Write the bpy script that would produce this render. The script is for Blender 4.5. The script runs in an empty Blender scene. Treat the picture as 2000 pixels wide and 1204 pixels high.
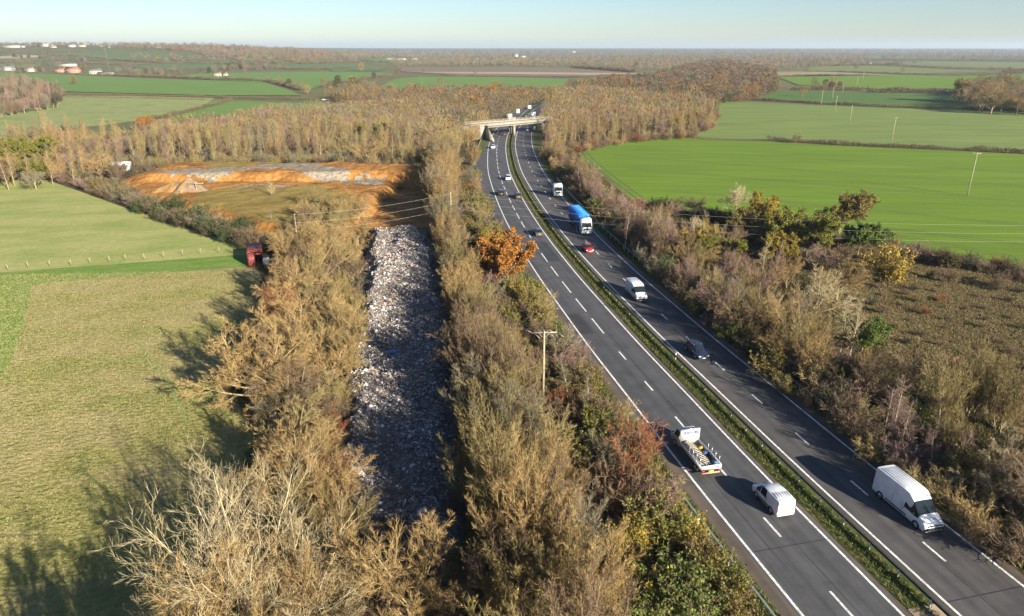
import bpy, bmesh, math, random
import numpy as np

C = bpy.context.scene
COL = C.collection
PI = math.pi
R = math.radians

# ------------------------------------------------------------------ camera, sky, sun, exposure
CAM_H = 39.0
PITCH = 20.9
SUN_EL = 19.5
SHX, SHY = -0.66, 0.75            # direction in which shadows fall on the ground
cam = bpy.data.cameras.new('camera')
cam.lens = 24.0
cam.sensor_width = 36.0
cam.clip_start = 0.5
cam.clip_end = 60000
cam_o = bpy.data.objects.new('camera', cam)
cam_o.location = (0, 0, CAM_H)
cam_o.rotation_euler = (R(90 - PITCH), 0, 0)
COL.objects.link(cam_o)
C.camera = cam_o

world = bpy.data.worlds.new('World')
C.world = world
world.use_nodes = True
wn = world.node_tree
bg = wn.nodes['Background']
sky = wn.nodes.new('ShaderNodeTexSky')
sky.sky_type = 'NISHITA'
sky.sun_disc = False
sky.sun_elevation = R(SUN_EL)
sky.sun_rotation = math.atan2(-SHX, -SHY)
sky.air_density = 1.0
sky.dust_density = 0.2
sky.ozone_density = 1.6
tint = wn.nodes.new('ShaderNodeMix')          # clear, cold winter air
tint.data_type = 'RGBA'
tint.blend_type = 'MULTIPLY'
tint.inputs[0].default_value = 1.0
tint.inputs[7].default_value = (0.65, 0.76, 0.97, 1)
wn.links.new(sky.outputs[0], tint.inputs[6])
wn.links.new(tint.outputs[2], bg.inputs[0])
bg.inputs[1].default_value = 0.05

sun = bpy.data.lights.new('sun', 'SUN')
sun.energy = 5.0
sun.angle = R(0.5)
sun.color = (1.0, 0.91, 0.77)
sun_o = bpy.data.objects.new('sun', sun)
COL.objects.link(sun_o)
_n = math.hypot(SHX, SHY)
from mathutils import Vector
from mathutils.geometry import tessellate_polygon
sun_o.rotation_euler = Vector((SHX / _n * math.cos(R(SUN_EL)), SHY / _n * math.cos(R(SUN_EL)), -math.sin(R(SUN_EL)))).to_track_quat('-Z', 'Y').to_euler()
C.view_settings.view_transform = 'Standard'
C.view_settings.look = 'None'
C.view_settings.exposure = 1.6
C.view_settings.gamma = 1
C.cycles.use_denoising = True
C.cycles.max_bounces = 6
C.cycles.volume_bounces = 0
C.cycles.use_adaptive_sampling = True
C.cycles.adaptive_threshold = 0.01
C.render.use_persistent_data = False

# ------------------------------------------------------------------ survey of the place: photograph pixel -> ground point
F_PX = 1333.0
SP, CP = math.sin(R(PITCH)), math.cos(R(PITCH))


def smooth(a, b, x):
    t = np.clip((x - a) / (b - a), 0, 1)
    return t * t * (3 - 2 * t)


def hgt(x, y):
    x = np.asarray(x, float)
    y = np.asarray(y, float)
    az = x / np.maximum(np.abs(y), 1) * np.where(y > 0, 1, 1)
    s = smooth(1150, 2500, y) * smooth(-0.10, -0.44, az) * (1 - 0.6 * smooth(3200, 6000, y))
    s2 = smooth(3500, 8500, y)
    return 46 * s + 22 * s2


def at(px, py, z=0.0):
    """World point where the ray through a photograph pixel meets the terrain raised by z."""
    u, v = px - 1000.0, py - 602.0
    d = np.array([u, F_PX * CP - v * SP, -F_PX * SP - v * CP])
    if d[2] < -1e-6:
        t = (z - CAM_H) / d[2]
        p = d * t
        if p[1] < 1000:
            return np.array([p[0], p[1], z])
    t0 = 0.4
    y = 700.0
    prev = 700.0
    while y < 14000:
        k = y / d[1]
        zz = CAM_H + d[2] * k
        if zz < float(hgt(d[0] * k, y)) + z:
            break
        prev = y
        y *= 1.01
    k = y / d[1]
    return np.array([d[0] * k, y, float(hgt(d[0] * k, y)) + z])


def atp(pts, z=0.0):
    return [at(a, b, z) for a, b in pts]


# ------------------------------------------------------------------ materials
def new_mat(name):
    m = bpy.data.materials.new(name)
    m.use_nodes = True
    nt = m.node_tree
    b = nt.nodes['Principled BSDF']
    b.inputs['Specular IOR Level'].default_value = 0.25
    return m, nt, b


def ramp(nt, cols, pos=None, interp='LINEAR'):
    r = nt.nodes.new('ShaderNodeValToRGB')
    r.color_ramp.interpolation = interp
    e = r.color_ramp.elements
    n = len(cols)
    while len(e) < n:
        e.new(0.5)
    for i, c in enumerate(cols):
        e[i].position = pos[i] if pos else i / max(1, n - 1)
        e[i].color = (c[0], c[1], c[2], 1)
    return r


def flat(name, col, rough=0.6, metal=0.0, spec=0.4, var=0.0, scale=3.0):
    m, nt, b = new_mat(name)
    b.inputs['Roughness'].default_value = rough
    b.inputs['Metallic'].default_value = metal
    b.inputs['Specular IOR Level'].default_value = spec
    if var > 0:
        tc = nt.nodes.new('ShaderNodeTexCoord')
        nz = nt.nodes.new('ShaderNodeTexNoise')
        nz.inputs['Scale'].default_value = scale
        nz.inputs['Detail'].default_value = 6
        nt.links.new(tc.outputs['Object'], nz.inputs['Vector'])
        r = ramp(nt, [[c * (1 - var) for c in col], [min(1, c * (1 + var)) for c in col]], [0.35, 0.65])
        nt.links.new(nz.outputs[0], r.inputs[0])
        nt.links.new(r.outputs[0], b.inputs['Base Color'])
    else:
        b.inputs['Base Color'].default_value = (*col, 1)
    return m


def ground_mat(name, layers, bump=None, rough=0.95):
    """layers: list of (cols, pos, scale xyz, rotz, detail, factor). The first gives the colour, later ones are mixed over it."""
    m, nt, b = new_mat(name)
    b.inputs['Roughness'].default_value = rough
    b.inputs['Specular IOR Level'].default_value = 0.1
    geo = nt.nodes.new('ShaderNodeNewGeometry')
    out = None
    for cols, pos, sc, rz, det, fac in layers:
        mp = nt.nodes.new('ShaderNodeMapping')
        mp.vector_type = 'TEXTURE'
        mp.inputs['Rotation'].default_value = (0, 0, rz)
        mp.inputs['Scale'].default_value = sc
        nt.links.new(geo.outputs['Position'], mp.inputs['Vector'])
        nz = nt.nodes.new('ShaderNodeTexNoise')
        nz.inputs['Scale'].default_value = 1.0
        nz.inputs['Detail'].default_value = det
        nz.inputs['Roughness'].default_value = 0.62
        nt.links.new(mp.outputs[0], nz.inputs['Vector'])
        r = ramp(nt, cols, pos)
        nt.links.new(nz.outputs[0], r.inputs[0])
        if out is None:
            out = r.outputs[0]
        else:
            mx = nt.nodes.new('ShaderNodeMix')
            mx.data_type = 'RGBA'
            mx.blend_type = 'MULTIPLY'
            mx.inputs[0].default_value = fac
            nt.links.new(out, mx.inputs[6])
            nt.links.new(r.outputs[0], mx.inputs[7])
            out = mx.outputs[2]
    nt.links.new(out, b.inputs['Base Color'])
    if bump:
        sc, st, dist = bump
        mp = nt.nodes.new('ShaderNodeMapping')
        mp.vector_type = 'TEXTURE'
        mp.inputs['Scale'].default_value = sc
        nt.links.new(geo.outputs['Position'], mp.inputs['Vector'])
        nz = nt.nodes.new('ShaderNodeTexNoise')
        nz.inputs['Scale'].default_value = 1.0
        nz.inputs['Detail'].default_value = 5
        nt.links.new(mp.outputs[0], nz.inputs['Vector'])
        bp = nt.nodes.new('ShaderNodeBump')
        bp.inputs['Strength'].default_value = st
        bp.inputs['Distance'].default_value = dist
        nt.links.new(nz.outputs[0], bp.inputs['Height'])
        nt.links.new(bp.outputs[0], b.inputs['Normal'])
    return m


def twig_mat(name, cols):
    m, nt, b = new_mat(name)
    b.inputs['Roughness'].default_value = 0.85
    b.inputs['Specular IOR Level'].default_value = 0.15
    geo = nt.nodes.new('ShaderNodeNewGeometry')
    oi = nt.nodes.new('ShaderNodeObjectInfo')
    a = nt.nodes.new('ShaderNodeMath')
    a.operation = 'MULTIPLY'
    a.inputs[1].default_value = 0.5
    nt.links.new(geo.outputs['Random Per Island'], a.inputs[0])
    a2 = nt.nodes.new('ShaderNodeMath')
    a2.operation = 'MULTIPLY_ADD'
    a2.inputs[1].default_value = 0.5
    nt.links.new(oi.outputs['Random'], a2.inputs[0])
    nt.links.new(a.outputs[0], a2.inputs[2])
    r = ramp(nt, cols)
    nt.links.new(a2.outputs[0], r.inputs[0])
    nt.links.new(r.outputs[0], b.inputs['Base Color'])
    return m


def island_mat(name, cols, pos=None, interp='LINEAR', rough=0.8, trans=0.0, spec=0.2):
    m, nt, b = new_mat(name)
    b.inputs['Roughness'].default_value = rough
    b.inputs['Specular IOR Level'].default_value = spec
    geo = nt.nodes.new('ShaderNodeNewGeometry')
    r = ramp(nt, cols, pos, interp)
    nt.links.new(geo.outputs['Random Per Island'], r.inputs[0])
    nt.links.new(r.outputs[0], b.inputs['Base Color'])
    if trans > 0:
        t = nt.nodes.new('ShaderNodeBsdfTranslucent')
        nt.links.new(r.outputs[0], t.inputs[0])
        mx = nt.nodes.new('ShaderNodeMixShader')
        mx.inputs[0].default_value = trans
        nt.links.new(b.outputs[0], mx.inputs[1])
        nt.links.new(t.outputs[0], mx.inputs[2])
        nt.links.new(mx.outputs[0], nt.nodes['Material Output'].inputs['Surface'])
    return m


TW = {
    'gold': twig_mat('twigs_gold', [(0.18, 0.118, 0.048), (0.265, 0.18, 0.076), (0.355, 0.252, 0.108)]),
    'olive': twig_mat('twigs_olive', [(0.14, 0.108, 0.047), (0.215, 0.168, 0.070), (0.31, 0.246, 0.106)]),
    'brown': twig_mat('twigs_brown', [(0.10, 0.068, 0.041), (0.16, 0.110, 0.066), (0.24, 0.168, 0.098)]),
    'rust': twig_mat('twigs_rust', [(0.138, 0.047, 0.024), (0.206, 0.082, 0.039), (0.275, 0.129, 0.060)]),
    'mauve': twig_mat('twigs_mauve', [(0.146, 0.090, 0.073), (0.215, 0.138, 0.112), (0.292, 0.198, 0.155)]),
    'grey': twig_mat('twigs_grey', [(0.095, 0.086, 0.056), (0.155, 0.138, 0.086), (0.241, 0.206, 0.133)]),
    'pale': twig_mat('twigs_pale', [(0.265, 0.212, 0.115), (0.37, 0.30, 0.17), (0.48, 0.40, 0.245)]),
    'dark': twig_mat('twigs_dark', [(0.034, 0.034, 0.022), (0.056, 0.052, 0.030), (0.095, 0.082, 0.047)]),
}
FARTW = [twig_mat('far_' + k, c) for k, c in (
    ('olive', [(0.10, 0.085, 0.038), (0.145, 0.12, 0.052), (0.20, 0.165, 0.07)]),
    ('brown', [(0.085, 0.06, 0.036), (0.13, 0.09, 0.05), (0.18, 0.125, 0.07)]),
    ('gold', [(0.14, 0.09, 0.038), (0.20, 0.135, 0.055), (0.26, 0.18, 0.075)]),
    ('grey', [(0.08, 0.072, 0.052), (0.12, 0.105, 0.075), (0.17, 0.15, 0.105)]),
    ('mauve', [(0.095, 0.068, 0.058), (0.14, 0.10, 0.082), (0.19, 0.14, 0.11)]),
    ('rust', [(0.13, 0.065, 0.028), (0.20, 0.10, 0.04), (0.26, 0.15, 0.06)]))]
BARK = {
    'tan': flat('bark_tan', (0.27, 0.21, 0.11), 0.9, var=0.25),
    'pale': flat('bark_pale', (0.44, 0.37, 0.22), 0.9, var=0.2),
    'white': flat('bark_birch', (0.36, 0.32, 0.25), 0.8, var=0.25),
    'brown': flat('bark_brown', (0.20, 0.15, 0.09), 0.9, var=0.25),
}
LEAF = {
    'orange': island_mat('leaves_orange', [(0.15, 0.055, 0.015), (0.30, 0.12, 0.025), (0.42, 0.19, 0.035), (0.27, 0.15, 0.04)], trans=0.25),
    'yellow': island_mat('leaves_yellow', [(0.12, 0.10, 0.018), (0.26, 0.195, 0.03), (0.38, 0.27, 0.04), (0.15, 0.145, 0.03)], trans=0.25),
    'lime': island_mat('leaves_lime', [(0.065, 0.08, 0.018), (0.145, 0.15, 0.027), (0.25, 0.22, 0.04), (0.10, 0.115, 0.022)], trans=0.25),
    'green': island_mat('leaves_green', [(0.04, 0.07, 0.017), (0.09, 0.14, 0.028), (0.17, 0.20, 0.04), (0.06, 0.10, 0.022)], trans=0.2),
    'sun': island_mat('leaves_bright_yellow', [(0.16, 0.12, 0.018), (0.32, 0.23, 0.03), (0.45, 0.31, 0.04), (0.20, 0.18, 0.03)], trans=0.25),
    'dkgreen': island_mat('leaves_dark_green', [(0.02, 0.04, 0.014), (0.045, 0.07, 0.02), (0.08, 0.10, 0.03)], trans=0.15),
    'olive': island_mat('leaves_olive', [(0.10, 0.085, 0.025), (0.17, 0.135, 0.035), (0.25, 0.19, 0.055)], trans=0.2),
    'russet': island_mat('leaves_russet', [(0.20, 0.10, 0.04), (0.32, 0.17, 0.06), (0.42, 0.25, 0.09)], trans=0.2),
}


# ------------------------------------------------------------------ object helpers
def make_mesh(name, V, groups, mats, smooth_shade=False):
    """groups: list of (faces array m x k, material index)"""
    V = np.ascontiguousarray(V, np.float32)
    me = bpy.data.meshes.new(name)
    groups = [(np.asarray(f, np.int32), i) for f, i in groups if len(f)]
    nf = sum(len(f) for f, _ in groups)
    nl = sum(f.size for f, _ in groups)
    me.vertices.add(len(V))
    me.vertices.foreach_set('co', V.ravel())
    me.loops.add(nl)
    me.loops.foreach_set('vertex_index', np.concatenate([f.ravel() for f, _ in groups]))
    me.polygons.add(nf)
    tot = np.concatenate([np.full(len(f), f.shape[1], np.int32) for f, _ in groups])
    st = np.concatenate([[0], np.cumsum(tot)[:-1]]).astype(np.int32)
    me.polygons.foreach_set('loop_start', st)
    me.polygons.foreach_set('loop_total', tot)
    me.polygons.foreach_set('material_index', np.concatenate([np.full(len(f), i, np.int32) for f, i in groups]))
    if smooth_shade:
        me.polygons.foreach_set('use_smooth', np.ones(nf, bool))
    me.update(calc_edges=True)
    for m in mats:
        me.materials.append(m)
    return me


def link(name, me, parent=None):
    o = bpy.data.objects.new(name, me)
    COL.objects.link(o)
    if parent is not None:
        o.parent = parent
    return o


def tag(o, label, cat, group=None, kind=None):
    if label:
        o['label'] = label
    if cat:
        o['category'] = cat
    if group:
        o['group'] = group
    if kind:
        o['kind'] = kind
    return o


def empty(name, loc=(0, 0, 0), rz=0.0):
    o = bpy.data.objects.new(name, None)
    o.empty_display_size = 0.2
    o.location = loc
    o.rotation_euler = (0, 0, rz)
    COL.objects.link(o)
    return o


class MB:
    """Collects simple solids into one mesh."""

    def __init__(self):
        self.v = []
        self.f = {}
        self.n = 0

    def add(self, V, F):
        V = np.asarray(V, float).reshape(-1, 3)
        for q in F:
            self.f.setdefault(len(q), []).append([i + self.n for i in q])
        self.v.append(V)
        self.n += len(V)
        return self

    def box(self, c, s, rz=0.0, taper=1.0, ry=0.0):
        x, y, z = s[0] / 2, s[1] / 2, s[2] / 2
        t = taper
        V = np.array([(-x, -y, -z), (x, -y, -z), (x, y, -z), (-x, y, -z), (-x * t, -y * t, z), (x * t, -y * t, z), (x * t, y * t, z), (-x * t, y * t, z)])
        if ry:
            a, b = math.cos(ry), math.sin(ry)
            V = V @ np.array([[a, 0, -b], [0, 1, 0], [b, 0, a]])
        a, b = math.cos(rz), math.sin(rz)
        V = V @ np.array([[a, b, 0], [-b, a, 0], [0, 0, 1]]) + np.array(c)
        return self.add(V, [(3, 2, 1, 0), (4, 5, 6, 7), (0, 1, 5, 4), (1, 2, 6, 5), (2, 3, 7, 6), (3, 0, 4, 7)])

    def cyl(self, p, q, r, r2=None, n=12):
        p, q = np.array(p, float), np.array(q, float)
        r2 = r if r2 is None else r2
        d = q - p
        d /= np.linalg.norm(d)
        u = np.cross(d, (0, 0, 1) if abs(d[2]) < 0.9 else (1, 0, 0))
        u /= np.linalg.norm(u)
        w = np.cross(d, u)
        a = np.arange(n) * 2 * PI / n
        ring = np.cos(a)[:, None] * u + np.sin(a)[:, None] * w
        V = np.concatenate([p + ring * r, q + ring * r2])
        F = [(i, (i + 1) % n, n + (i + 1) % n, n + i) for i in range(n)]
        F += [tuple(range(n))[::-1], tuple(range(n, 2 * n))]
        return self.add(V, F)

    def prism(self, prof, w, wt=None, zlo=None, zhi=None):
        """profile of (x, z) points swept across y; half width w, narrowing to wt at the top"""
        n = len(prof)
        wt = w if wt is None else wt
        zs = [p[1] for p in prof]
        lo = min(zs) if zlo is None else zlo
        hi = max(zs) if zhi is None else zhi

        def hw(z):
            t = min(1, max(0, (z - lo) / max(1e-6, hi - lo)))
            return w + (wt - w) * t
        V = [(x, hw(z), z) for x, z in prof] + [(x, -hw(z), z) for x, z in prof]
        F = [tuple(range(n)), tuple(range(n, 2 * n))[::-1]]
        F += [(i, i + n, (i + 1) % n + n, (i + 1) % n) for i in range(n)]
        return self.add(V, F)

    def build(self, name, m, parent=None, bevel=0.0, seg=2, smooth_shade=False):
        V = np.concatenate(self.v)
        mats = m if isinstance(m, list) else [m]
        me = make_mesh(name, V, [(np.array(f), 0) for f in self.f.values()], mats, smooth_shade)
        bm = bmesh.new()
        bm.from_mesh(me)
        bmesh.ops.recalc_face_normals(bm, faces=bm.faces)
        if bevel > 0:
            bmesh.ops.bevel(bm, geom=list(bm.edges), offset=bevel, segments=seg, affect='EDGES', clamp_overlap=True)
        bm.to_mesh(me)
        bm.free()
        return link(name, me, parent)


# ------------------------------------------------------------------ vegetation generator
def norm(a):
    return a / np.maximum(np.linalg.norm(a, axis=-1, keepdims=True), 1e-9)


def tubes(P, Rr, s):
    n, k1, _ = P.shape
    Dm = norm(P[:, -1] - P[:, 0])
    ref = np.where(np.abs(Dm[:, 2:3]) > 0.85, np.array([[1.0, 0, 0]]), np.array([[0, 0, 1.0]]))
    U = norm(np.cross(Dm, ref))
    W = np.cross(Dm, U)
    a = np.arange(s) * 2 * PI / s
    off = U[:, None, None, :] * np.cos(a)[None, None, :, None] + W[:, None, None, :] * np.sin(a)[None, None, :, None]
    V = (P[:, :, None, :] + off * Rr[:, :, None, None]).reshape(-1, 3)
    idx = np.arange(n * k1 * s).reshape(n, k1, s)
    nx = np.roll(idx, -1, 2)
    Q = np.stack([idx[:, :-1], nx[:, :-1], nx[:, 1:], idx[:, 1:]], -1).reshape(-1, 4)
    return V, Q


def grow(rng, P0, D, L, R0, k, up, wig, tip):
    n = len(P0)
    P = np.zeros((n, k + 1, 3))
    P[:, 0] = P0
    d = norm(D)
    for i in range(k):
        P[:, i + 1] = P[:, i] + d * (L / k)[:, None]
        d = norm(d + np.array([0, 0, up]) + rng.normal(0, wig, (n, 3)))
    t = np.linspace(0, 1, k + 1)[None]
    return P, R0[:, None] * (1 - t * (1 - tip))


def spawn(rng, P, Rr, L, m, t0, t1, ang, av, lr, rr, fall=0.5):
    n, k1, _ = P.shape
    k = k1 - 1
    t = (np.linspace(t0, t1, m, endpoint=False)[None] + rng.uniform(0, (t1 - t0) / m, (n, m))).clip(0, 0.999)
    i = np.floor(t * k).astype(int)
    f = (t * k - i)[..., None]
    r = np.arange(n)[:, None]
    a, b = P[r, i], P[r, i + 1]
    pos = a * (1 - f) + b * f
    d = norm(b - a)
    rad = (Rr[r, i] * (1 - f[..., 0]) + Rr[r, i + 1] * f[..., 0]) * rr
    perp = norm(np.cross(d, rng.normal(0, 1, (n, m, 3))))
    th = np.radians(ang + rng.normal(0, av, (n, m)))[..., None]
    nd = d * np.cos(th) + perp * np.sin(th)
    ln = L[:, None] * lr * (1 - fall * (t - t0) / (t1 - t0)) * rng.uniform(0.65, 1.25, (n, m))
    return pos.reshape(-1, 3), nd.reshape(-1, 3), ln.ravel(), rad.ravel()


def tri_twigs(rng, pos, d, ln, w):
    n = len(pos)
    perp = norm(np.cross(d, rng.normal(0, 1, (n, 3)))) * w
    V = np.stack([pos - perp, pos + perp, pos + norm(d) * ln[:, None]], 1).reshape(-1, 3)
    return V, np.arange(n * 3).reshape(n, 3)


def leaf_quads(rng, pos, size, upb=0.3):
    n = len(pos)
    nr = norm(rng.normal(0, 1, (n, 3)) + np.array([0, 0, upb]))
    u = norm(np.cross(nr, rng.normal(0, 1, (n, 3))))
    w = np.cross(nr, u)
    s = (size * rng.uniform(0.6, 1.3, n))[:, None]
    V = np.stack([pos - u * s, pos + w * s * 0.7, pos + u * s, pos - w * s * 0.7], 1).reshape(-1, 3)
    return V, np.arange(n * 4).reshape(n, 4)


class Veg:
    def __init__(self):
        self.v = []
        self.g = []
        self.n = 0

    def add(self, VF, mi=0):
        V, Fc = VF
        self.v.append(V)
        self.g.append((Fc + self.n, mi))
        self.n += len(V)

    def mesh(self, name, mats, sm=False):
        by = {}
        for f, i in self.g:
            by.setdefault((f.shape[1], i), []).append(f)
        return make_mesh(name, np.concatenate(self.v), [(np.concatenate(fs), i) for (k, i), fs in by.items()], mats, sm)


def tree_mesh(kind, seed, H, bark, twig, leaf=None, dens=1.0, wide=1.0, leafn=6, leafs=0.16, tw=0.012):
    """returns (trunk mesh, crown mesh)"""
    rng = np.random.default_rng(seed)
    T, K = Veg(), Veg()
    z3 = lambda n: np.zeros((n, 3))
    if kind in ('broad', 'ash'):
        tl = H * (0.34 if kind == 'broad' else 0.30)
        P, Q = grow(rng, z3(1), np.array([[0.03, 0.02, 1.0]]), np.array([tl]), np.array([H * (0.024 if kind == 'broad' else 0.02)]), 5, 0.05, 0.05, 0.7)
        T.add(tubes(P, Q, 8))
        m1 = int(8 * wide) + 2
        a = spawn(rng, P, Q, np.array([H * 0.60]), m1, 0.45, 1.0, 52 if kind == 'broad' else 46, 13, wide ** 0.5, 0.55 if kind == 'broad' else 0.42, 0.1)
        P1, Q1 = grow(rng, a[0], a[1], a[2], a[3], 7, 0.075 if kind == 'broad' else 0.09, 0.09, 0.3)
        T.add(tubes(P1, Q1, 6))
        a = spawn(rng, P1, Q1, a[2], 10 if kind == 'broad' else 14, 0.22, 1.0, 42, 12, 0.50, 0.6 if kind == 'broad' else 0.5, 0.45)
        P2, Q2 = grow(rng, a[0], a[1], a[2], np.clip(a[3], 0.011, 0.032 if kind == 'broad' else 0.05), 5, 0.045 if kind == 'broad' else 0.09, 0.11, 0.4)
        K.add(tubes(P2, Q2, 4))
        a = spawn(rng, P2, Q2, a[2], 8 if kind == 'broad' else 7, 0.2, 1.0, 38, 14, 0.46, 0.6, 0.4)
        P3, Q3 = grow(rng, a[0], a[1], a[2], np.clip(a[3], tw * 0.75, tw * 1.4), 3, 0.05 if kind == 'broad' else 0.18, 0.13, 0.5)
        K.add(tubes(P3, Q3, 3))
        nt = int((18 if kind == 'broad' else 4) * dens)
        a4 = spawn(rng, P3, Q3, a[2], nt, 0.15, 1.0, 32, 14, 0.75, 0.6, 0.3)
        K.add(tri_twigs(rng, a4[0], a4[1] + np.array([0, 0, 0.08 if kind == 'broad' else 0.18]), a4[2], tw * (1.0 if kind == 'broad' else 0.95)))
        ends = P3
    elif kind == 'coppice':
        ns = int(13 * wide)
        az = np.arange(ns) * 2.4 + rng.uniform(0, 0.5, ns)
        sp = 0.52 * np.sqrt((np.arange(ns) + 0.5) / ns)
        D = np.stack([np.cos(az) * sp, np.sin(az) * sp, np.ones(ns)], 1)
        L0 = H * (1.0 - 0.30 * (sp / 0.52) ** 2) * rng.uniform(0.92, 1.05, ns)
        P, Q = grow(rng, rng.normal(0, 0.35, (ns, 3)) * np.array([1, 1, 0]), D, L0, np.full(ns, H * 0.0062), 8, 0.035, 0.04, 0.2)
        T.add(tubes(P, Q, 5))
        a = spawn(rng, P, Q, L0, 16, 0.15, 1.0, 27, 8, 0.27, 0.55, 0.35)
        P2, Q2 = grow(rng, a[0], a[1], a[2], np.clip(a[3], 0.009, 0.02), 4, 0.12, 0.08, 0.4)
        K.add(tubes(P2, Q2, 3))
        a = spawn(rng, P2, Q2, a[2], 8, 0.12, 1.0, 27, 10, 0.46, 0.6, 0.35)
        P3, Q3 = grow(rng, a[0], a[1], a[2], np.clip(a[3], 0.006, 0.01), 2, 0.14, 0.10, 0.5)
        K.add(tubes(P3, Q3, 3))
        a4 = spawn(rng, P3, Q3, a[2], int(9 * dens), 0.1, 1.0, 28, 12, 0.72, 0.6, 0.3)
        K.add(tri_twigs(rng, a4[0], a4[1] + np.array([0, 0, 0.22]), a4[2], tw * 0.95))
        ends = P3
    elif kind == 'birch':
        P, Q = grow(rng, z3(1), np.array([[rng.normal(0, .06), rng.normal(0, .06), 1.0]]), np.array([H]), np.array([H * 0.0105]), 9, 0.03, 0.04, 0.15)
        T.add(tubes(P, Q, 6))
        a = spawn(rng, P, Q, np.array([H]), 30, 0.25, 1.0, 42, 9, 0.30 * wide, 0.42, 0.65)
        P1, Q1 = grow(rng, a[0], a[1], a[2], np.maximum(a[3], 0.014), 5, 0.07, 0.08, 0.3)
        K.add(tubes(P1, Q1, 3))
        a = spawn(rng, P1, Q1, a[2], 9, 0.15, 1.0, 38, 12, 0.42, 0.6, 0.4)
        P3, Q3 = grow(rng, a[0], a[1], a[2], np.maximum(a[3], tw * 0.8), 3, 0.02, 0.14, 0.5)
        K.add(tubes(P3, Q3, 3))
        a4 = spawn(rng, P3, Q3, a[2], int(8 * dens), 0.1, 1.0, 34, 14, 0.7, 0.6, 0.3)
        K.add(tri_twigs(rng, a4[0], a4[1], a4[2], tw * 0.9))
        ends = P3
    elif kind == 'wood':
        P, Q = grow(rng, z3(1), np.array([[rng.normal(0, .04), rng.normal(0, .04), 1.0]]), np.array([H]), np.array([H * 0.0135]), 8, 0.03, 0.03, 0.2)
        T.add(tubes(P, Q, 5))
        a = spawn(rng, P, Q, np.array([H]), 30, 0.14, 1.0, 33, 9, 0.27 * wide, 0.45, 0.45)
        P1, Q1 = grow(rng, a[0], a[1], a[2], np.maximum(a[3], 0.03), 5, 0.13, 0.08, 0.3)
        K.add(tubes(P1, Q1, 3))
        a = spawn(rng, P1, Q1, a[2], 8, 0.15, 1.0, 34, 10, 0.45, 0.6, 0.4)
        K.add(tri_twigs(rng, a[0], a[1] + np.array([0, 0, 0.3]), a[2] * 1.1, 0.032))
        P3 = np.stack([a[0], a[0] + norm(a[1]) * a[2][:, None]], 1)
        a4 = spawn(rng, P3, np.full((len(P3), 2), 0.02), a[2], int(4 * dens), 0.1, 1.0, 32, 12, 0.6, 0.6, 0.3)
        K.add(tri_twigs(rng, a4[0], a4[1] + np.array([0, 0, 0.3]), a4[2], 0.028))
        ends = P3
    else:  # shrub
        ns = 16
        az = rng.uniform(0, 2 * PI, ns)
        sp = rng.uniform(0.1, 1.1, ns) * wide
        D = np.stack([np.cos(az) * sp, np.sin(az) * sp, np.ones(ns)], 1)
        P, Q = grow(rng, rng.normal(0, 0.3, (ns, 3)) * np.array([1, 1, 0]), D, H * rng.uniform(0.7, 1.1, ns), np.full(ns, 0.03), 5, 0.06, 0.12, 0.3)
        T.add(tubes(P, Q, 4))
        a = spawn(rng, P, Q, np.full(ns, H), 12, 0.12, 1.0, 40, 14, 0.42, 0.5, 0.4)
        P3, Q3 = grow(rng, a[0], a[1], a[2], np.maximum(a[3], tw), 3, 0.05, 0.16, 0.4)
        K.add(tubes(P3, Q3, 3))
        a4 = spawn(rng, P3, Q3, a[2], int(16 * dens), 0.05, 1.0, 42, 16, 0.5, 0.6, 0.3)
        K.add(tri_twigs(rng, a4[0], a4[1], a4[2], tw * 1.3))
        ends = P3
    if leaf is not None:
        n = len(ends)
        tt = rng.uniform(0.2, 1.0, (n, leafn))
        k = ends.shape[1] - 1
        i = np.minimum((tt * k).astype(int), k - 1)
        f = (tt * k - i)[..., None]
        r = np.arange(n)[:, None]
        lp = (ends[r, i] * (1 - f) + ends[r, i + 1] * f).reshape(-1, 3) + rng.normal(0, leafs * 1.3, (n * leafn, 3))
        K.add(leaf_quads(rng, lp, leafs), 1)
    tm = T.mesh('trunk', [bark], True)
    km = K.mesh('crown', [twig] + ([leaf] if leaf is not None else []))
    return tm, km


def place_tree(name, proto, loc, rz, sc, label, cat='tree', group=None, twig=None, sz=None):
    if name == 'oak_tree':
        sc *= 1.28 if 'open crowned' in label else 1.1
    o = empty(name, loc, rz)
    o.scale = (sc, sc, sc * (sz or 1.0))
    tag(o, label, cat, group)
    t = link('trunk', proto[0], o)
    k = link('crown', proto[1], o)
    if twig is not None:
        s = k.material_slots[0]
        s.link = 'OBJECT'
        s.material = twig
    return o


def in_poly(P, poly):
    x, y = P[:, 0], P[:, 1]
    c = np.zeros(len(P), bool)
    n = len(poly)
    for i in range(n):
        x1, y1 = poly[i][0], poly[i][1]
        x2, y2 = poly[(i + 1) % n][0], poly[(i + 1) % n][1]
        hit = ((y1 > y) != (y2 > y)) & (x < (x2 - x1) * (y - y1) / (y2 - y1 + 1e-12) + x1)
        c ^= hit
    return c


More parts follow.
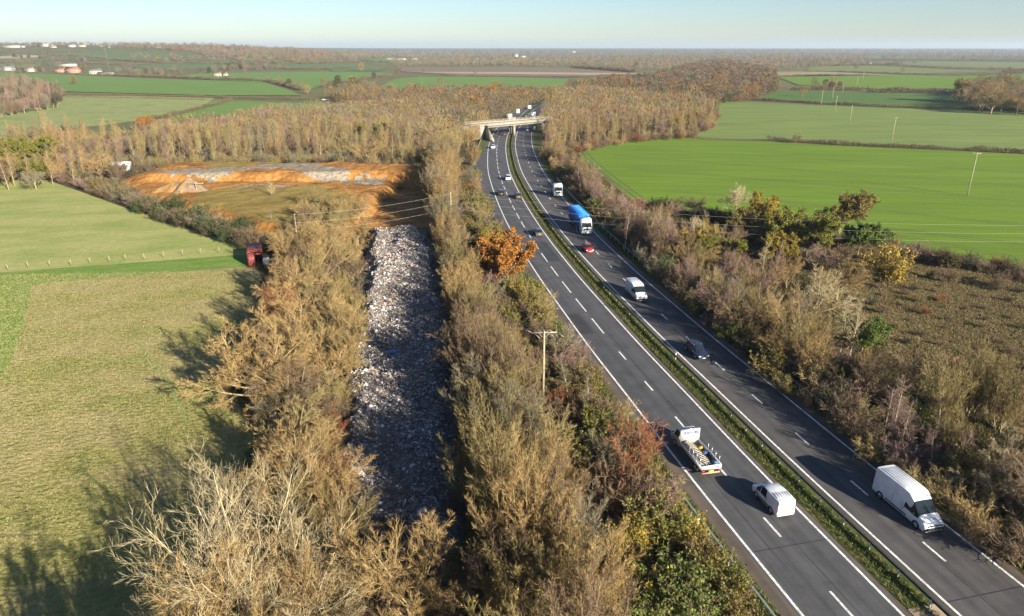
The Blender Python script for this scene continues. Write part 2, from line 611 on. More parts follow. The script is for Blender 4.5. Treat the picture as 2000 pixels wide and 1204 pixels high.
def scatter(rng, poly, spacing, nmax=100000, tries=None):
    """Poisson-like points in a world polygon"""
    poly = np.array([p[:2] for p in poly])
    lo, hi = poly.min(0), poly.max(0)
    area = float(np.prod(hi - lo))
    n = int(area / spacing ** 2 * 8) if tries is None else tries
    P = rng.uniform(lo, hi, (min(n, 400000), 2))
    P = P[in_poly(P, poly)]
    keep = []
    cell = {}
    for p in P:
        a, b = int(p[0] // spacing), int(p[1] // spacing)
        ok = True
        for i in (-1, 0, 1):
            for j in (-1, 0, 1):
                for q in cell.get((a + i, b + j), ()):
                    if (p[0] - q[0]) ** 2 + (p[1] - q[1]) ** 2 < spacing * spacing:
                        ok = False
                        break
                if not ok:
                    break
            if not ok:
                break
        if ok:
            cell.setdefault((a, b), []).append(p)
            keep.append(p)
            if len(keep) >= nmax:
                break
    return np.array(keep).reshape(-1, 2)


def rand_in(rng, poly, n):
    poly = np.array([p[:2] for p in poly])
    lo, hi = poly.min(0), poly.max(0)
    out = np.zeros((0, 2))
    while len(out) < n:
        P = rng.uniform(lo, hi, (n * 2, 2))
        out = np.concatenate([out, P[in_poly(P, poly)]])
    return out[:n]


def mass_mesh(rng, pts, Hs, rad, ntri, width, name, mats, mi=None, zbase=None, lowfrac=0.12):
    """Many far trees as one mesh: each a crown of upright sprigs with a trunk."""
    n = len(pts)
    z = hgt(pts[:, 0], pts[:, 1]) if zbase is None else zbase
    az = rng.uniform(0, 2 * PI, (n, ntri))
    rr = rng.uniform(0.0, 1.0, (n, ntri)) ** 0.5
    zz = rng.uniform(lowfrac, 1.0, (n, ntri))
    prof = np.sqrt(np.clip(1 - ((zz - 0.55) / 0.55) ** 2, 0.03, 1))
    q = rr * prof * rad[:, None]
    px = pts[:, 0:1] + np.cos(az) * q
    py = pts[:, 1:2] + np.sin(az) * q
    pz = z[:, None] + zz * Hs[:, None] * 0.88
    pos = np.stack([px, py, pz], -1).reshape(-1, 3)
    d = np.stack([np.cos(az) * rr * 0.7, np.sin(az) * rr * 0.7, np.full((n, ntri), 0.9)], -1).reshape(-1, 3)
    d = d + rng.normal(0, 0.3, d.shape)
    ln = np.repeat(Hs, ntri) * rng.uniform(0.10, 0.22, n * ntri)
    V, Fc = tri_twigs(rng, pos, d, ln, np.repeat(width, ntri)[:, None] if np.ndim(width) else width)
    G = [(Fc, 0)] if mi is None else [(Fc[np.repeat(mi == k, ntri)], k) for k in range(len(mats))]
    P0 = np.stack([pts[:, 0], pts[:, 1], z - 0.2], 1)
    P, Q = grow(rng, P0, np.tile([[0, 0, 1.0]], (n, 1)), Hs * 0.75, Hs * 0.012, 1, 0, 0, 0.4)
    V2, Q2 = tubes(P, Q, 3)
    G.append((Q2 + len(V), 0))
    return make_mesh(name, np.concatenate([V, V2]), G, mats)


# ------------------------------------------------------------------ setting: ground
M_GROUND = ground_mat('ground_rough', [
    ([(0.10, 0.10, 0.042), (0.15, 0.14, 0.06), (0.13, 0.155, 0.055)], [0.3, 0.52, 0.7], (35, 35, 35), 0.3, 6, 1),
    ([(0.6, 0.6, 0.6), (1, 1, 1)], [0.35, 0.6], (1.2, 1.2, 1.2), 0, 6, 0.8)], bump=((0.9, 0.9, 0.9), 0.7, 0.35))
rings = [0.0] + list(6 * 1.035 ** np.arange(0, 250))
rings = [r for r in rings if r < 15000]
na = 300
aa = np.arange(na) * 2 * PI / na
RR, AA = np.meshgrid(np.array(rings[1:]), aa, indexing='ij')
gx, gy = RR * np.cos(AA), RR * np.sin(AA)
gz = hgt(gx, gy)
GV = np.concatenate([[[0, 0, 0]], np.stack([gx, gy, gz], -1).reshape(-1, 3)])
ix = np.arange(RR.size).reshape(RR.shape) + 1
nx_ = np.roll(ix, -1, 1)
GQ = np.stack([ix[:-1], ix[1:], nx_[1:], nx_[:-1]], -1).reshape(-1, 4)
GT = np.stack([np.zeros(na, int), ix[0], nx_[0]], -1)
tag(link('ground', make_mesh('ground', GV, [(GQ, 0), (GT, 0)], [M_GROUND], True)), None, None, kind='structure')


def vnoise(x, y, sc, seed):
    """smooth value noise"""
    rg = np.random.default_rng(seed).uniform(-1, 1, (64, 64))
    u, v = x / sc, y / sc
    i, j = np.floor(u).astype(int), np.floor(v).astype(int)
    f, g = u - i, v - j
    f, g = f * f * (3 - 2 * f), g * g * (3 - 2 * g)
    a = rg[i % 64, j % 64] * (1 - f) + rg[(i + 1) % 64, j % 64] * f
    b = rg[i % 64, (j + 1) % 64] * (1 - f) + rg[(i + 1) % 64, (j + 1) % 64] * f
    return a * (1 - g) + b * g


def fbm(x, y, sc, seed, n=4):
    return sum(vnoise(x, y, sc / 2 ** k, seed + k) / 2 ** k for k in range(n))


def patch(name, pts, m, off=0.03, zero=None, step=None):
    """a sheet of land following the terrain; pts are photograph pixels"""
    P = [at(a, b, 0) for a, b in pts]
    far = max(p[1] for p in P)
    bm = bmesh.new()
    vs = [bm.verts.new((p[0], p[1], 0)) for p in P]
    for t3 in tessellate_polygon([[Vector((p[0], p[1], 0)) for p in P]]):
        bm.faces.new([vs[i] for i in t3])
    if far > 1100:
        st = 110.0
        for _ in range(7):
            es = [e for e in bm.edges if e.calc_length() > st]
            if not es:
                break
            bmesh.ops.subdivide_edges(bm, edges=es, cuts=1)
            bmesh.ops.triangulate(bm, faces=list(bm.faces))
        off = max(off, 0.5)
    for v in bm.verts:
        v.co.z = float(hgt(v.co.x, v.co.y)) + off
    bm.normal_update()
    for fc in bm.faces:
        if fc.normal.z < 0:
            fc.normal_flip()
    me = bpy.data.meshes.new(name)
    bm.to_mesh(me)
    bm.free()
    me.materials.append(m)
    o = link(name, me)
    tag(o, None, None, kind='structure')
    return o


def crop_mat(name, c, var=0.12, rot=0.0, row=1.0):
    a = [x * (1 - var) for x in c]
    b = [x * (1 + var) for x in c]
    return ground_mat(name, [([a, c, b], [0.3, 0.5, 0.72], (60, 9, 20), rot, 5, 1),
                             ([(0.72, 0.75, 0.7), (1, 1, 1)], [0.36, 0.56], (40, 0.9 * row, 5), rot, 3, 0.75),
                             ([(0.8, 0.8, 0.8), (1, 1, 1)], [0.35, 0.6], (0.7, 0.7, 0.7), rot, 4, 0.5)])


M_WHEAT = crop_mat('winter_wheat', (0.130, 0.205, 0.022), 0.14, R(-6))
M_PALE = crop_mat('pale_crop', (0.165, 0.215, 0.060), 0.2, R(-2), 2.2)
M_DKGRN = crop_mat('dark_pasture', (0.085, 0.150, 0.035), 0.12, R(-4), 1.5)
M_FARGRN = crop_mat('far_green', (0.135, 0.215, 0.050), 0.10, R(4), 3)
M_FARGRN2 = crop_mat('far_green_dull', (0.115, 0.155, 0.060), 0.12, R(4), 3)
M_GRAZE = ground_mat('grazing', [([(0.17, 0.20, 0.07), (0.24, 0.26, 0.10), (0.19, 0.24, 0.07)], [0.3, 0.5, 0.7], (30, 30, 30), 0.2, 5, 1),
                                 ([(0.5, 0.52, 0.4), (1, 1, 1)], [0.36, 0.47], (9, 2.5, 3), 0.1, 4, 0.8)])
M_STUBBLE = crop_mat('stubble', (0.30, 0.23, 0.125), 0.12, 0, 3)
M_PLOUGH = crop_mat('ploughed', (0.20, 0.145, 0.10), 0.12, 0, 3)
M_STRAW = crop_mat('straw_strip', (0.38, 0.31, 0.19), 0.1, 0, 3)
M_OLIVEF = crop_mat('olive_pasture', (0.17, 0.185, 0.06), 0.12, 0, 3)
M_MEADOW = ground_mat('meadow', [
    ([(0.19, 0.205, 0.055), (0.27, 0.245, 0.080), (0.365, 0.285, 0.14), (0.21, 0.225, 0.065)], [0.28, 0.45, 0.58, 0.75], (17, 11, 14), 0.2, 7, 1),
    ([(0.62, 0.66, 0.55), (1, 1, 1)], [0.34, 0.58], (0.9, 0.5, 0.7), 0.5, 6, 0.9),
    ([(0.75, 0.8, 0.7), (1, 1, 1)], [0.4, 0.6], (5, 3, 4), 0.9, 5, 0.8)], bump=((0.8, 0.5, 0.6), 0.9, 0.28))
M_LUSH = ground_mat('lush_grass', [
    ([(0.10, 0.18, 0.03), (0.15, 0.225, 0.045), (0.21, 0.25, 0.065)], [0.3, 0.5, 0.72], (6, 2, 3), 0.12, 6, 1),
    ([(0.65, 0.7, 0.6), (1, 1, 1)], [0.34, 0.58], (0.9, 0.5, 0.7), 0.5, 6, 0.8)], bump=((0.8, 0.5, 0.6), 0.8, 0.2))
M_LITTER = ground_mat('leaf_litter', [
    ([(0.035, 0.028, 0.014), (0.08, 0.058, 0.028), (0.11, 0.085, 0.04)], [0.3, 0.5, 0.7], (5, 5, 5), 0, 6, 1),
    ([(0.6, 0.6, 0.6), (1, 1, 1)], [0.35, 0.6], (0.5, 0.5, 0.5), 0, 6, 0.8)], bump=((0.5, 0.5, 0.5), 0.8, 0.25))
M_SCRUB = ground_mat('scrub_ground', [
    ([(0.09, 0.065, 0.035), (0.17, 0.12, 0.06), (0.22, 0.165, 0.08), (0.13, 0.125, 0.05)], [0.28, 0.45, 0.6, 0.75], (9, 6, 8), 0.3, 7, 1),
    ([(0.5, 0.5, 0.5), (1, 1, 1)], [0.34, 0.58], (1.0, 1.0, 1.0), 0, 6, 0.9)], bump=((0.9, 0.9, 0.9), 0.9, 0.4))
M_VERGE = ground_mat('verge_grass', [
    ([(0.045, 0.07, 0.016), (0.085, 0.11, 0.026), (0.17, 0.14, 0.055)], [0.3, 0.5, 0.68], (1.3, 1.3, 1.3), 0, 6, 1),
    ([(0.5, 0.55, 0.45), (1, 1, 1)], [0.36, 0.58], (0.35, 0.35, 0.35), 0, 6, 0.9)], bump=((0.4, 0.4, 0.4), 0.9, 0.2))

# near land
patch('meadow', [(-420, 350), (0, 352), (90, 352), (150, 372), (240, 405), (330, 435), (420, 462), (480, 475), (520, 540), (560, 640), (560, 760), (590, 1000), (560, 1300), (-700, 1300)], M_MEADOW, 0.02)
M_UPPER = ground_mat('upper_meadow_grass', [
    ([(0.20, 0.245, 0.062), (0.265, 0.29, 0.09), (0.34, 0.325, 0.125), (0.22, 0.27, 0.07)], [0.28, 0.45, 0.6, 0.75], (16, 8, 12), 0.2, 7, 1),
    ([(0.72, 0.76, 0.66), (1, 1, 1)], [0.34, 0.58], (1.1, 0.5, 0.7), 0.4, 6, 0.9)], bump=((0.8, 0.5, 0.6), 0.7, 0.2))
patch('upper_meadow', [(-420, 350), (0, 352), (90, 352), (150, 372), (240, 405), (330, 435), (420, 462), (480, 475), (500, 497), (440, 500), (300, 511), (120, 524), (0, 533), (-420, 556)], M_UPPER, 0.023)
patch('mown_strip', [(-420, 556), (0, 533), (120, 524), (300, 511), (440, 500), (500, 497), (520, 522), (440, 524), (300, 536), (120, 551), (0, 563), (-420, 590)], M_LUSH, 0.026)
patch('green_strip', [(-200, 572), (0, 560), (64, 556), (48, 620), (25, 700), (0, 740), (-200, 900)], M_LUSH, 0.024)
patch('wheat_field', [(1117, 287), (1200, 275), (1272, 268), (1380, 273), (1480, 277), (1600, 283), (1750, 290), (2000, 302), (2300, 316), (2500, 560), (2000, 520), (1880, 497), (1800, 482), (1700, 462), (1560, 446), (1440, 425), (1300, 402), (1235, 390), (1190, 350), (1150, 318)], M_WHEAT, 0.02)
patch('pale_field', [(1350, 268), (1380, 252), (1402, 230), (1405, 199), (1500, 202), (1640, 208), (2000, 219), (2400, 232), (2500, 314), (2000, 294), (1750, 284), (1600, 278), (1480, 273)], M_PALE, 0.02)
patch('green_field', [(1475, 190), (1500, 180), (1600, 179), (1760, 183), (1900, 187), (2100, 192), (2100, 218), (1860, 211), (1640, 205)], M_DKGRN, 0.02)
patch('far_wheat_field', [(1520, 152), (1580, 148), (1760, 148), (1860, 150), (2000, 146), (2200, 150), (2200, 176), (2000, 172), (1870, 175), (1700, 175), (1560, 168)], M_WHEAT, 0.03)
patch('stubble_field', [(1490, 142), (1600, 141), (1760, 148), (1560, 151), (1500, 152)], M_STUBBLE, 0.03)
patch('olive_field', [(1575, 139), (1585, 130), (1700, 129), (1860, 137), (1960, 141), (1760, 146)], M_OLIVEF, 0.03)
patch('olive_field', [(1700, 124), (1800, 121), (2100, 124), (2100, 138), (1900, 133)], M_OLIVEF, 0.03)
patch('grazing_field', [(-300, 300), (-200, 200), (115, 187), (280, 188), (420, 192), (400, 205), (300, 232), (200, 245), (60, 258), (0, 265)], M_GRAZE, 0.02)
patch('green_paddock', [(420, 196), (640, 203), (700, 207), (560, 216), (420, 225), (330, 232)], M_FARGRN, 0.02)
patch('far_green_field', [(-300, 150), (0, 142), (75, 144), (170, 149), (330, 156), (420, 158), (520, 163), (560, 176), (590, 188), (420, 188), (280, 184), (120, 180), (-300, 196)], M_FARGRN, 0.03)
patch('far_green_field', [(340, 153), (380, 145), (520, 142), (700, 141), (770, 145), (760, 150), (640, 165), (600, 178), (560, 165)], M_FARGRN, 0.03)
patch('far_green_field', [(745, 168), (770, 155), (820, 150), (900, 150), (1020, 152), (1110, 155), (1100, 168), (1000, 180), (900, 180), (760, 176)], M_FARGRN, 0.03)
patch('ploughed_field', [(775, 140), (775, 132), (1000, 132), (1130, 134), (1240, 142), (1290, 146), (1150, 151), (900, 149)], M_PLOUGH, 0.03)
patch('straw_strip', [(790, 142), (1000, 142.3), (1280, 145), (1150, 147.2), (900, 145)], M_STRAW, 0.6)
for k, (pl, m) in enumerate([
        ([(170, 100), (300, 104), (420, 112), (330, 122), (180, 118), (60, 108)], M_FARGRN2),
        ([(-100, 106), (60, 106), (140, 118), (0, 124), (-100, 124)], M_FARGRN2),
        ([(0, 112), (50, 108.5), (95, 111), (70, 116), (0, 117)], M_STRAW),
        ([(240, 130), (330, 126), (440, 124), (420, 135), (300, 138)], M_FARGRN2),
        ([(540, 118), (600, 113), (640, 116), (600, 122)], M_OLIVEF),
        ([(500, 128), (640, 124), (730, 125), (700, 135), (560, 137)], M_FARGRN2),
        ([(-100, 128), (60, 126), (90, 132), (0, 137), (-100, 138)], M_OLIVEF),
        ([(640, 136), (720, 130), (760, 133), (740, 140), (650, 141)], M_FARGRN2),
        ([(540, 106), (640, 103.5), (700, 105), (620, 109)], M_FARGRN2),
        ([(440, 114), (520, 110), (560, 114), (500, 121)], M_OLIVEF)]):
    patch('distant_field', pl, m, 0.5 + 0.06 * k)

for k, (pl, m) in enumerate([
        ([(1000, 118), (1120, 117), (1180, 119), (1080, 121), (1000, 121)], M_OLIVEF), ([(660, 110), (760, 108), (860, 109), (780, 112), (680, 113)], M_FARGRN2),
        ([(1180, 106), (1320, 105), (1420, 107), (1300, 108.5)], M_OLIVEF), ([(1560, 113), (1700, 111.5), (1840, 113), (1720, 115.5)], M_FARGRN), ([(1800, 108), (1960, 107), (2050, 109), (1900, 110.5)], M_OLIVEF),
        ([(880, 124), (1000, 122.5), (1100, 124), (980, 127)], M_FARGRN2), ([(1860, 114), (2050, 113), (2050, 117), (1920, 118)], M_FARGRN2), ([(860, 104), (980, 103), (1060, 104), (960, 105.5)], M_FARGRN2),
        ([(700, 118), (790, 116), (830, 118), (760, 122)], M_FARGRN), ([(300, 124), (420, 122), (520, 123.5), (430, 126)], M_FARGRN), ([(560, 122), (640, 119), (690, 121), (620, 124.5)], M_OLIVEF)]):
    patch('distant_field', pl, m, 0.8 + 0.05 * k)
# woodland floors
patch('woodland_floor', [(0, 350), (60, 352), (95, 352), (240, 404), (420, 462), (485, 475), (520, 540), (560, 640), (430, 760), (560, 820), (420, 1000), (300, 1300), (900, 1300), (880, 1000), (870, 700), (860, 500), (830, 440), (720, 440), (700, 420), (560, 420), (440, 400), (260, 340), (230, 330), (60, 300), (0, 310)], M_LITTER, 0.03)
patch('woodland_floor', [(860, 480), (870, 800), (885, 1000), (890, 1300), (1560, 1300), (1450, 1160), (1310, 950), (1230, 835), (1120, 690), (1040, 570), (960, 470), (925, 400), (915, 330), (945, 270), (900, 250), (700, 240), (300, 260), (225, 330), (420, 330), (600, 320), (830, 350), (845, 440)], M_LITTER, 0.034)
patch('woodland_floor', [(1046, 245), (1062, 300), (1100, 350), (1180, 430), (1290, 530), (1420, 640), (1560, 760), (1700, 870), (1860, 1000), (2100, 1180), (2300, 1000), (2000, 830), (1750, 690), (1640, 580), (1560, 460), (1440, 430), (1300, 405), (1235, 392), (1180, 350), (1115, 288), (1270, 270), (1400, 235), (1400, 200), (1290, 180), (1130, 180), (1075, 200)], M_LITTER, 0.03)
patch('scrubland', [(1560, 480), (1600, 462), (1700, 468), (1780, 484), (1880, 503), (1960, 520), (2050, 540), (2400, 620), (2600, 1000), (2200, 960), (2000, 860), (1800, 730), (1660, 650), (1600, 560)], M_SCRUB, 0.036)

# ------------------------------------------------------------------ the dual carriageway
CL = np.array([(48.0, -35), (40.0, 0), (30.8, 38.7), (26.1, 58.9), (22.7, 75), (20.0, 87.5), (17.1, 102.6), (13.7, 121), (9.5, 148), (5.6, 180), (2.1, 218), (0.6, 244), (-0.55, 285), (-0.4, 315), (0.6, 345), (2.6, 375), (9.2, 447), (15.8, 495), (25.0, 542), (40.0, 600), (66, 680), (110, 790), (190, 950)], float)


def curve_pts(P, step):
    """Catmull-Rom through the surveyed points, resampled"""
    out = []
    n = len(P)
    for i in range(n - 1):
        p0, p1, p2, p3 = P[max(i - 1, 0)], P[i], P[i + 1], P[min(i + 2, n - 1)]
        k = max(2, int(np.linalg.norm(p2 - p1) / step))
        t = np.linspace(0, 1, k, endpoint=False)[:, None]
        out.append(0.5 * (2 * p1 + (p2 - p0) * t + (2 * p0 - 5 * p1 + 4 * p2 - p3) * t * t + (3 * p1 - p0 - 3 * p2 + p3) * t ** 3))
    out.append(P[-1:])
    return np.concatenate(out)


RC = curve_pts(CL, 1.5)
for _ in range(12):
    RC[1:-1] = 0.25 * RC[:-2] + 0.5 * RC[1:-1] + 0.25 * RC[2:]
RS = np.concatenate([[0], np.cumsum(np.linalg.norm(np.diff(RC, axis=0), axis=1))])


def road_at(s):
    x = np.interp(s, RS, RC[:, 0])
    y = np.interp(s, RS, RC[:, 1])
    e = 0.8
    tx = np.interp(s + e, RS, RC[:, 0]) - np.interp(s - e, RS, RC[:, 0])
    ty = np.interp(s + e, RS, RC[:, 1]) - np.interp(s - e, RS, RC[:, 1])
    n = np.hypot(tx, ty)
    return np.stack([x, y], -1), np.stack([tx / n, ty / n], -1)


def s_of_y(y):
    return float(np.interp(y, RC[:, 1], RS))


def strip(a, b, s0, s1, z, step=3.0):
    """quads between lateral offsets a and b (positive = away from the rubbish side)"""
    s = np.linspace(s0, s1, max(2, int((s1 - s0) / step) + 1))
    p, t = road_at(s)
    nrm = np.stack([t[:, 1], -t[:, 0]], -1)
    fa = a(s) if callable(a) else np.full(len(s), float(a))
    fb = b(s) if callable(b) else np.full(len(s), float(b))
    A = p + nrm * fa[:, None]
    B = p + nrm * fb[:, None]
    V = np.concatenate([np.c_[A, np.full(len(s), z)], np.c_[B, np.full(len(s), z)]])
    n = len(s)
    i = np.arange(n - 1)
    return V, np.stack([i, i + n, i + n + 1, i + 1], -1)


def strips(name, lst, m):
    V, Q, k = [], [], 0
    for v, q in lst:
        V.append(v)
        Q.append(q + k)
        k += len(v)
    o = link(name, make_mesh(name, np.concatenate(V), [(np.concatenate(Q), 0)], [m]))
    return tag(o, None, None, kind='structure')


def asphalt(name, c):
    m, nt, b = new_mat(name)
    b.inputs['Roughness'].default_value = 0.75
    b.inputs['Specular IOR Level'].default_value = 0.3
    geo = nt.nodes.new('ShaderNodeNewGeometry')
    n1 = nt.nodes.new('ShaderNodeTexNoise')
    n1.inputs['Scale'].default_value = 0.35
    n1.inputs['Detail'].default_value = 8
    n1.inputs['Roughness'].default_value = 0.7
    nt.links.new(geo.outputs['Position'], n1.inputs['Vector'])
    # wheel-track streaks running down the road
    mp = nt.nodes.new('ShaderNodeMapping')
    mp.vector_type = 'TEXTURE'
    mp.inputs['Rotation'].default_value = (0, 0, R(12))
    mp.inputs['Scale'].default_value = (0.9, 60, 1)
    nt.links.new(geo.outputs['Position'], mp.inputs['Vector'])
    n2 = nt.nodes.new('ShaderNodeTexNoise')
    n2.inputs['Scale'].default_value = 1
    n2.inputs['Detail'].default_value = 3
    nt.links.new(mp.outputs[0], n2.inputs['Vector'])
    r1 = ramp(nt, [[x * 0.74 for x in c], c, [x * 1.2 for x in c]], [0.33, 0.5, 0.70])
    nt.links.new(n1.outputs[0], r1.inputs[0])
    r2 = ramp(nt, [(0.70, 0.70, 0.71), (1, 1, 1)], [0.38, 0.6])
    nt.links.new(n2.outputs[0], r2.inputs[0])
    mx = nt.nodes.new('ShaderNodeMix')
    mx.data_type = 'RGBA'
    mx.blend_type = 'MULTIPLY'
    mx.inputs[0].default_value = 0.9
    nt.links.new(r1.outputs[0], mx.inputs[6])
    nt.links.new(r2.outputs[0], mx.inputs[7])
    nt.links.new(mx.outputs[2], b.inputs['Base Color'])
    return m


M_ASPH = asphalt('asphalt', (0.080, 0.079, 0.080))
M_ASPH2 = asphalt('asphalt_brown', (0.086, 0.080, 0.076))
M_EDGE = asphalt('hard_strip', (0.115, 0.090, 0.068))
M_MARK = flat('road_paint', (0.62, 0.61, 0.57), 0.7, var=0.32, scale=4)
S0, S1 = 0.0, RS[-1]
SB = s_of_y(372)
strips('verge', [strip(-13.6, 13.9, S0, S1, 0.045)], M_VERGE)
strips('road', [strip(-10.7, -1.35, S0, S1, 0.055)], M_EDGE)
strips('road', [strip(1.0, 10.4, S0, S1, 0.055)], M_EDGE)
strips('carriageway', [strip(-9.55, -1.75, S0, S1, 0.060)], M_ASPH)
strips('carriageway', [strip(1.75, 9.55, S0, S1, 0.060)], M_ASPH2)
strips('median_grass', [strip(lambda q: -1.2 + 0.22 * vnoise(q, q * 0, 6, 61), lambda q: 0.70 + 0.3 * vnoise(q, q * 0, 5, 62), S0, S1, 0.085)], M_VERGE)
strips('road_edge_lines', [strip(-9.32, -9.10, S0, S1, 0.066), strip(-2.15, -1.93, S0, S1, 0.066), strip(1.93, 2.15, S0, S1, 0.066), strip(9.10, 9.32, S0, S1, 0.066)], M_MARK)
dash = []
s = s_of_y(38)
# short dashes near, long warning dashes further off on the outbound carriageway
k = 0
base = s_of_y(float(at(1634, 1180)[1]))
s = base - 27
while s < SB + 330:
    if s < s_of_y(88):
        ln, gap = 2.6, 6.4
    elif s < s_of_y(290):
        ln, gap = 6.0, 3.0
    else:
        ln, gap = 2.6, 6.4
    dash.append(strip(-5.80, -5.60, s, s + ln, 0.067, 1.0))
    s += ln + gap
s = s_of_y(float(at(1868, 1120)[1])) - 27
while s < SB + 330:
    dash.append(strip(5.45, 5.65, s, s + 2.4, 0.067, 1.0))
    s += 9.0
strips('lane_markings', dash, M_MARK)
# lay-by beside the outbound carriageway
lb = lambda q: -9.6 - 4.2 * smooth(s_of_y(150), s_of_y(185), q) * (1 - smooth(s_of_y(250), s_of_y(290), q))
strips('layby', [strip(lb, -9.5, s_of_y(150), s_of_y(290), 0.058)], M_ASPH)
M_TAR = flat('tar_joint', (0.030, 0.030, 0.032), 0.6, var=0.3)
M_PATCHR = asphalt('asphalt_repair', (0.052, 0.052, 0.054))
jn = []
for off_, y0_, y1_ in ((-5.05, 30, 150), (-7.5, 46, 62), (5.0, 30, 130), (7.4, 60, 110)):
    jn.append(strip(off_, off_ + 0.06, s_of_y(y0_), s_of_y(y1_), 0.0635))
for y0_, a_, b_ in ((47.5, -9.5, -1.8), (83, -9.5, -5.7), (39.5, 1.8, 9.5), (72, 5.6, 9.5), (118, -9.5, -1.8)):
    jn.append(strip(a_, b_, s_of_y(y0_), s_of_y(y0_) + 0.10, 0.0636, 0.1))
strips('tar_joints', jn, M_TAR)
strips('road_repairs', [strip(-9.2, -7.0, s_of_y(93), s_of_y(101), 0.0632), strip(2.4, 5.2, s_of_y(90), s_of_y(99), 0.0632), strip(6.4, 8.9, s_of_y(49), s_of_y(52), 0.0632), strip(-5.4, -3.0, s_of_y(128), s_of_y(142), 0.0632)], M_PATCHR)
M_CONC = flat('concrete', (0.27, 0.245, 0.195), 0.85, var=0.15, scale=0.6)
M_CONC2 = flat('concrete_pale', (0.30, 0.29, 0.25), 0.9, var=0.2, scale=0.5)  # second concrete, slightly paler and more mottled
strips('crossing_pad', [strip(-1.3, 1.4, s_of_y(33.5), s_of_y(39.6), 0.092)], flat('pad_concrete', (0.33, 0.25, 0.16), 0.9, var=0.2, scale=0.7))
# wheel ruts in the wheat
M_RUT = flat('bare_soil_rut', (0.065, 0.075, 0.022), 0.95, var=0.3, scale=0.4)


def px_track(pts, w, gap):
    P = curve_pts(np.array([at(a, b)[:2] for a, b in pts]), 3.0)
    t = norm(np.gradient(P, axis=0))
    nr = np.stack([t[:, 1], -t[:, 0]], -1)
    lst = []
    for o in (-gap / 2, gap / 2):
        A, B = P + nr * (o - w / 2), P + nr * (o + w / 2)
        V = np.concatenate([np.c_[A, np.full(len(P), 0.03)], np.c_[B, np.full(len(P), 0.03)]])
        n = len(P)
        i = np.arange(n - 1)
        lst.append((V, np.stack([i, i + 1, i + n + 1, i + n], -1)))
    return lst


strips('wheel_ruts', px_track([(1140, 297), (1152, 310), (1180, 335), (1215, 362), (1250, 388)], 0.5, 1.9), M_RUT)
strips('wheel_ruts', px_track([(1690, 452), (1760, 463), (1860, 480), (2000, 508)], 0.35, 1.9), M_RUT)
strips('wheel_ruts', px_track([(1690, 358), (1760, 366), (1885, 383)], 0.3, 1.8)[:1], M_RUT)
for k_, pl_ in enumerate(([(1240, 292), (1500, 306), (1750, 321), (2050, 342)], [(1200, 303), (1500, 328), (1800, 349), (2050, 368)], [(1230, 330), (1500, 352), (1800, 377), (2050, 400)], [(1300, 372), (1500, 391), (1800, 420), (2050, 446)], [(1420, 410), (1600, 430), (1800, 455), (2050, 484)])):
    strips('tramlines', px_track(pl_, 0.42, 1.8), M_RUT)
M_GRIT = flat('gravel_track', (0.30, 0.26, 0.17), 0.95, var=0.2, scale=0.3)
strips('tractor_tracks', px_track([(245, 660), (290, 715), (320, 770), (350, 830)], 0.3, 1.7)[:1], flat('trodden_grass', (0.15, 0.20, 0.05), 0.95, var=0.3))

# ------------------------------------------------------------------ soil bank and rubbish
def soil_h(x, y):
    w = 2.2 * fbm(x, y, 14, 5)
    pl = 4.2 * smooth(-122, -108, x + w) * (1 - smooth(-30, -20, x + w)) * smooth(198.5, 206, y + w - 0.05 * (x + 60)) * (1 - smooth(221, 231, y + w))
    xl = np.interp(y, [143, 149, 164, 176, 190, 215], [-58, -66, -82, -98, -115, -128])
    pf = 2.0 * smooth(xl + 4, xl + 14, x + 0.4 * w) * (1 - smooth(-37.5, -33.5, x + 0.6 * w)) * smooth(146, 152, y + w) * (1 - smooth(203, 212, y))
    return np.maximum(pl, pf) + 0.16 * fbm(x, y, 2.6, 9) * (smooth(0.1, 1, np.maximum(pl, pf)) + 0.3)


xs = np.arange(-134, -15, 0.75)
ys = np.arange(143, 238, 0.75)
X, Y = np.meshgrid(xs, ys, indexing='ij')
Z = soil_h(X, Y)
edge = smooth(-134, -126, X) * (1 - smooth(-21, -15.6, X)) * smooth(143, 148, Y) * (1 - smooth(231, 237, Y))
Z = Z * edge + 0.05 + 0.06 * edge
V = np.stack([X, Y, Z], -1).reshape(-1, 3)
ix = np.arange(X.size).reshape(X.shape)
Q = np.stack([ix[:-1, :-1], ix[1:, :-1], ix[1:, 1:], ix[:-1, 1:]], -1)
cx, cy = X[:-1, :-1] + 0.35, Y[:-1, :-1] + 0.35
jx, jy = cx + 2.0 * fbm(cx, cy, 5, 31), cy + 2.4 * fbm(cx, cy, 4, 41)
JP = np.stack([jx, jy], -1).reshape(-1, 2)
mi = np.zeros(cx.size, int)
sl = np.hypot(np.gradient(Z, axis=0), np.gradient(Z, axis=1))[:-1, :-1].ravel() / 0.75
zc = Z[:-1, :-1].ravel()
grassy = in_poly(JP, atp([(400, 372), (480, 366), (620, 366), (690, 380), (705, 440), (520, 460), (400, 425), (360, 395)], 2)) & (sl < 0.35)
mi[grassy] = 1
for pl, zz in (([(306, 339), (330, 334), (440, 327), (580, 318), (592, 322), (560, 325), (500, 331), (450, 337), (390, 342), (330, 341)], 4.2),
               ([(572, 338), (640, 331), (740, 340), (754, 346), (720, 349), (650, 342)], 4.2),
               ([(540, 322), (600, 322), (680, 331), (660, 335), (590, 332), (520, 330)], 4.2),
               ([(436, 364.5), (500, 361), (610, 362), (600, 364), (520, 366), (450, 366)], 2.2)):
    mi[in_poly(JP, atp(pl, zz))] = 2
mi[in_poly(JP, atp([(420, 330), (480, 322), (560, 318), (600, 316), (600, 312), (400, 318)], 4.2)) & (mi == 0) & (zc > 3.2)] = 1
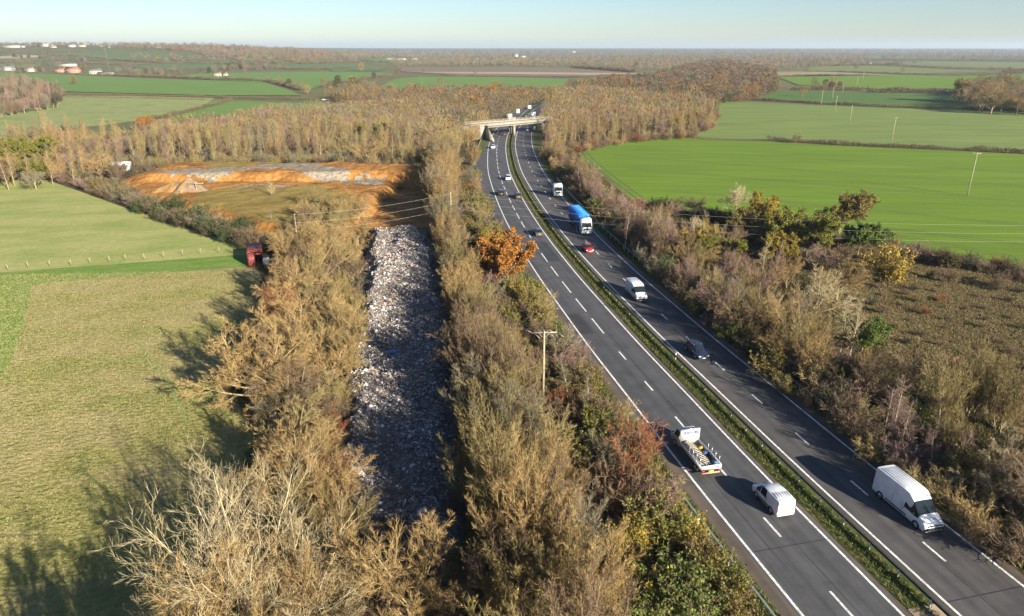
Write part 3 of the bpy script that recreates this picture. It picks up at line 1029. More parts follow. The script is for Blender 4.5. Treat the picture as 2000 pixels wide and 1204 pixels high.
M_SOIL = ground_mat('orange_soil', [
    ([(0.15, 0.072, 0.024), (0.29, 0.138, 0.036), (0.38, 0.19, 0.055), (0.23, 0.12, 0.045)], [0.28, 0.45, 0.6, 0.75], (9, 6, 7), 0.1, 7, 1),
    ([(0.55, 0.52, 0.5), (1, 1, 1)], [0.34, 0.56], (1.3, 1.3, 1.3), 0, 6, 0.8)], bump=((1.4, 1.4, 1.0), 1.0, 0.6))
M_SOILG = ground_mat('soil_grass', [
    ([(0.17, 0.12, 0.035), (0.23, 0.165, 0.045), (0.20, 0.17, 0.05)], [0.3, 0.5, 0.7], (9, 6, 7), 0.1, 6, 1),
    ([(0.7, 0.7, 0.65), (1, 1, 1)], [0.34, 0.56], (0.9, 0.9, 0.9), 0, 6, 0.7)], bump=((0.7, 0.7, 0.7), 0.6, 0.2))
M_RUBBLE = ground_mat('grey_rubble', [
    ([(0.13, 0.108, 0.075), (0.225, 0.19, 0.14), (0.31, 0.27, 0.205)], [0.34, 0.5, 0.64], (0.9, 0.9, 0.9), 0.1, 8, 1)], bump=((0.8, 0.8, 0.8), 1.0, 0.4))
mi = mi.reshape(cx.shape)
mi[np.maximum(Z[:-1, :-1], Z[1:, 1:]) < 0.34] = -1
o = link('soil_bank', make_mesh('soil_bank', V, [(Q[mi == k], k) for k in range(3)], [M_SOIL, M_SOILG, M_RUBBLE], True))
tag(o, 'bare orange soil bank with grey rubble on its crown, below the wood', 'soil bank', kind='structure')


def heap(name, cxy, r, h, m, label, seed):
    rng = np.random.default_rng(seed)
    n, k = 40, 12
    a = np.arange(n) * 2 * PI / n
    t = np.linspace(0, 1, k)
    A, T = np.meshgrid(a, t, indexing='ij')
    rad = r * (1 - T * 0.97) * (1 + 0.14 * np.sin(A * 3 + seed) + 0.08 * np.sin(A * 7 + 2 * seed))
    x, y = cxy[0] + rad * np.cos(A), cxy[1] + rad * np.sin(A)
    z = h * (1 - (1 - T) ** 1.1) + 0.25 * fbm(x, y, 2.5, seed) * (1 - T) * 4 * T
    V = np.stack([x, y, z + soil_h(cxy[0], cxy[1]) * 0.3], -1).reshape(-1, 3)
    ix = np.arange(n * k).reshape(n, k)
    nx2 = np.roll(ix, -1, 0)
    Q = np.stack([ix[:, :-1], nx2[:, :-1], nx2[:, 1:], ix[:, 1:]], -1).reshape(-1, 4)
    o = link(name, make_mesh(name, V, [(Q, 0)], [m], True))
    return tag(o, label, 'spoil heap')


patch('soil_floor', [(700, 352), (740, 346), (856, 346), (850, 446), (705, 446)], M_SOIL, 0.045)
M_SPOIL = ground_mat('spoil', [([(0.12, 0.09, 0.065), (0.20, 0.14, 0.085), (0.33, 0.17, 0.05), (0.17, 0.125, 0.09)], [0.3, 0.45, 0.58, 0.72], (4, 4, 4), 0, 6, 1)], bump=((0.8, 0.8, 0.8), 0.8, 0.4))
p = at(345, 384)
heap('spoil_heap', (p[0], p[1]), 7.5, 3.6, M_SPOIL, 'low orange spoil heap beside the taller grey spoil heap', 3)
p = at(372, 386)
heap('spoil_heap', (p[0] + 0.5, p[1]), 6.0, 5.0, M_SPOIL, 'tall grey and orange spoil heap behind the dark hedge bushes', 8)

# the rubbish strip
RUB_L = np.array([(-14.0, 40), (-16.6, 47), (-17.3, 52), (-19.3, 62), (-20.6, 70), (-23.0, 88), (-25.4, 103), (-28.6, 128), (-31.6, 148), (-32.2, 153)])
RUB_R = np.array([(-5.0, 40), (-3.9, 47), (-4.2, 52), (-5.6, 62), (-6.4, 70), (-8.2, 88), (-10.0, 103), (-14.0, 128), (-19.2, 148), (-19.6, 153)])


def rub_h(x, y):
    l = np.interp(y, RUB_L[:, 1], RUB_L[:, 0])
    r = np.interp(y, RUB_R[:, 1], RUB_R[:, 0])
    t = (x - l) / (r - l)
    t = t + 0.07 * fbm(x, y, 6, 91) * (1 - np.abs(2 * t - 1) * 0.2)
    e = smooth(0.03, 0.20, t) * (1 - smooth(0.80, 0.97, t)) * smooth(41, 50, y + 1.5 * fbm(x, y, 3, 71)) * (1 - smooth(148, 152, y))
    hh = 1.9 + 0.65 * vnoise(x, y, 9, 12) + 0.42 * fbm(x, y, 3.2, 17) - 0.9 * (1 - smooth(48, 75, y)) + 0.5 * np.sin(t * 9.0 + 1.2) * 0.25
    return e * hh


yy = np.arange(40, 153.2, 0.4)
tt = np.linspace(0, 1, 42)
Yg, Tg = np.meshgrid(yy, tt, indexing='ij')
Xg = np.interp(Yg, RUB_L[:, 1], RUB_L[:, 0]) * (1 - Tg) + np.interp(Yg, RUB_R[:, 1], RUB_R[:, 0]) * Tg
Zg = rub_h(Xg, Yg) + 0.06
ix = np.arange(Xg.size).reshape(Xg.shape)
Qr = np.stack([ix[:-1, :-1], ix[:-1, 1:], ix[1:, 1:], ix[1:, :-1]], -1).reshape(-1, 4)
Vr = np.stack([Xg, Yg, Zg], -1).reshape(-1, 3)
rng = np.random.default_rng(77)
NP = 250000
py = 41 + (152 - 41) * rng.uniform(0, 1, NP) ** 1.15
t = rng.uniform(0.02, 0.98, NP)
px = np.interp(py, RUB_L[:, 1], RUB_L[:, 0]) * (1 - t) + np.interp(py, RUB_R[:, 1], RUB_R[:, 0]) * t
pz = rub_h(px, py)
ok = (pz > 0.15) & ((fbm(px, py, 5, 203) > -0.35) | (rng.uniform(0, 1, NP) < 0.35))
px, py, pz = px[ok], py[ok], pz[ok]
n = len(px)
size = 0.032 + 0.044 * rng.exponential(1, n).clip(0, 4.5)
size *= 0.75 + 0.004 * (py - 40)
big_ = rng.uniform(0, 1, n) < 0.0018
size[big_] = rng.uniform(0.2, 0.42, int(big_.sum()))
nr = norm(rng.normal(0, 0.6, (n, 3)) + np.array([0, 0, 0.9]))
u = norm(np.cross(nr, rng.normal(0, 1, (n, 3))))
w = np.cross(nr, u)
asp = rng.uniform(0.25, 1.0, n)
c = np.stack([px, py, pz + 0.05 + size * 0.4 * rng.uniform(0, 1, n)], -1)
su, sw = (size)[:, None], (size * asp)[:, None]
fold = (nr * (size * rng.uniform(-0.5, 0.6, n))[:, None])
Vp = np.stack([c - u * su - w * sw, c - w * sw + fold, c + u * su - w * sw * rng.uniform(.3, 1, (n, 1)), c + u * su + w * sw, c + w * sw + fold, c - u * su + w * sw * rng.uniform(.3, 1, (n, 1))], 1).reshape(-1, 3)
b = np.arange(n)[:, None] * 6
Qp = np.concatenate([b + np.array([[0, 1, 4, 5]]), b + np.array([[1, 2, 3, 4]])])
M_WASTE = island_mat('shredded_waste', [(0.092, 0.079, 0.070), (0.164, 0.138, 0.119), (0.236, 0.202, 0.174), (0.329, 0.285, 0.246), (0.250, 0.151, 0.097), (0.407, 0.365, 0.328), (0.525, 0.502, 0.482), (0.236, 0.234, 0.246), (0.558, 0.549, 0.550), (0.302, 0.185, 0.149), (0.059, 0.097, 0.200), (0.420, 0.331, 0.209)],
                     [0, 0.14, 0.28, 0.42, 0.52, 0.58, 0.70, 0.80, 0.85, 0.94, 0.965, 0.975], 'CONSTANT', 0.7)
M_MUCK = flat('waste_muck', (0.13, 0.105, 0.08), 0.95, var=0.4, scale=0.7)
me = make_mesh('rubbish', np.concatenate([Vr, Vp]), [(Qr, 0), (Qp + len(Vr), 1)], [M_MUCK, M_WASTE])
tag(link('rubbish', me), 'long heap of shredded grey and white waste dumped between two belts of trees', 'rubbish', kind='stuff')
mb = MB()
p = at(767, 678, 2.0)
mb.box((p[0], p[1], float(rub_h(p[0], p[1])) + 0.25), (0.9, 0.6, 0.35), 0.4, 0.8)
mb.box((p[0] + 0.4, p[1] - .2, float(rub_h(p[0], p[1])) + 0.3), (0.4, 0.5, 0.3), 0.9, 0.7)
tag(mb.build('plastic_sack', flat('blue_plastic', (0.06, 0.25, 0.60), 0.4), bevel=0.05), 'crumpled bright blue plastic sack lying on the rubbish', 'sack')

# ------------------------------------------------------------------ bridge
M_DECK = flat('bridge_deck_tarmac', (0.155, 0.135, 0.10), 0.9, var=0.15, scale=0.3)
M_PARA = flat('parapet_concrete', (0.25, 0.225, 0.18), 0.85, var=0.12, scale=0.4)
zb = 6.6
bl, br_ = at(868, 248, zb), at(1062, 232, zb)
bl2 = at(700, 258, 2.0)
dirb = norm((br_ - bl)[None])[0]
mid = (bl + br_) / 2
Lb = float(np.linalg.norm(br_ - bl)) + 6
ang = math.atan2(dirb[1], dirb[0])
# crossing point of the deck with the road centre line
best = min(RC, key=lambda q: abs((q[0] - bl[0]) * dirb[1] - (q[1] - bl[1]) * dirb[0]) + (abs(q[1] - 372) > 60) * 1e6)
bro = empty('road_bridge', (best[0], best[1], 0), ang)
tag(bro, 'pale concrete road bridge carrying a lane over the dual carriageway', 'bridge')
wB = 5.2
mb = MB()
mb.box((-1.0, 0, zb - 0.75), (50, wB, 0.9), 0)
mb.box((-1.0, 0, zb - 1.55), (42, wB * 0.7, 0.75), 0)
mb.build('deck', M_PARA, bro, 0.03)
MB().box((-6, 0, zb - 0.28), (62, wB - 0.9, 0.06)).build('deck_surface', M_DECK, bro)
for sgn in (-1, 1):
    mb = MB().box((-1.0, sgn * (wB / 2 - 0.2), zb - 0.1), (50, 0.4, 0.40))
    o = mb.build('parapet', M_PARA, bro, 0.02)
    r_ = MB()
    for q in np.arange(-25, 23.5, 2.4):
        r_.box((q, sgn * (wB / 2 - 0.2), zb + 0.55), (0.09, 0.09, 0.95))
    for h_ in (0.45, 0.75, 1.0):
        r_.box((-1.0, sgn * (wB / 2 - 0.2), zb + h_), (49, 0.06, 0.06))
    r_.build('railing', flat('parapet_rail', (0.40, 0.35, 0.26), 0.6), o)
mb = MB()
for q in (-1.5, 0, 1.5):
    mb.box((0, q, (zb - 1.9) / 2), (0.9, 0.9, zb - 1.9))
mb.box((0, 0, zb - 2.1), (1.1, 4.4, 0.5))
mb.build('pier', M_CONC, bro, 0.04)
for sgn in (-1, 1):
    mb = MB().prism([(sgn * 17.5, 0.0), (sgn * 21.0, 0), (sgn * 21.0, zb - 1.2), (sgn * 17.9, zb - 1.2)], wB / 2 + 0.6)
    o = mb.build('abutment', M_CONC, bro, 0.04)
    for q in (-1, 1):
        wg = MB()
        V = [(sgn * 17.4, q * 3.3, 0), (sgn * 18.2, q * 3.3, 0), (sgn * 18.2, q * 3.3, zb - 0.5), (sgn * 17.4, q * 3.3, zb - 0.5),
             (sgn * 21.5, q * 14, 0), (sgn * 22.3, q * 14, 0), (sgn * 22.3, q * 14, 0.8), (sgn * 21.5, q * 14, 0.8)]
        wg.add(V, [(0, 1, 2, 3), (4, 7, 6, 5), (0, 4, 5, 1), (3, 2, 6, 7), (0, 3, 7, 4), (1, 5, 6, 2)])
        wg.build('wing_wall', M_CONC, o)

# approach embankments
for sgn, Ln in ((-1, 85), (1, 70)):
    n = 18
    V, Fq = [], []
    for i in range(n + 1):
        q = i / n
        x = sgn * (21.0 + Ln * q)
        h_ = (zb - 0.35) * (1 - smooth(0, 1, q)) + 0.05
        tw_ = 3.1 + (0.9 + h_ * 2.0) * float(smooth(0.06, 0.3, q))
        for yv, zv in ((-tw_, 0.0), (-2.9, h_), (2.9, h_), (tw_, 0.0)):
            V.append((x, yv, zv))
    for i in range(n):
        for j in range(3):
            a = i * 4 + j
            Fq.append((a, a + 1, a + 5, a + 4))
    me = make_mesh('embankment', np.array(V), [(np.array(Fq), 0)], [M_SCRUB], False)
    o = link('embankment', me)
    o.location = (best[0], best[1], 0.05)
    o.rotation_euler = (0, 0, ang)
    tag(o, None, None, kind='structure')

# ------------------------------------------------------------------ crash barriers
M_RAIL = flat('galvanised_rail', (0.32, 0.34, 0.32), 0.5, 0.5, var=0.15)
M_RAILG = flat('weathered_rail', (0.055, 0.075, 0.06), 0.55, 0.4, var=0.2)
M_POST = flat('barrier_post', (0.50, 0.48, 0.42), 0.6, 0.2)


def barrier(name, off, s0, s1, label, m, zr=0.65, postgap=3.2, double=False):
    o = empty(name, (*road_at(np.array([s0]))[0][0], 0))
    tag(o, label, 'crash barrier')
    ox = np.array(o.location)
    V, Q, k = [], [], 0
    for z0, z1, d in ((zr - 0.16, zr - 0.05, 0.05), (zr - 0.05, zr + 0.05, -0.03), (zr + 0.05, zr + 0.16, 0.05)):
        for side in ((-1, 1) if double else (1,)):
            a, q = strip(off + side * 0.05 + d, off + side * 0.05 + d, s0, s1, z0, 2.0)
            h = len(a) // 2
            a[h:, 2] = z1
            b_ = a.copy()
            V.append(a - ox)
            Q.append(q + k)
            k += len(a)
    a, q = strip(off - 0.09, off + 0.09, s0, s1, zr + 0.165, 2.0)
    V.append(a - ox)
    Q.append(q + k)
    link('rail', make_mesh('rail', np.concatenate(V), [(np.concatenate(Q), 0)], [m]), o)
    ss = np.arange(s0 + 0.8, s1, postgap)[:100]
    pp, tt_ = road_at(ss)
    pm = MB().box((0, 0, 0.36), (0.13, 0.10, 0.72))
    first = None
    for q, tv in zip(pp, tt_):
        nrm = np.array([tv[1], -tv[0]])
        c = q + nrm * (off - 0.16)
        if first is None:
            first = pm.build('post', M_POST, o)
            pobj = first
        else:
            pobj = first.copy()
            COL.objects.link(pobj)
            pobj.parent = o
        pobj.location = (c[0] - ox[0], c[1] - ox[1], 0)
        pobj.rotation_euler = (0, 0, math.atan2(tv[1], tv[0]))
    return o


barrier('crash_barrier', 0.62, s_of_y(20), s_of_y(335), 'long dark crash barrier on the grassy central reservation', M_RAILG, double=True)
barrier('crash_barrier', 11.75, s_of_y(30), s_of_y(215), 'crash barrier on the verge beneath the bushes beside the oncoming traffic', M_RAIL)
barrier('crash_barrier', -11.75, s_of_y(24), s_of_y(57), 'short crash barrier on the verge above the green brambles', M_RAIL)
barrier('crash_barrier', -11.9, s_of_y(95), s_of_y(140), 'crash barrier on the verge beside the orange oak', M_RAILG)
barrier('crash_barrier', -13.3, s_of_y(285), s_of_y(350), 'crash barrier on the verge leading up to the bridge abutment', M_RAIL)

# marker sign by the barrier, delineator on the central reservation
p = at(1357, 1042)
sg = empty('marker_sign', (p[0], p[1], 0), R(10))
tag(sg, 'small pale yellow marker sign on a short post behind the verge barrier', 'sign')
MB().cyl((0, 0, 0), (0, 0, 1.1), 0.03).build('post', M_POST, sg)
MB().box((0, -0.05, 1.25), (0.50, 0.03, 0.62)).build('sign_plate', flat('sign_yellow', (0.62, 0.66, 0.30), 0.5), sg, 0.01)
p = at(1319, 703)
dl = empty('verge_marker', (p[0], p[1], 0))
tag(dl, 'thin white marker post with a red top beside the central crash barrier', 'marker post')
MB().box((0, 0, 0.5), (0.12, 0.08, 1.0)).build('post', flat('marker_white', (0.7, 0.68, 0.62), 0.5), dl, 0.01)
MB().box((0, 0, 1.1), (0.125, 0.085, 0.22)).build('reflector', flat('marker_red', (0.55, 0.10, 0.05), 0.4), dl, 0.01)

# ------------------------------------------------------------------ vehicles
M_GLASS = flat('vehicle_glass', (0.012, 0.018, 0.022), 0.12, 0.0, 0.35)
M_TYRE = flat('tyre_rubber', (0.022, 0.022, 0.022), 0.85)
M_RIM = flat('alloy_rim', (0.42, 0.42, 0.43), 0.35, 0.8)
M_TRIM = flat('black_trim', (0.025, 0.025, 0.027), 0.55)
M_LAMP = flat('headlamp', (0.75, 0.77, 0.78), 0.15, 0.1, 0.8)
M_TAIL = flat('tail_lamp', (0.42, 0.02, 0.015), 0.25, 0, 0.7)
M_PLW = flat('plate_white', (0.78, 0.78, 0.74), 0.5)
M_PLY = flat('plate_yellow', (0.70, 0.50, 0.03), 0.5)


def paint(name, col, rough=0.28, metal=0.0, var=0.0):
    m = flat(name, col, rough, metal, 0.6, var, 1.6)
    m.node_tree.nodes['Principled BSDF'].inputs['Coat Weight'].default_value = 0.5
    return m


M_WHITE = paint('white_paint', (0.64, 0.65, 0.655), var=0.09)
M_NAVY = paint('navy_paint', (0.022, 0.035, 0.065), 0.2, 0.3)
M_RED = paint('red_paint', (0.30, 0.022, 0.02))
M_GREYP = paint('grey_paint', (0.10, 0.10, 0.105), 0.25, 0.4)
M_BRONZE = paint('bronze_paint', (0.14, 0.105, 0.08), 0.25, 0.5)
M_SILVER = paint('silver_paint', (0.45, 0.47, 0.48), 0.25, 0.6)
M_BLACKP = paint('black_paint', (0.022, 0.022, 0.026), 0.2, 0.2)


def loft(root, st, m, glass):
    """st: stations (x, half width, belt z, top half width, top z) from tail to nose. glass: {(station, 'side'|'top')}"""
    rows = []
    for (x, w, zbt, wt, zt) in st:
        zbt = min(zbt, zt - 0.10)
        rows.append([(x, w * 0.90, 0.24), (x, w * 0.985, 0.36), (x, w, min(0.66, zbt - 0.08)), (x, w * 0.985, zbt), (x, wt, zt - 0.05), (x, wt * 0.86, zt), (x, 0, zt + 0.025)])
    V, n = [], len(st)
    for r_ in rows:
        V += [(x, y, z) for x, y, z in r_] + [(x, -y, z) for x, y, z in r_[:-1][::-1]]
    k = 13
    parts = {'body': [], 'windscreen': [], 'side_window': [], 'rear_window': []}
    for i in range(n - 1):
        for j in range(k - 1):
            f = (i * k + j, (i + 1) * k + j, (i + 1) * k + j + 1, i * k + j + 1)
            jj = min(j, 11 - j)
            key = 'body'
            if (i, 'side') in glass and jj == 3:
                key = 'side_window'
            elif (i, 'front') in glass and jj >= 4:
                key = 'windscreen'
            elif (i, 'rear') in glass and jj >= 4:
                key = 'rear_window'
            parts[key].append(f)
    V = np.array(V)
    capA = list(range(k))
    capB = [(n - 1) * k + j for j in range(k)][::-1]
    bm_out = []
    for key, fs in parts.items():
        if not fs:
            continue
        if key == 'side_window':
            for sg_ in (0, 1):
                sel = [f for f in fs if (V[f[0]][1] > 0) == bool(sg_)]
                if sel:
                    g = MB().add(V, sel)
                    ob = g.build('side_window', M_GLASS, root)
            continue
        g = MB().add(V, fs + ([capA, capB] if key == 'body' else []))
        ob = g.build(key, m if key == 'body' else M_GLASS, root, smooth_shade=(key == 'body'))
        if key == 'body':
            md = ob.modifiers.new('edge', 'EDGE_SPLIT')
            md.split_angle = R(38)
    # floor pan
    MB().box(((st[0][0] + st[-1][0]) / 2, 0, 0.28), (st[-1][0] - st[0][0] - 0.1, st[1][1] * 1.7, 0.06)).build('underbody', M_TRIM, root)


def wheels(root, xs_, hw, r, w=0.22, dual=()):
    for x in xs_:
        for sg_ in (-1, 1):
            y = sg_ * (hw - w / 2 + 0.02)
            wh = MB().cyl((x, y - w / 2, r), (x, y + w / 2, r), r, n=20).build('wheel', M_TYRE, root, smooth_shade=False)
            MB().cyl((x, y + sg_ * (w / 2 - 0.02), r), (x, y + sg_ * (w / 2 + 0.012), r), r * 0.62, n=14).build('rim', M_RIM, wh)
        # black band drawn on the body side for the shadow gap round the wheel
        for sg_ in (-1, 1):
            y = sg_ * (hw - 0.03)
            a = np.linspace(0, PI, 11)
            V = [(x + (r + 0.07) * math.cos(q), y + sg_ * 0.035, r + (r + 0.07) * math.sin(q)) for q in a] + [(x + (r - 0.02) * math.cos(q), y + sg_ * 0.035, r + (r - 0.02) * math.sin(q)) for q in a]
            F_ = [(i, i + 1, i + 12, i + 11) for i in range(10)]
            MB().add(V, F_).build('arch_shadow_gap', M_TRIM, root)


def small(root, name, m, c, s, bev=0.015, rz=0.0, ry=0.0):
    return MB().box(c, s, rz, 1.0, ry).build(name, m, root, bev)


def mirrors(root, x, hw, z, m):
    for sg_ in (-1, 1):
        small(root, 'mirror', m, (x, sg_ * (hw + 0.11), z), (0.12, 0.20, 0.16), 0.03)


def place_vehicle(root, s_, off, rev, L):
    """s_: distance along the road; rev: heading towards the viewpoint"""
    p_, t_ = road_at(np.array([s_]))
    nr_ = np.array([t_[0][1], -t_[0][0]])
    c = p_[0] + nr_ * off
    h = math.atan2(t_[0][1], t_[0][0]) + (PI if rev else 0)
    root.location = (c[0], c[1], 0.066)
    root.rotation_euler = (0, 0, h)


def s_from_px(px, py):
    q = at(px, py)
    d = np.hypot(RC[:, 0] - q[0], RC[:, 1] - q[1])
    i = int(np.argmin(d))
    p_, t_ = road_at(RS[i:i + 1])
    nr_ = np.array([t_[0][1], -t_[0][0]])
    return RS[i], float(np.dot(q[:2] - p_[0], nr_))


def car(label, m, L=4.3, W=0.90, H=1.47, estate=False, suv=0.0, name='car', cat='car'):
    r_ = empty(name)
    tag(r_, label, cat)
    h = H
    rear = [(0.0, W * .86, .80, W * .78, .88), (0.10, W * .95, .86, W * .82, .98)]
    if estate:
        rear += [(0.50, W, .92, W * .70, h - 0.05)]
    else:
        rear += [(0.75, W, .92, W * .66, h - 0.06)]
    st = rear + [(1.35, W, .92, W * .68, h), (1.43, W, .92, W * .68, h), (2.30, W, .90, W * .68, h - .01), (2.38, W, .90, W * .68, h - .015), (2.62 * L / 4.3, W, .89, W * .65, h - 0.05), (3.30 * L / 4.3, W, .86, W * .80, .98), (L - 0.42, W * .97, .74, W * .80, .86), (L - 0.12, W * .90, .62, W * .76, .76), (L, W * .80, .5, W * .66, .62)]
    loft(r_, st, m, {(1, 'rear'), (2, 'side'), (4, 'side'), (6, 'side'), (7, 'side'), (7, 'front')})
    wheels(r_, (0.78, L - 0.85), W, 0.32)
    for sg_ in (-1, 1):
        small(r_, 'headlight', M_LAMP, (L - 0.13, sg_ * W * .66, .66), (0.22, 0.34, 0.12), 0.03, -sg_ * 0.35)
        small(r_, 'tail_light', M_TAIL, (0.05, sg_ * W * .74, .80), (0.10, 0.26, 0.17), 0.02)
    small(r_, 'grille', M_TRIM, (L - 0.01, 0, .50), (0.05, W * 0.9, 0.14), 0.02)
    small(r_, 'number_plate', M_PLW, (L + 0.02, 0, .42), (0.03, 0.52, 0.11), 0.005)
    small(r_, 'number_plate', M_PLY, (-0.02, 0, .62), (0.03, 0.52, 0.11), 0.005)
    mirrors(r_, 3.0 * L / 4.3, W, 0.98, m)
    return r_


def van(label, L, W, H, nose, m=M_WHITE, name='van', small_van=False, rails=True):
    """panel van: blunt bonnet of length nose, tall load body"""
    r_ = empty(name)
    tag(r_, label, 'van')
    zb_ = 1.05 if not small_van else 0.95
    cab = L - nose
    hb = 1.18 if not small_van else 1.02
    st = [(0.0, W * .95, zb_, W * .86, H - 0.10), (0.08, W * .99, zb_, W * .90, H - 0.03), (0.7, W, zb_, W * .91, H), (cab - 2.05, W, zb_, W * .91, H), (cab - 1.75, W, zb_, W * .90, H), (cab - 0.95, W, zb_, W * .86, H - 0.06),
          (cab - 0.85, W, zb_, W * .84, H - 0.12), (cab - 0.05 if H > 2.2 else cab, W, zb_, W * .80, hb + (0.30 if H > 2.2 else 0.12)), (cab + nose * .35, W * .99, zb_ - 0.02, W * .82, hb + 0.06), (L - 0.14, W * .95, .84, W * .80, hb - 0.12), (L, W * .86, .6, W * .72, .80)]
    if small_van:
        st = [(0.0, W * .95, zb_, W * .86, H - 0.10), (0.08, W * .99, zb_, W * .90, H - 0.03), (0.7, W, zb_, W * .91, H), (cab - 1.75, W, zb_, W * .91, H), (cab - 1.45, W, zb_, W * .90, H), (cab - 0.62, W, zb_, W * .86, H - 0.06),
              (cab - 0.54, W, zb_, W * .84, H - 0.11), (cab + 0.10, W, zb_, W * .82, hb + 0.12), (cab + nose * .5, W * .99, zb_ - 0.02, W * .84, hb + 0.04), (L - 0.12, W * .96, .84, W * .82, hb - 0.12), (L, W * .90, .6, W * .76, .80)]
    if H > 2.2:
        st = [(0.0, W * .97, zb_, W * .90, H - 0.08), (0.06, W, zb_, W * .92, H - 0.02), (0.7, W, zb_, W * .92, H), (cab - 2.6, W, zb_, W * .92, H), (cab - 2.1, W, zb_, W * .92, H), (cab - 1.35, W, zb_, W * .91, H - 0.05),
              (cab - 0.72, W, zb_, W * .89, 2.12 + (H - 2.4) * 0.3), (cab + 0.06, W, zb_, W * .90, 1.36), (cab + nose * .55, W * .99, zb_ - 0.02, W * .88, 1.16), (L - 0.10, W * .97, .80, W * .88, 0.98), (L, W * .93, .6, W * .80, .84)]
    loft(r_, st, m, {(4, 'side'), (6, 'side'), (6, 'front')} if small_van else {(5, 'x'), (6, 'side'), (6, 'front')})
    if H > 2.2:
        for sg_ in (-1, 1):
            V = [(cab - 1.55, sg_ * (W + 0.012), zb_ + 0.10), (cab - 0.42, sg_ * (W + 0.012), zb_ + 0.06), (cab - 0.62, sg_ * (W * .925), 1.78), (cab - 1.50, sg_ * (W * .945), 1.80)]
            MB().add(V, [(0, 1, 2, 3)]).build('side_window', M_GLASS, r_)
    wheels(r_, (1.05 if not small_van else 0.85, L - 0.95), W, 0.35 if not small_van else 0.32, 0.24)
    for sg_ in (-1, 1):
        small(r_, 'headlight', M_LAMP, (L - 0.16, sg_ * W * .74, .86 if not small_van else .78), (0.26, 0.30, 0.20), 0.04, -sg_ * 0.3)
        small(r_, 'tail_light', M_TAIL, (0.02, sg_ * W * .93, 1.0 if not small_van else .95), (0.07, 0.10, 0.42), 0.02)
        small(r_, 'side_trim', M_TRIM, (L * 0.47, sg_ * (W + 0.008), 0.52), (L * 0.40, 0.03, 0.13), 0.01)
    small(r_, 'bumper', M_TRIM, (L - 0.06, 0, .44), (0.26, W * 1.9, 0.30), 0.06)
    small(r_, 'grille', M_TRIM, (L - 0.01, 0, .78), (0.10, W * 1.45, 0.14), 0.03)
    small(r_, 'number_plate', M_PLW, (L + 0.04, 0, .44), (0.03, 0.52, 0.11), 0.005)
    small(r_, 'number_plate', M_PLY, (-0.02, -0.05, .72), (0.03, 0.52, 0.11), 0.005)
    small(r_, 'rear_bumper', M_WHITE if small_van else M_TRIM, (-0.02, 0, .42), (0.14, W * 1.8, 0.2), 0.04)
    if rails:
        for y in np.linspace(-W * .7, W * .7, 6):
            small(r_, 'roof_rib', m, ((cab - 2.0) / 2 + 0.2, y, H + 0.03), (cab - 2.4, 0.06, 0.05), 0.012)
    for sg_ in (-1, 1):
        for q in ((cab - 1.75, cab - 2.95) if H > 2.2 else (cab - 1.50,)):
            small(r_, 'door_seam', M_TRIM, (q, sg_ * (W + 0.002), 1.02), (0.02, 0.012, 0.95), 0.0)
        small(r_, 'door_handle', M_TRIM, (cab - 1.55, sg_ * (W + 0.012), 1.02), (0.18, 0.03, 0.05), 0.005)
    small(r_, 'rear_door_seam', M_TRIM, (-0.004, 0, 1.25 if H > 2.2 else 1.15), (0.012, 0.02, H * 0.55), 0.0)
    if small_van:
        small(r_, 'high_brake_light', M_TRIM, (0.02, 0, H - 0.10), (0.08, 0.32, 0.05), 0.01)
    mirrors(r_, cab - 0.35, W + 0.04, 1.30 if not small_van else 1.15, M_TRIM)
    return r_


def lorry_cab(root, x0, m, H=3.6, cat=None):
    """cab-over lorry cab, its back at x0; returns nose x"""
    W = 1.22
    b_ = MB().prism([(x0, 0.75), (x0 + 2.05, 0.75), (x0 + 2.25, 0.95), (x0 + 2.22, 1.75), (x0 + 2.05, 2.75), (x0 + 1.65, H - 0.15), (x0 + 1.3, H), (x0, H)], W, W * 0.94)
    cb = b_.build('cab', m, root, 0.05, 2)
    V = [(x0 + 2.238, -W * .90, 1.78), (x0 + 2.238, W * .90, 1.78), (x0 + 2.10, W * .86, 2.62), (x0 + 2.10, -W * .86, 2.62)]
    MB().add(V, [(0, 1, 2, 3)]).build('windscreen', M_GLASS, cb)
    small(cb, 'sun_visor', M_TRIM, (x0 + 2.12, 0, 2.70), (0.22, W * 1.7, 0.07), 0.01)
    for sg_ in (-1, 1):
        V = [(x0 + 0.95, sg_ * (W + .006), 1.75), (x0 + 1.95, sg_ * (W + .006), 1.70), (x0 + 1.88, sg_ * (W * .98), 2.50), (x0 + 0.95, sg_ * (W * .98), 2.50)]
        MB().add(V, [(0, 1, 2, 3)]).build('side_window', M_GLASS, cb)
        small(cb, 'headlight', M_LAMP, (x0 + 2.22, sg_ * .92, .92), (0.14, 0.40, 0.20), 0.03)
        small(cb, 'mirror', M_TRIM, (x0 + 2.15, sg_ * (W + 0.2), 2.15), (0.14, 0.20, 0.62), 0.03)
    small(cb, 'grille', M_TRIM, (x0 + 2.24, 0, 1.28), (0.06, 1.25, 0.42), 0.03)
    small(cb, 'bumper', m, (x0 + 2.15, 0, .55), (0.36, W * 1.98, 0.42), 0.06)
    small(cb, 'number_plate', M_PLW, (x0 + 2.35, 0, .50), (0.03, 0.52, 0.11), 0.005)
    return x0 + 2.3


M_CHAS = flat('chassis', (0.05, 0.05, 0.05), 0.7)


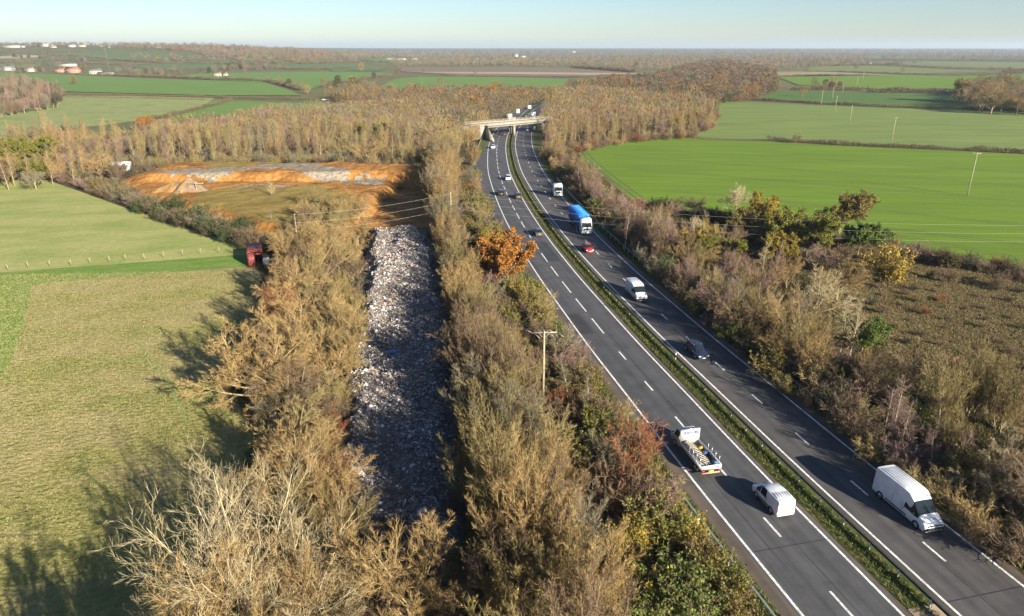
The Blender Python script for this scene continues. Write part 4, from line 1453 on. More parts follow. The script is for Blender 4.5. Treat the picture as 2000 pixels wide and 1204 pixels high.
def tractor(label, name='lorry'):
    r_ = empty(name)
    tag(r_, label, 'lorry')
    MB().box((2.0, 0, 0.85), (4.6, 0.9, 0.3)).box((1.4, 0, 1.1), (1.1, 1.1, 0.14)).build('chassis', M_CHAS, r_, 0.02)
    lorry_cab(r_, 3.3, M_WHITE)
    for sg_ in (-1, 1):
        small(r_, 'side_fairing', M_WHITE, (2.9, sg_ * 1.12, 1.2), (1.1, 0.12, 1.2), 0.03)
        small(r_, 'mudguard', M_TRIM, (0.95, sg_ * 1.0, 1.12), (1.2, 0.5, 0.08), 0.02)
    wheels(r_, (0.95, 4.4), 1.2, 0.5, 0.32)
    return r_, 5.6


def box_lorry(label, mbox, L=12.5, name='lorry', container=False, mcab=None):
    r_ = empty(name)
    tag(r_, label, 'lorry')
    cabx = L - 2.3
    MB().box((L / 2 - 0.6, 0, 0.92), (L - 2.2, 0.9, 0.32)).build('chassis', M_CHAS, r_, 0.02)
    bl_ = cabx - 0.55
    z0, z1 = 1.15, 3.95
    bx = MB().box((bl_ / 2, 0, (z0 + z1) / 2), (bl_, 2.48, z1 - z0)).build('container' if container else 'box_body', mbox, r_, 0.03)
    if container:
        rb = MB()
        for q in np.arange(0.3, bl_ - 0.2, 0.28):
            rb.box((q, 0, (z0 + z1) / 2), (0.12, 2.53, z1 - z0 - 0.3))
        for q in np.arange(-1.05, 1.06, 0.3):
            rb.box((bl_ + 0.02, q, (z0 + z1) / 2), (0.05, 0.13, z1 - z0 - 0.4))
        for q in np.arange(0.3, bl_ - 0.2, 0.28):
            rb.box((q, 0, z1 + 0.005), (0.13, 2.2, 0.05))
        rb.build('corrugation', mbox, bx)
    lorry_cab(r_, cabx, mcab or M_WHITE)
    wheels(r_, (1.2, 2.5, 3.8, L - 4.3, L - 1.2), 1.22, 0.5, 0.34)
    small(r_, 'underrun_bar', M_TRIM, (0.0, 0, .6), (0.12, 2.3, 0.14), 0.02)
    for sg_ in (-1, 1):
        small(r_, 'tail_light', M_TAIL, (-0.05, sg_ * 0.95, .85), (0.08, 0.4, 0.14), 0.02)
        small(r_, 'side_guard', M_TRIM if not container else M_CHAS, (L * .47, sg_ * 1.15, .75), (L * .26, 0.06, 0.4), 0.02)
    return r_, L


def put(root, px, py, L, rev, front, off=None):
    """px, py: ground pixel under the middle of the bumper that faces the viewpoint"""
    s_, o_ = s_from_px(px, py)
    place_vehicle(root, s_, o_ if off is None else off, rev, L)
    # origin of every vehicle is its tail; move so that the named end sits at the pixel
    if front:
        h = root.rotation_euler[2]
        root.location.x -= math.cos(h) * L
        root.location.y -= math.sin(h) * L
    return root


# oncoming side
put(van('long white panel van with high ribbed roof nearest on the oncoming lanes', 6.3, 1.02, 2.75, 0.95), 1820, 1042, 6.3, True, True)
v = put(car('dark navy estate car with roof rails on the oncoming lanes', M_NAVY, 4.4, 0.91, 1.52, True), 1374, 706, 4.4, True, True)
for sg_ in (-1, 1):
    small(v, 'roof_rail', M_SILVER, (1.5, sg_ * .58, 1.55), (1.9, 0.05, 0.05), 0.01)
put(van('white high roof van following behind the navy car on the oncoming lanes', 5.5, 1.0, 2.45, 1.0), 1257, 594, 5.5, True, True)
put(car('bright red hatchback just in front of the blue container lorry', M_RED, 3.9, 0.86, 1.50), 1153, 497, 3.9, True, True)
M_BLUEC = flat('container_blue', (0.015, 0.17, 0.52), 0.5, 0.0, 0.4, var=0.12, scale=0.8)
lo, L_ = box_lorry('articulated lorry with white cab carrying a blue corrugated container', M_BLUEC, 13.2, container=True)
put(lo, 1147, 462, L_, True, True)
lo, L_ = tractor('white lorry tractor unit without a trailer behind the blue container lorry')
put(lo, 1090, 386, L_, True, True)
put(car('silver car in the shade under the bridge', M_SILVER), 1031, 257, 4.3, True, True)
lo, L_ = box_lorry('pale grey box lorry heading for the bridge from beyond it', flat('grey_box', (0.42, 0.46, 0.50), 0.5), 11.0)
put(lo, 1040, 236, L_, True, True)
put(car('pale car in the outer lane just beyond the bridge, beside the grey lorry', M_SILVER), 1028, 229, 4.3, True, True)
# outbound side
put(van('small white van seen from behind on the outbound lanes', 4.1, 0.92, 1.82, 0.85, small_van=True), 1528, 1008, 4.1, False, False)
put(car('dark grey hatchback in the outer outbound lane near the orange oak', M_GREYP), 1054, 464, 4.3, False, False)
put(car('black estate car in the inner outbound lane', M_BLACKP, 4.4, 0.90, 1.50, True), 980, 385, 4.4, False, False)
put(car('dark bronze car overtaking the black estate car', M_BRONZE), 1014, 391, 4.3, False, False)
put(car('white estate car in the outer outbound lane ahead of the bronze car', M_WHITE, 4.4, 0.90, 1.55, True), 993, 354, 4.4, False, False)
put(car('small white car close to the bridge on the outbound lanes', M_WHITE), 963, 291, 4.3, False, False)
put(car('black car passing under the bridge on the outbound lanes', M_BLACKP), 971, 262, 4.3, False, False)
put(car('dark red car under the bridge shadow on the outbound lanes', paint('maroon_paint', (0.14, 0.02, 0.02))), 985, 266, 4.3, False, False)
put(van('silver van just past the bridge, partly hidden by its parapet', 5.2, 1.0, 2.3, 1.0, M_SILVER), 1004, 238, 5.2, False, False)
put(van('white box van in the near lane past the bridge', 5.6, 1.03, 2.8, 1.0), 1011, 223, 5.6, False, False)
put(van('white van in the outer lane furthest along the road past the bridge', 5.5, 1.0, 2.5, 1.0), 1034, 214, 5.5, False, False)
lo, L_ = box_lorry('white topped brown sided lorry just past the bridge on the outbound lanes', flat('brown_side', (0.33, 0.25, 0.22), 0.6), 10.0)
small(lo, 'roof_sheet', M_WHITE, (3.6, 0, 4.0), (7.2, 2.5, 0.12), 0.02)
put(lo, 994, 239, L_, False, False)
put(car('dark car far along the road where the trees close in', M_GREYP), 1053, 203, 4.3, False, False)

# scaffolder's flatbed
fb = empty('flatbed_truck')
tag(fb, 'white dropside flatbed truck with a lettered headboard, carrying scaffolding', 'truck')
M_BED = flat('bed_floor', (0.10, 0.09, 0.08), 0.8, var=0.3, scale=2)
MB().box((3.1, 0, 0.62), (6.2, 0.85, 0.25)).build('chassis', M_CHAS, fb, 0.02)
cbm = MB().prism([(4.75, 0.45), (6.65, 0.45), (6.85, 0.7), (6.80, 1.15), (6.25, 1.30), (5.75, 2.15), (5.45, 2.32), (4.75, 2.32)], 1.0, 0.84, 1.2, 2.32).build('cab', M_WHITE, fb, 0.05)
MB().add([(6.27, -.86, 1.36), (6.27, .86, 1.36), (5.80, .80, 2.10), (5.80, -.80, 2.10)], [(0, 1, 2, 3)]).build('windscreen', M_GLASS, cbm)
for sg_ in (-1, 1):
    MB().add([(5.0, sg_ * 1.008, 1.35), (6.0, sg_ * 1.008, 1.33), (5.75, sg_ * .88, 2.05), (5.0, sg_ * .88, 2.08)], [(0, 1, 2, 3)]).build('side_window', M_GLASS, cbm)
small(fb, 'bed_floor', M_BED, (2.2, 0, 0.86), (4.6, 2.05, 0.10), 0.01)
for sg_ in (-1, 1):
    small(fb, 'dropside', M_WHITE, (2.2, sg_ * 1.06, 1.08), (4.6, 0.05, 0.42), 0.01)
tg = small(fb, 'tailboard', M_WHITE, (-0.12, 0, 1.06), (0.05, 2.16, 0.46), 0.01)
M_HEADB = flat('headboard_white', (0.50, 0.50, 0.48), 0.5)
hb_ = small(fb, 'headboard', M_HEADB, (4.58, 0, 1.72), (0.07, 2.16, 1.62), 0.015)
small(hb_, 'top_bar', M_SILVER, (4.58, 0, 2.56), (0.12, 2.2, 0.07), 0.01)
txt = bpy.data.curves.new('headboard_lettering', 'FONT')
txt.body = 'SCAFFOLDING'
txt.size = 0.40
txt.offset = 0.014
txt.extrude = 0.004
txt.align_x = 'CENTER'
to = bpy.data.objects.new('lettering', txt)
dgx = None
COL.objects.link(to)
bpy.context.view_layer.update()
tm_ = bpy.data.meshes.new_from_object(to.evaluated_get(bpy.context.evaluated_depsgraph_get()))
COL.objects.unlink(to)
bpy.data.objects.remove(to)
M_LET = flat('blue_lettering', (0.03, 0.08, 0.42), 0.5)
tm_.materials.clear()
tm_.materials.append(M_LET)
lt = link('lettering', tm_, hb_)
lt.rotation_euler = (PI / 2, 0, -PI / 2)
lt.scale = (0.62, 1, 1)
lt.location = (4.525, -0.15, 2.02)
lt2 = link('lettering', tm_, tg)
lt2.rotation_euler = (PI / 2, 0, -PI / 2)
lt2.scale = (0.45, 0.5, 1)
lt2.location = (-0.155, -0.25, 1.02)
for sg_ in (-1, 1):
    for q in (0.25, 1.0, 1.75, 2.5):
        c_ = MB().cyl((q, sg_ * 1.0, 0.9), (q, sg_ * 1.0, 2.0), 0.028, n=8).build('upright_post', M_SILVER, fb)
    small(fb, 'tail_light', M_TAIL, (-0.16, sg_ * 0.85, .72), (0.06, 0.34, 0.12), 0.01)
small(fb, 'number_plate', M_PLY, (-0.17, 0, .66), (0.03, 0.55, 0.14), 0.005)
small(fb, 'rear_bar', flat('striped_bar', (0.62, 0.30, 0.18), 0.5), (-0.15, 0, .46), (0.06, 1.9, 0.13), 0.01)
small(fb, 'bumper', M_TRIM, (6.78, 0, .5), (0.2, 1.9, 0.25), 0.04)
for sg_ in (-1, 1):
    small(fb, 'headlight', M_LAMP, (6.82, sg_ * .72, .86), (0.08, 0.3, 0.2), 0.02)
mirrors(fb, 6.05, 1.02, 1.55, M_TRIM)
wheels(fb, (1.15, 5.75), 1.0, 0.36, 0.26)
put(fb, 1384, 929, 6.9, False, False)
fz, fl = fb.rotation_euler[2], Vector(fb.location)


def on_bed(x, y, z):
    return (fl.x + math.cos(fz) * x - math.sin(fz) * y, fl.y + math.sin(fz) * x + math.cos(fz) * y, fl.z + z)


M_GALV = flat('scaffold_tube', (0.45, 0.44, 0.42), 0.5, 0.5)
M_WOOD = flat('scaffold_board', (0.34, 0.305, 0.235), 0.8, var=0.2, scale=3)
rng = np.random.default_rng(5)
stk = MB()
for i in range(26):
    y = rng.uniform(-0.3, 0.8)
    stk.cyl((0.1 + rng.uniform(0, .4), y, 0.95 + 0.05 * (i % 5)), (3.9 + rng.uniform(0, .5), y + rng.uniform(-.1, .1), 0.95 + 0.05 * (i % 5)), 0.026, n=6)
o = stk.build('scaffold_tubes', M_GALV)
o.location, o.rotation_euler = fl, (0, 0, fz)
tag(o, 'bundle of long grey scaffold tubes lying on the flatbed truck', 'scaffolding')
stk = MB()
for i in range(11):
    stk.box((0.55 + 0.26 * i, 0.22 + 0.02 * (i % 3), 1.27 + 0.01 * (i % 2)), (0.10, 0.72, 0.06), 0.25 + rng.uniform(-.06, .06))
for i in range(8):
    stk.box((3.0 + 0.17 * i, 0.30 + 0.02 * i, 1.38), (0.07, 0.62, 0.05), 0.35)
o = stk.build('scaffold_braces', M_WOOD)
o.location, o.rotation_euler = fl, (0, 0, fz)
tag(o, 'row of pale wooden crosspieces laid over the scaffold tubes on the truck', 'scaffolding')
mb = MB()
mb.box((0, 0, 0.14), (0.50, 0.40, 0.28), 0.3, 0.72)
o = mb.build('tarpaulin', flat('yellow_tarp', (0.52, 0.34, 0.03), 0.5), bevel=0.06)
o.location = on_bed(3.3, -0.62, 0.92)
tag(o, 'small yellow tarpaulin bundle on the flatbed truck', 'tarpaulin')
mb = MB()
mb.box((0, 0, 0.15), (0.8, 0.5, 0.3), 0.2, 0.8)
o = mb.build('tarpaulin', flat('blue_tarp', (0.03, 0.07, 0.15), 0.5), bevel=0.06)
o.location = on_bed(2.4, -0.62, 0.92)
tag(o, 'dull blue tarpaulin bundle on the flatbed truck', 'tarpaulin')
mb = MB()
for q in range(3):
    mb.box((0.15 + q * 0.1, -0.66, 1.05 + 0.13 * q), (0.5, 0.5, 0.12), 0.1 * q)
o = mb.build('crate', flat('blue_crate', (0.07, 0.13, 0.22), 0.5))
o.location, o.rotation_euler = fl, (0, 0, fz)
tag(o, 'stacked blue fittings crate at the tailboard of the flatbed truck', 'crate')

# ------------------------------------------------------------------ poles and wires
M_POLE = flat('pole_timber', (0.27, 0.225, 0.15), 0.85, var=0.2, scale=2)
M_INS = flat('insulator', (0.60, 0.55, 0.50), 0.35)
M_WIRE = flat('wire', (0.55, 0.52, 0.42), 0.4, 0.5)


def pole(name, xy, h, arm, az, label, group=None, vbrace=False, ins=True, z=0.0, r=0.13, m=None):
    o = empty(name, (xy[0], xy[1], z), az)
    tag(o, label, 'pole', group)
    MB().cyl((0, 0, 0), (0, 0, h), r * 1.15, r * 0.8, 8).build('pole_shaft', m or M_POLE, o)
    if arm:
        MB().box((0, 0.12, h - 0.25), (arm, 0.12, 0.14)).build('crossarm', M_POLE, o, 0.01)
        if vbrace:
            b_ = MB()
            for sg_ in (-1, 1):
                b_.cyl((0, 0.12, h - 1.05), (sg_ * arm * 0.19, 0.12, h - 0.3), 0.04, n=6)
            b_.build('brace', M_POLE, o)
        if ins:
            for q in (-0.46, 0, 0.46):
                MB().cyl((q * arm, 0.12, h - 0.2), (q * arm, 0.12, h + 0.12), 0.05, 0.03, 6).build('insulator', M_INS, o)
    return o


# strain pole between the belt and the road
top = at(1063, 650, 9.5)
po = pole('utility_pole', top[:2], 9.7, 3.0, R(4), 'tall timber pole with braced crossarm and strain insulators beside the road', vbrace=True, ins=False, r=0.135)
for q, dx, dy in ((-1.4, -0.75, 1.5), (-0.2, -0.7, 1.5), (1.0, -0.7, 1.5), (-1.2, 0.55, -1.4), (0.5, 0.4, -1.0), (1.45, 0.55, -1.2)):
    MB().cyl((q, 0.12, 9.48), (q + dx, 0.12 + dy, 9.40), 0.045, 0.035, 6).build('strain_insulator', flat('insulator_grey', (0.42, 0.38, 0.38), 0.4) if 'insulator_grey' not in bpy.data.materials else bpy.data.materials['insulator_grey'], po)
# pole in the belt and its three wires over the rubbish and the road
pA = at(880, 377, 9.8)
poA = pole('utility_pole', pA[:2], 10.0, 0, 0, 'pale pole standing among the trees between the rubbish and the road', vbrace=False)
pB = at(575, 418, 9.8)
poB = pole('utility_pole', pB[:2], 9.8, 0, 0, 'dark pole half hidden among golden trees beside the rubbish, carrying wires to the next pole', r=0.10, m=BARK['brown'])
pC = at(2330, 438, 9.6)
poC = pole('utility_pole', pC[:2], 9.8, 0, 0, 'timber pole outside the picture carrying the wires over the wheat')


def wire(a, b_, sag, label, grp):
    n = 28
    t = np.linspace(0, 1, n)
    P = a[None] * (1 - t[:, None]) + b_[None] * t[:, None]
    P[:, 2] -= 4 * sag * t * (1 - t)
    V, Q = tubes(P[None], np.full((1, n), 0.012), 4)
    # frames stay horizontal for a nearly straight wire
    o = link('overhead_wire', make_mesh('overhead_wire', V, [(Q, 0)], [M_WIRE]))
    return tag(o, label, 'wire', grp)


for k, q in enumerate((9.7, 8.1, 6.5)):
    nm = ('topmost', 'middle', 'lowest')[k]
    a0 = np.array([pA[0], pA[1] - 0.25, q])
    wire(np.array([pB[0], pB[1] - 0.25, q]), a0, 0.7, nm + ' of three wires slung above the rubbish towards the belt pole', 'wires over the rubbish')
    wire(a0, np.array([pC[0], pC[1], q]), 2.6, nm + ' of three wires crossing the road and the wheat field', 'wires over the road')
for po_ in (poA, poB, poC):
    for q in (9.7, 8.1, 6.5):
        MB().cyl((0.0, -0.08, q), (0, -0.28, q), 0.05, n=6).build('insulator', M_INS, po_)

for (x0, y0, x1, y1, arm, lab) in (
        (1889, 383, 1898, 316, 2.4, 'lone pale pole with crossarm in the bright green wheat'),
        (1740, 282, 1745, 240, 1.6, 'pale pole rising from the hedge between wheat and pale crop'),
        (1659, 241, 1663, 212, 0.8, 'pale pole inside the pale crop nearest the dark hedge'),
        (1630, 221, 1633, 194, 0.8, 'pale pole at the dark hedge beyond the pale crop'),
        (1603, 207, 1606, 182, 0.6, 'short pole standing in the dark hedge by a round bush'),
        (1625, 194, 1628, 175, 1.2, 'distant pole with a small crossarm in the dark pasture'),
        (1645, 183, 1647, 166, 0.8, 'distant pole at the far hedge beyond the dark pasture'),
        (1838, 199, 1842, 180, 2.4, 'distant pole with wide crossarm in the dark pasture near the trees'),
        (1673, 168, 1674, 154, 0.8, 'distant thin pole in the far wheat field'),
        (1685, 157, 1685, 143, 0.8, 'thinnest distant pole at the edge of the far wheat field'),
        (216, 150, 217, 98, 0.0, 'tall thin mast rising behind the distant cottages'),
        (825, 171, 826, 150, 0.0, 'thin pole standing in the far green field before the plough'),
        (757, 203, 758, 175, 0.0, 'timber pole rising out of the trees beyond the wood'),
        (387, 389, 387, 361, 4.0, 'white T shaped pole beside the spoil heap')):
    b0 = at(x0, y0)
    d = float(np.hypot(b0[0], b0[1]))
    hpx = (y0 - y1)
    h_ = max(4.0, hpx * math.hypot(d, CAM_H) / 1333 * 1.02)
    pole('utility_pole', b0[:2], h_, arm, R(8), lab, ins=arm > 1.5, z=b0[2], r=0.10 + d * (0.00014 if arm else 0.00004), m=None if arm else BARK['brown'])

# ------------------------------------------------------------------ fence posts, shed, cabin
M_FPOST = flat('fence_post_wood', (0.32, 0.235, 0.13), 0.9, var=0.2)
fps = [(17, 530), (56, 524), (98, 522), (140, 520), (177, 516), (215, 513), (246, 509), (283, 508), (321, 504), (358, 500), (393, 497), (429, 495)]
fpm = None
for i, q in enumerate(fps):
    p = at(*q)
    if fpm is None:
        fpm = MB().box((0, 0, 0.72), (0.10, 0.10, 1.20)).build('fence_post', M_FPOST, None, 0.02)
        o = fpm
    else:
        o = fpm.copy()
        COL.objects.link(o)
    o.location = (p[0], p[1], 0)
    o.rotation_euler = (random.Random(i).uniform(-.06, .06), random.Random(i + 9).uniform(-.06, .06), i)
    tag(o, 'short wooden post in the line of posts across the meadow', 'fence post', 'fence posts across the meadow')
p0, p1 = at(487, 515), at(512, 522)
sh = empty('shed', (at(500, 521)[0] + 0.1, at(500, 521)[1], 0), R(21))
tag(sh, 'small red field shed with rusty sheet roof at the edge of the trees', 'shed')
M_RED2 = flat('red_boards', (0.15, 0.032, 0.027), 0.7, var=0.2, scale=2)
M_RUST = flat('red_sheet_roof', (0.22, 0.052, 0.036), 0.6, var=0.35, scale=1.2)
Ws, Ds, Hs_ = 2.7, 6.5, 2.7
wl = MB()
wl.box((-Ws / 2, Ds / 2, Hs_ / 2), (0.12, Ds, Hs_))
wl.box((Ws / 2, Ds / 2, Hs_ / 2 + 0.1), (0.12, Ds, Hs_ + 0.2))
wl.box((0, Ds, Hs_ / 2), (Ws - 0.14, 0.12, Hs_))
wl.box((-Ws / 4 - 0.05, -0.02, Hs_ / 2), (Ws / 2 - 0.1, 0.12, Hs_))
wl.build('wall', M_RED2, sh)
rf = MB()
for q in range(12):
    rf.box((-Ws / 2 + (q + .5) * Ws / 12, Ds / 2, Hs_ + 0.16 + (0.035 if q % 2 else 0)), (Ws / 12 + 0.02, Ds + 0.4, 0.05))
rf.build('roof', M_RUST, sh)
MB().box((-Ws / 4 - 0.05, -0.1, 1.0), (1.0, 0.04, 1.9)).build('door', flat('faded_door', (0.30, 0.07, 0.06), 0.8, var=0.3), sh)
MB().box((Ws / 4, -0.02, Hs_ - 0.25), (Ws / 2, 0.12, 0.4)).build('lintel', M_RED2, sh)
tk = empty('water_tank', (at(521, 520)[0], at(521, 520)[1], 0), R(16))
tag(tk, 'pale grey water tank standing against the open side of the red shed', 'tank')
M_TANK = flat('tank_plastic', (0.55, 0.57, 0.50), 0.6, var=0.15)
MB().box((0, 0.6, 0.75), (1.25, 1.3, 1.5), 0, 0.94).build('tank_body', M_TANK, tk, 0.12, 3)
MB().cyl((0, 0.6, 1.5), (0, 0.6, 1.62), 0.22).build('lid', M_TRIM, tk)
cb_ = empty('site_cabin', (at(240, 334)[0], at(240, 334)[1], 0), R(-6))
tag(cb_, 'white site cabin with a dark doorway by the plantation edge', 'cabin')
MB().box((-1.8, 1.2, 1.4), (7.5, 2.6, 2.6)).build('cabin_body', flat('cabin_white', (0.62, 0.66, 0.68), 0.6), cb_, 0.05)
MB().box((0.9, -0.12, 1.4), (1.1, 0.06, 2.2)).build('door', M_GLASS, cb_)
MB().box((-1.8, 1.2, 2.76), (7.7, 2.8, 0.1)).build('roof', M_WHITE, cb_)

# ------------------------------------------------------------------ houses
M_WALLS = {'white': flat('render_white', (0.33, 0.325, 0.30), 0.8), 'cream': flat('render_cream', (0.33, 0.28, 0.20), 0.8), 'brick': flat('brick_wall', (0.36, 0.19, 0.12), 0.85)}
M_ROOFS = {'red': flat('roof_red', (0.20, 0.10, 0.07), 0.85), 'slate': flat('roof_slate', (0.11, 0.115, 0.12), 0.8), 'white': flat('roof_sheet', (0.30, 0.30, 0.30), 0.6), 'brown': flat('roof_brown', (0.22, 0.15, 0.11), 0.85)}
M_WIN = flat('house_window', (0.05, 0.06, 0.07), 0.2)


def house(name, px, py, wpx, hpx, wall, roof, label, group=None, rz=0.1, chim=True, ratio=1.35, flat_roof=False):
    b0 = at(px, py)
    d = math.hypot(b0[0], b0[1])
    L = wpx * d / 1333
    h = hpx * d / 1333
    o = empty(name, tuple(b0), rz)
    tag(o, label, 'house' if name == 'house' else 'shed' if name == 'barn' else name, group)
    D = min(L / ratio, 14)
    wh = h * (0.62 if not flat_roof else 0.8)
    MB().box((0, D / 2, wh / 2 - 0.5), (L, D, wh + 1)).build('wall', M_WALLS[wall], o)
    rp = MB()
    V = [(-L / 2 - .3, -.3, wh), (L / 2 + .3, -.3, wh), (L / 2 + .3, D + .3, wh), (-L / 2 - .3, D + .3, wh), (-L / 2 - .3, D / 2, h), (L / 2 + .3, D / 2, h)]
    rp.add(V, [(0, 1, 5, 4), (2, 3, 4, 5), (0, 4, 3), (1, 2, 5), (3, 2, 1, 0)])
    r_ = rp.build('roof', M_ROOFS[roof], o)
    if chim:
        MB().box((L * 0.36, D / 2, h + 0.3), (0.9, 0.7, 1.8)).build('chimney', M_WALLS['brick'], r_)
        n = max(2, int(L / 4))
        for i in range(n):
            MB().box((-L / 2 + (i + .5) * L / n, -0.05, wh * .55), (1.3, 0.1, 1.2)).build('window', M_WIN, o)
    return o


G1 = 'houses of the roadside hamlet'
house('house', 12, 139, 22, 7, 'white', 'slate', 'white cottage with slate roof at the hamlet edge by the field', G1, 0.3)
house('house', 52, 141, 18, 6, 'white', 'brown', 'white cottage with brown roof beside tall trees in the hamlet', G1, -0.4)
house('house', 118, 142, 14, 6, 'brick', 'red', 'red roofed brick house partly hidden by the yellowing tree', G1, 0.2)
house('house', 138, 144, 20, 9, 'brick', 'red', 'large red roofed house beside the yellowing tree', G1, -0.15)
house('house', 130, 131, 26, 4, 'cream', 'white', 'low cream building behind the red roofed houses', G1, 0.05, False)
house('house', 188, 147, 18, 9, 'cream', 'slate', 'cream farmhouse with steep slate roof beside the far green field', None, 0.5)
house('barn', 205, 148, 26, 5, 'cream', 'slate', 'long low cream barn attached to the farmhouse', None, -0.1, False, 3)
house('house', 426, 150, 12, 6, 'cream', 'brown', 'small cream cottage behind the hedge of the far green field', None, 0.4)
house('house', 438, 149, 9, 5, 'white', 'red', 'white cottage next to the small cream cottage', None, -0.2)
G2 = 'buildings of the hilltop village'
for i, (px_, py_, w_, h_, wa, ro, lb_) in enumerate((
        (20, 92.5, 26, 3.4, 'cream', 'white', 'long pale barn at the edge of the hilltop village'),
        (42, 92, 8, 2.6, 'white', 'white', 'small white shed beside the long pale barn on the hill'),
        (82, 90.5, 18, 4.5, 'cream', 'white', 'white roofed barn in the hilltop village'),
        (99, 90, 12, 4, 'white', 'white', 'shorter white roofed barn next to another on the hill'),
        (104, 92.5, 8, 2.6, 'cream', 'brown', 'small cream shed below the white roofed barns'),
        (137, 91.5, 12, 5, 'white', 'red', 'white house with red roof beside the dark fir on the hill'),
        (158, 91, 12, 3.6, 'cream', 'brown', 'cream house between firs and woods on the hill'),
        (200, 91, 7, 4, 'white', 'slate', 'tiny white house below the hilltop woods'),
        (212, 92, 4, 2.5, 'white', 'slate', 'tiniest white cottage below the hilltop woods'),
        (305, 93.5, 12, 4, 'white', 'slate', 'white house alone below the wooded ridge'),
        (380, 96.5, 10, 3, 'cream', 'brown', 'cream house among trees on the ridge flank'),
        (494, 97.5, 14, 3, 'white', 'white', 'white building among trees at the ridge end'))):
    house('house', px_, py_ + 1.5, w_, h_, wa, ro, lb_, G2, 0.2 * math.sin(i * 2.1), False)
for i, (px_, py_, w_, h_, wa, ro, lb_) in enumerate((
        (760, 116.5, 12, 3, 'white', 'white', 'first white shed in the row beyond the ploughed field'),
        (782, 117, 20, 3, 'white', 'white', 'longest white shed in the row beyond the ploughed field'),
        (808, 116.5, 12, 3, 'white', 'white', 'last white shed in the row beyond the ploughed field'),
        (1006, 111, 9, 5, 'white', 'white', 'pale tower block among trees far beyond the plough'),
        (1022, 112, 10, 3, 'white', 'white', 'low white shed beside the pale tower block'),
        (1121, 102.5, 6, 2.5, 'white', 'white', 'white building near the skyline above the road'),
        (1228, 137, 5, 4, 'brick', 'red', 'red brick house beside a dark evergreen'),
        (1314, 163, 12, 6, 'white', 'white', 'white bungalow end showing through the trees'),
        (1330, 160, 22, 5, 'brick', 'slate', 'long low roofed building among the trees'),
        (1345, 157, 10, 4, 'cream', 'brown', 'cream gable among the trees behind the low roofed building'),
        (1699, 126, 4, 3, 'white', 'white', 'tiny white barn by the far olive pasture'),
        (1258, 185, 5, 8, 'cream', 'brown', 'cream gable wall glimpsed in the wood'))):
    house('house', px_, py_ + 1, w_, h_, wa, ro, lb_, None, 0.3 * math.sin(i * 1.7), False)
# parked cars by the far trees
for px_, py_, m_, lb_ in ((629, 197, M_WHITE, 'white car parked under the far trees beside the paddock'), (640, 197, M_RED, 'red car parked beside the white car under the far trees')):
    c_ = car(lb_, m_, name='parked_car')
    b0 = at(px_, py_)
    c_.location = (b0[0], b0[1], 0.03)
    c_.rotation_euler = (0, 0, 0.2)

# ------------------------------------------------------------------ trees
rng = np.random.default_rng(2024)
P_COPP = [tree_mesh('coppice', 10 + i, 8.6, BARK['tan'], TW['olive'], wide=1 + 0.15 * i, tw=0.014) for i in range(4)]
P_COPY = [tree_mesh('coppice', 30 + i, 8.2, BARK['tan'], TW['olive'], LEAF['sun'], leafn=1, leafs=0.065, tw=0.012) for i in range(2)]
P_BROAD = [tree_mesh('broad', 50 + i, 9.0, BARK['tan'], TW['gold'], wide=1.0 + 0.12 * (i % 3), tw=0.012) for i in range(5)]
P_BROADL = [tree_mesh('broad', 60 + i, 9.0, BARK['brown'], TW['gold'], LEAF[l], leafn=n_ * 2, leafs=0.10, tw=0.012) for i, (l, n_) in enumerate((('russet', 2), ('lime', 2)))]
P_BIRCH = [tree_mesh('birch', 70 + i, 10.0, BARK['white'], TW['mauve'], wide=1.0) for i in range(4)]
P_WOOD = [tree_mesh('wood', 80 + i, 12.0, BARK['tan'], TW['olive'], wide=0.9 + 0.15 * i) for i in range(4)]
P_SHRUB = [tree_mesh('shrub', 90 + i, 2.9, BARK['brown'], TW['brown'], wide=1.0 + 0.12 * i) for i in range(4)]
P_SHRUBL = {k: tree_mesh('shrub', 97 + i, 2.9, BARK['brown'], TW['brown'], LEAF[k], leafn=16, leafs=0.085, dens=0.6, wide=1.1) for i, k in enumerate(('green', 'lime', 'sun', 'olive', 'dkgreen'))}
P_OAK = {k: tree_mesh('broad', 120 + i, 9.0, BARK['brown'], TW['brown'], LEAF[k], leafn=30 if k != 'olive' else 17, leafs=0.145, dens=0.3, wide=1.3) for i, k in enumerate(('orange', 'yellow', 'olive', 'lime', 'green'))}
P_ASH = tree_mesh('ash', 140, 12.5, BARK['pale'], TW['pale'], dens=1.0, wide=2.1, tw=0.013)
P_ASH2 = tree_mesh('ash', 143, 11.0, BARK['pale'], TW['pale'], dens=1.0, wide=1.5, tw=0.012)
U = rng.uniform


def pick(names, w):
    return names[int(rng.choice(len(names), p=np.array(w) / sum(w)))]


def belt(name, poly, z, spacing, protos, hs, twigs, tw_w, label, group, cat='tree', nmax=400, grade=None, patchy=0.0):
    pts = scatter(rng, atp(poly, z), spacing, nmax)
    out = []
    # keep the red shed and its tank clear
    c0, c1 = at(502, 500), at(520, 530)
    pts = np.array([q for q in pts if min(math.hypot(q[0] - c0[0], q[1] - c0[1]), math.hypot(q[0] - c1[0], q[1] - c1[1]), math.hypot(q[0] - c1[0] - 1.5, q[1] - c1[1] + 6)) > 5.2]).reshape(-1, 2)
    for q in pts:
        pr = protos[int(U(0, len(protos)))]
        k = U(*hs) * (grade(q) if grade else 1.0)
        w_ = np.array(tw_w, float)
        if patchy:                                   # neighbouring trees tend to share a colour
            w_ = w_ * np.exp(patchy * np.array([float(vnoise(q[0:1], q[1:2], 17, 500 + j)[0]) for j in range(len(w_))]))
        out.append(place_tree(name, pr, (q[0], q[1], 0), U(0, 6.28), k, label, cat, group, TW[pick(twigs, w_)] if twigs else None, U(0.85, 1.15)))
    return out


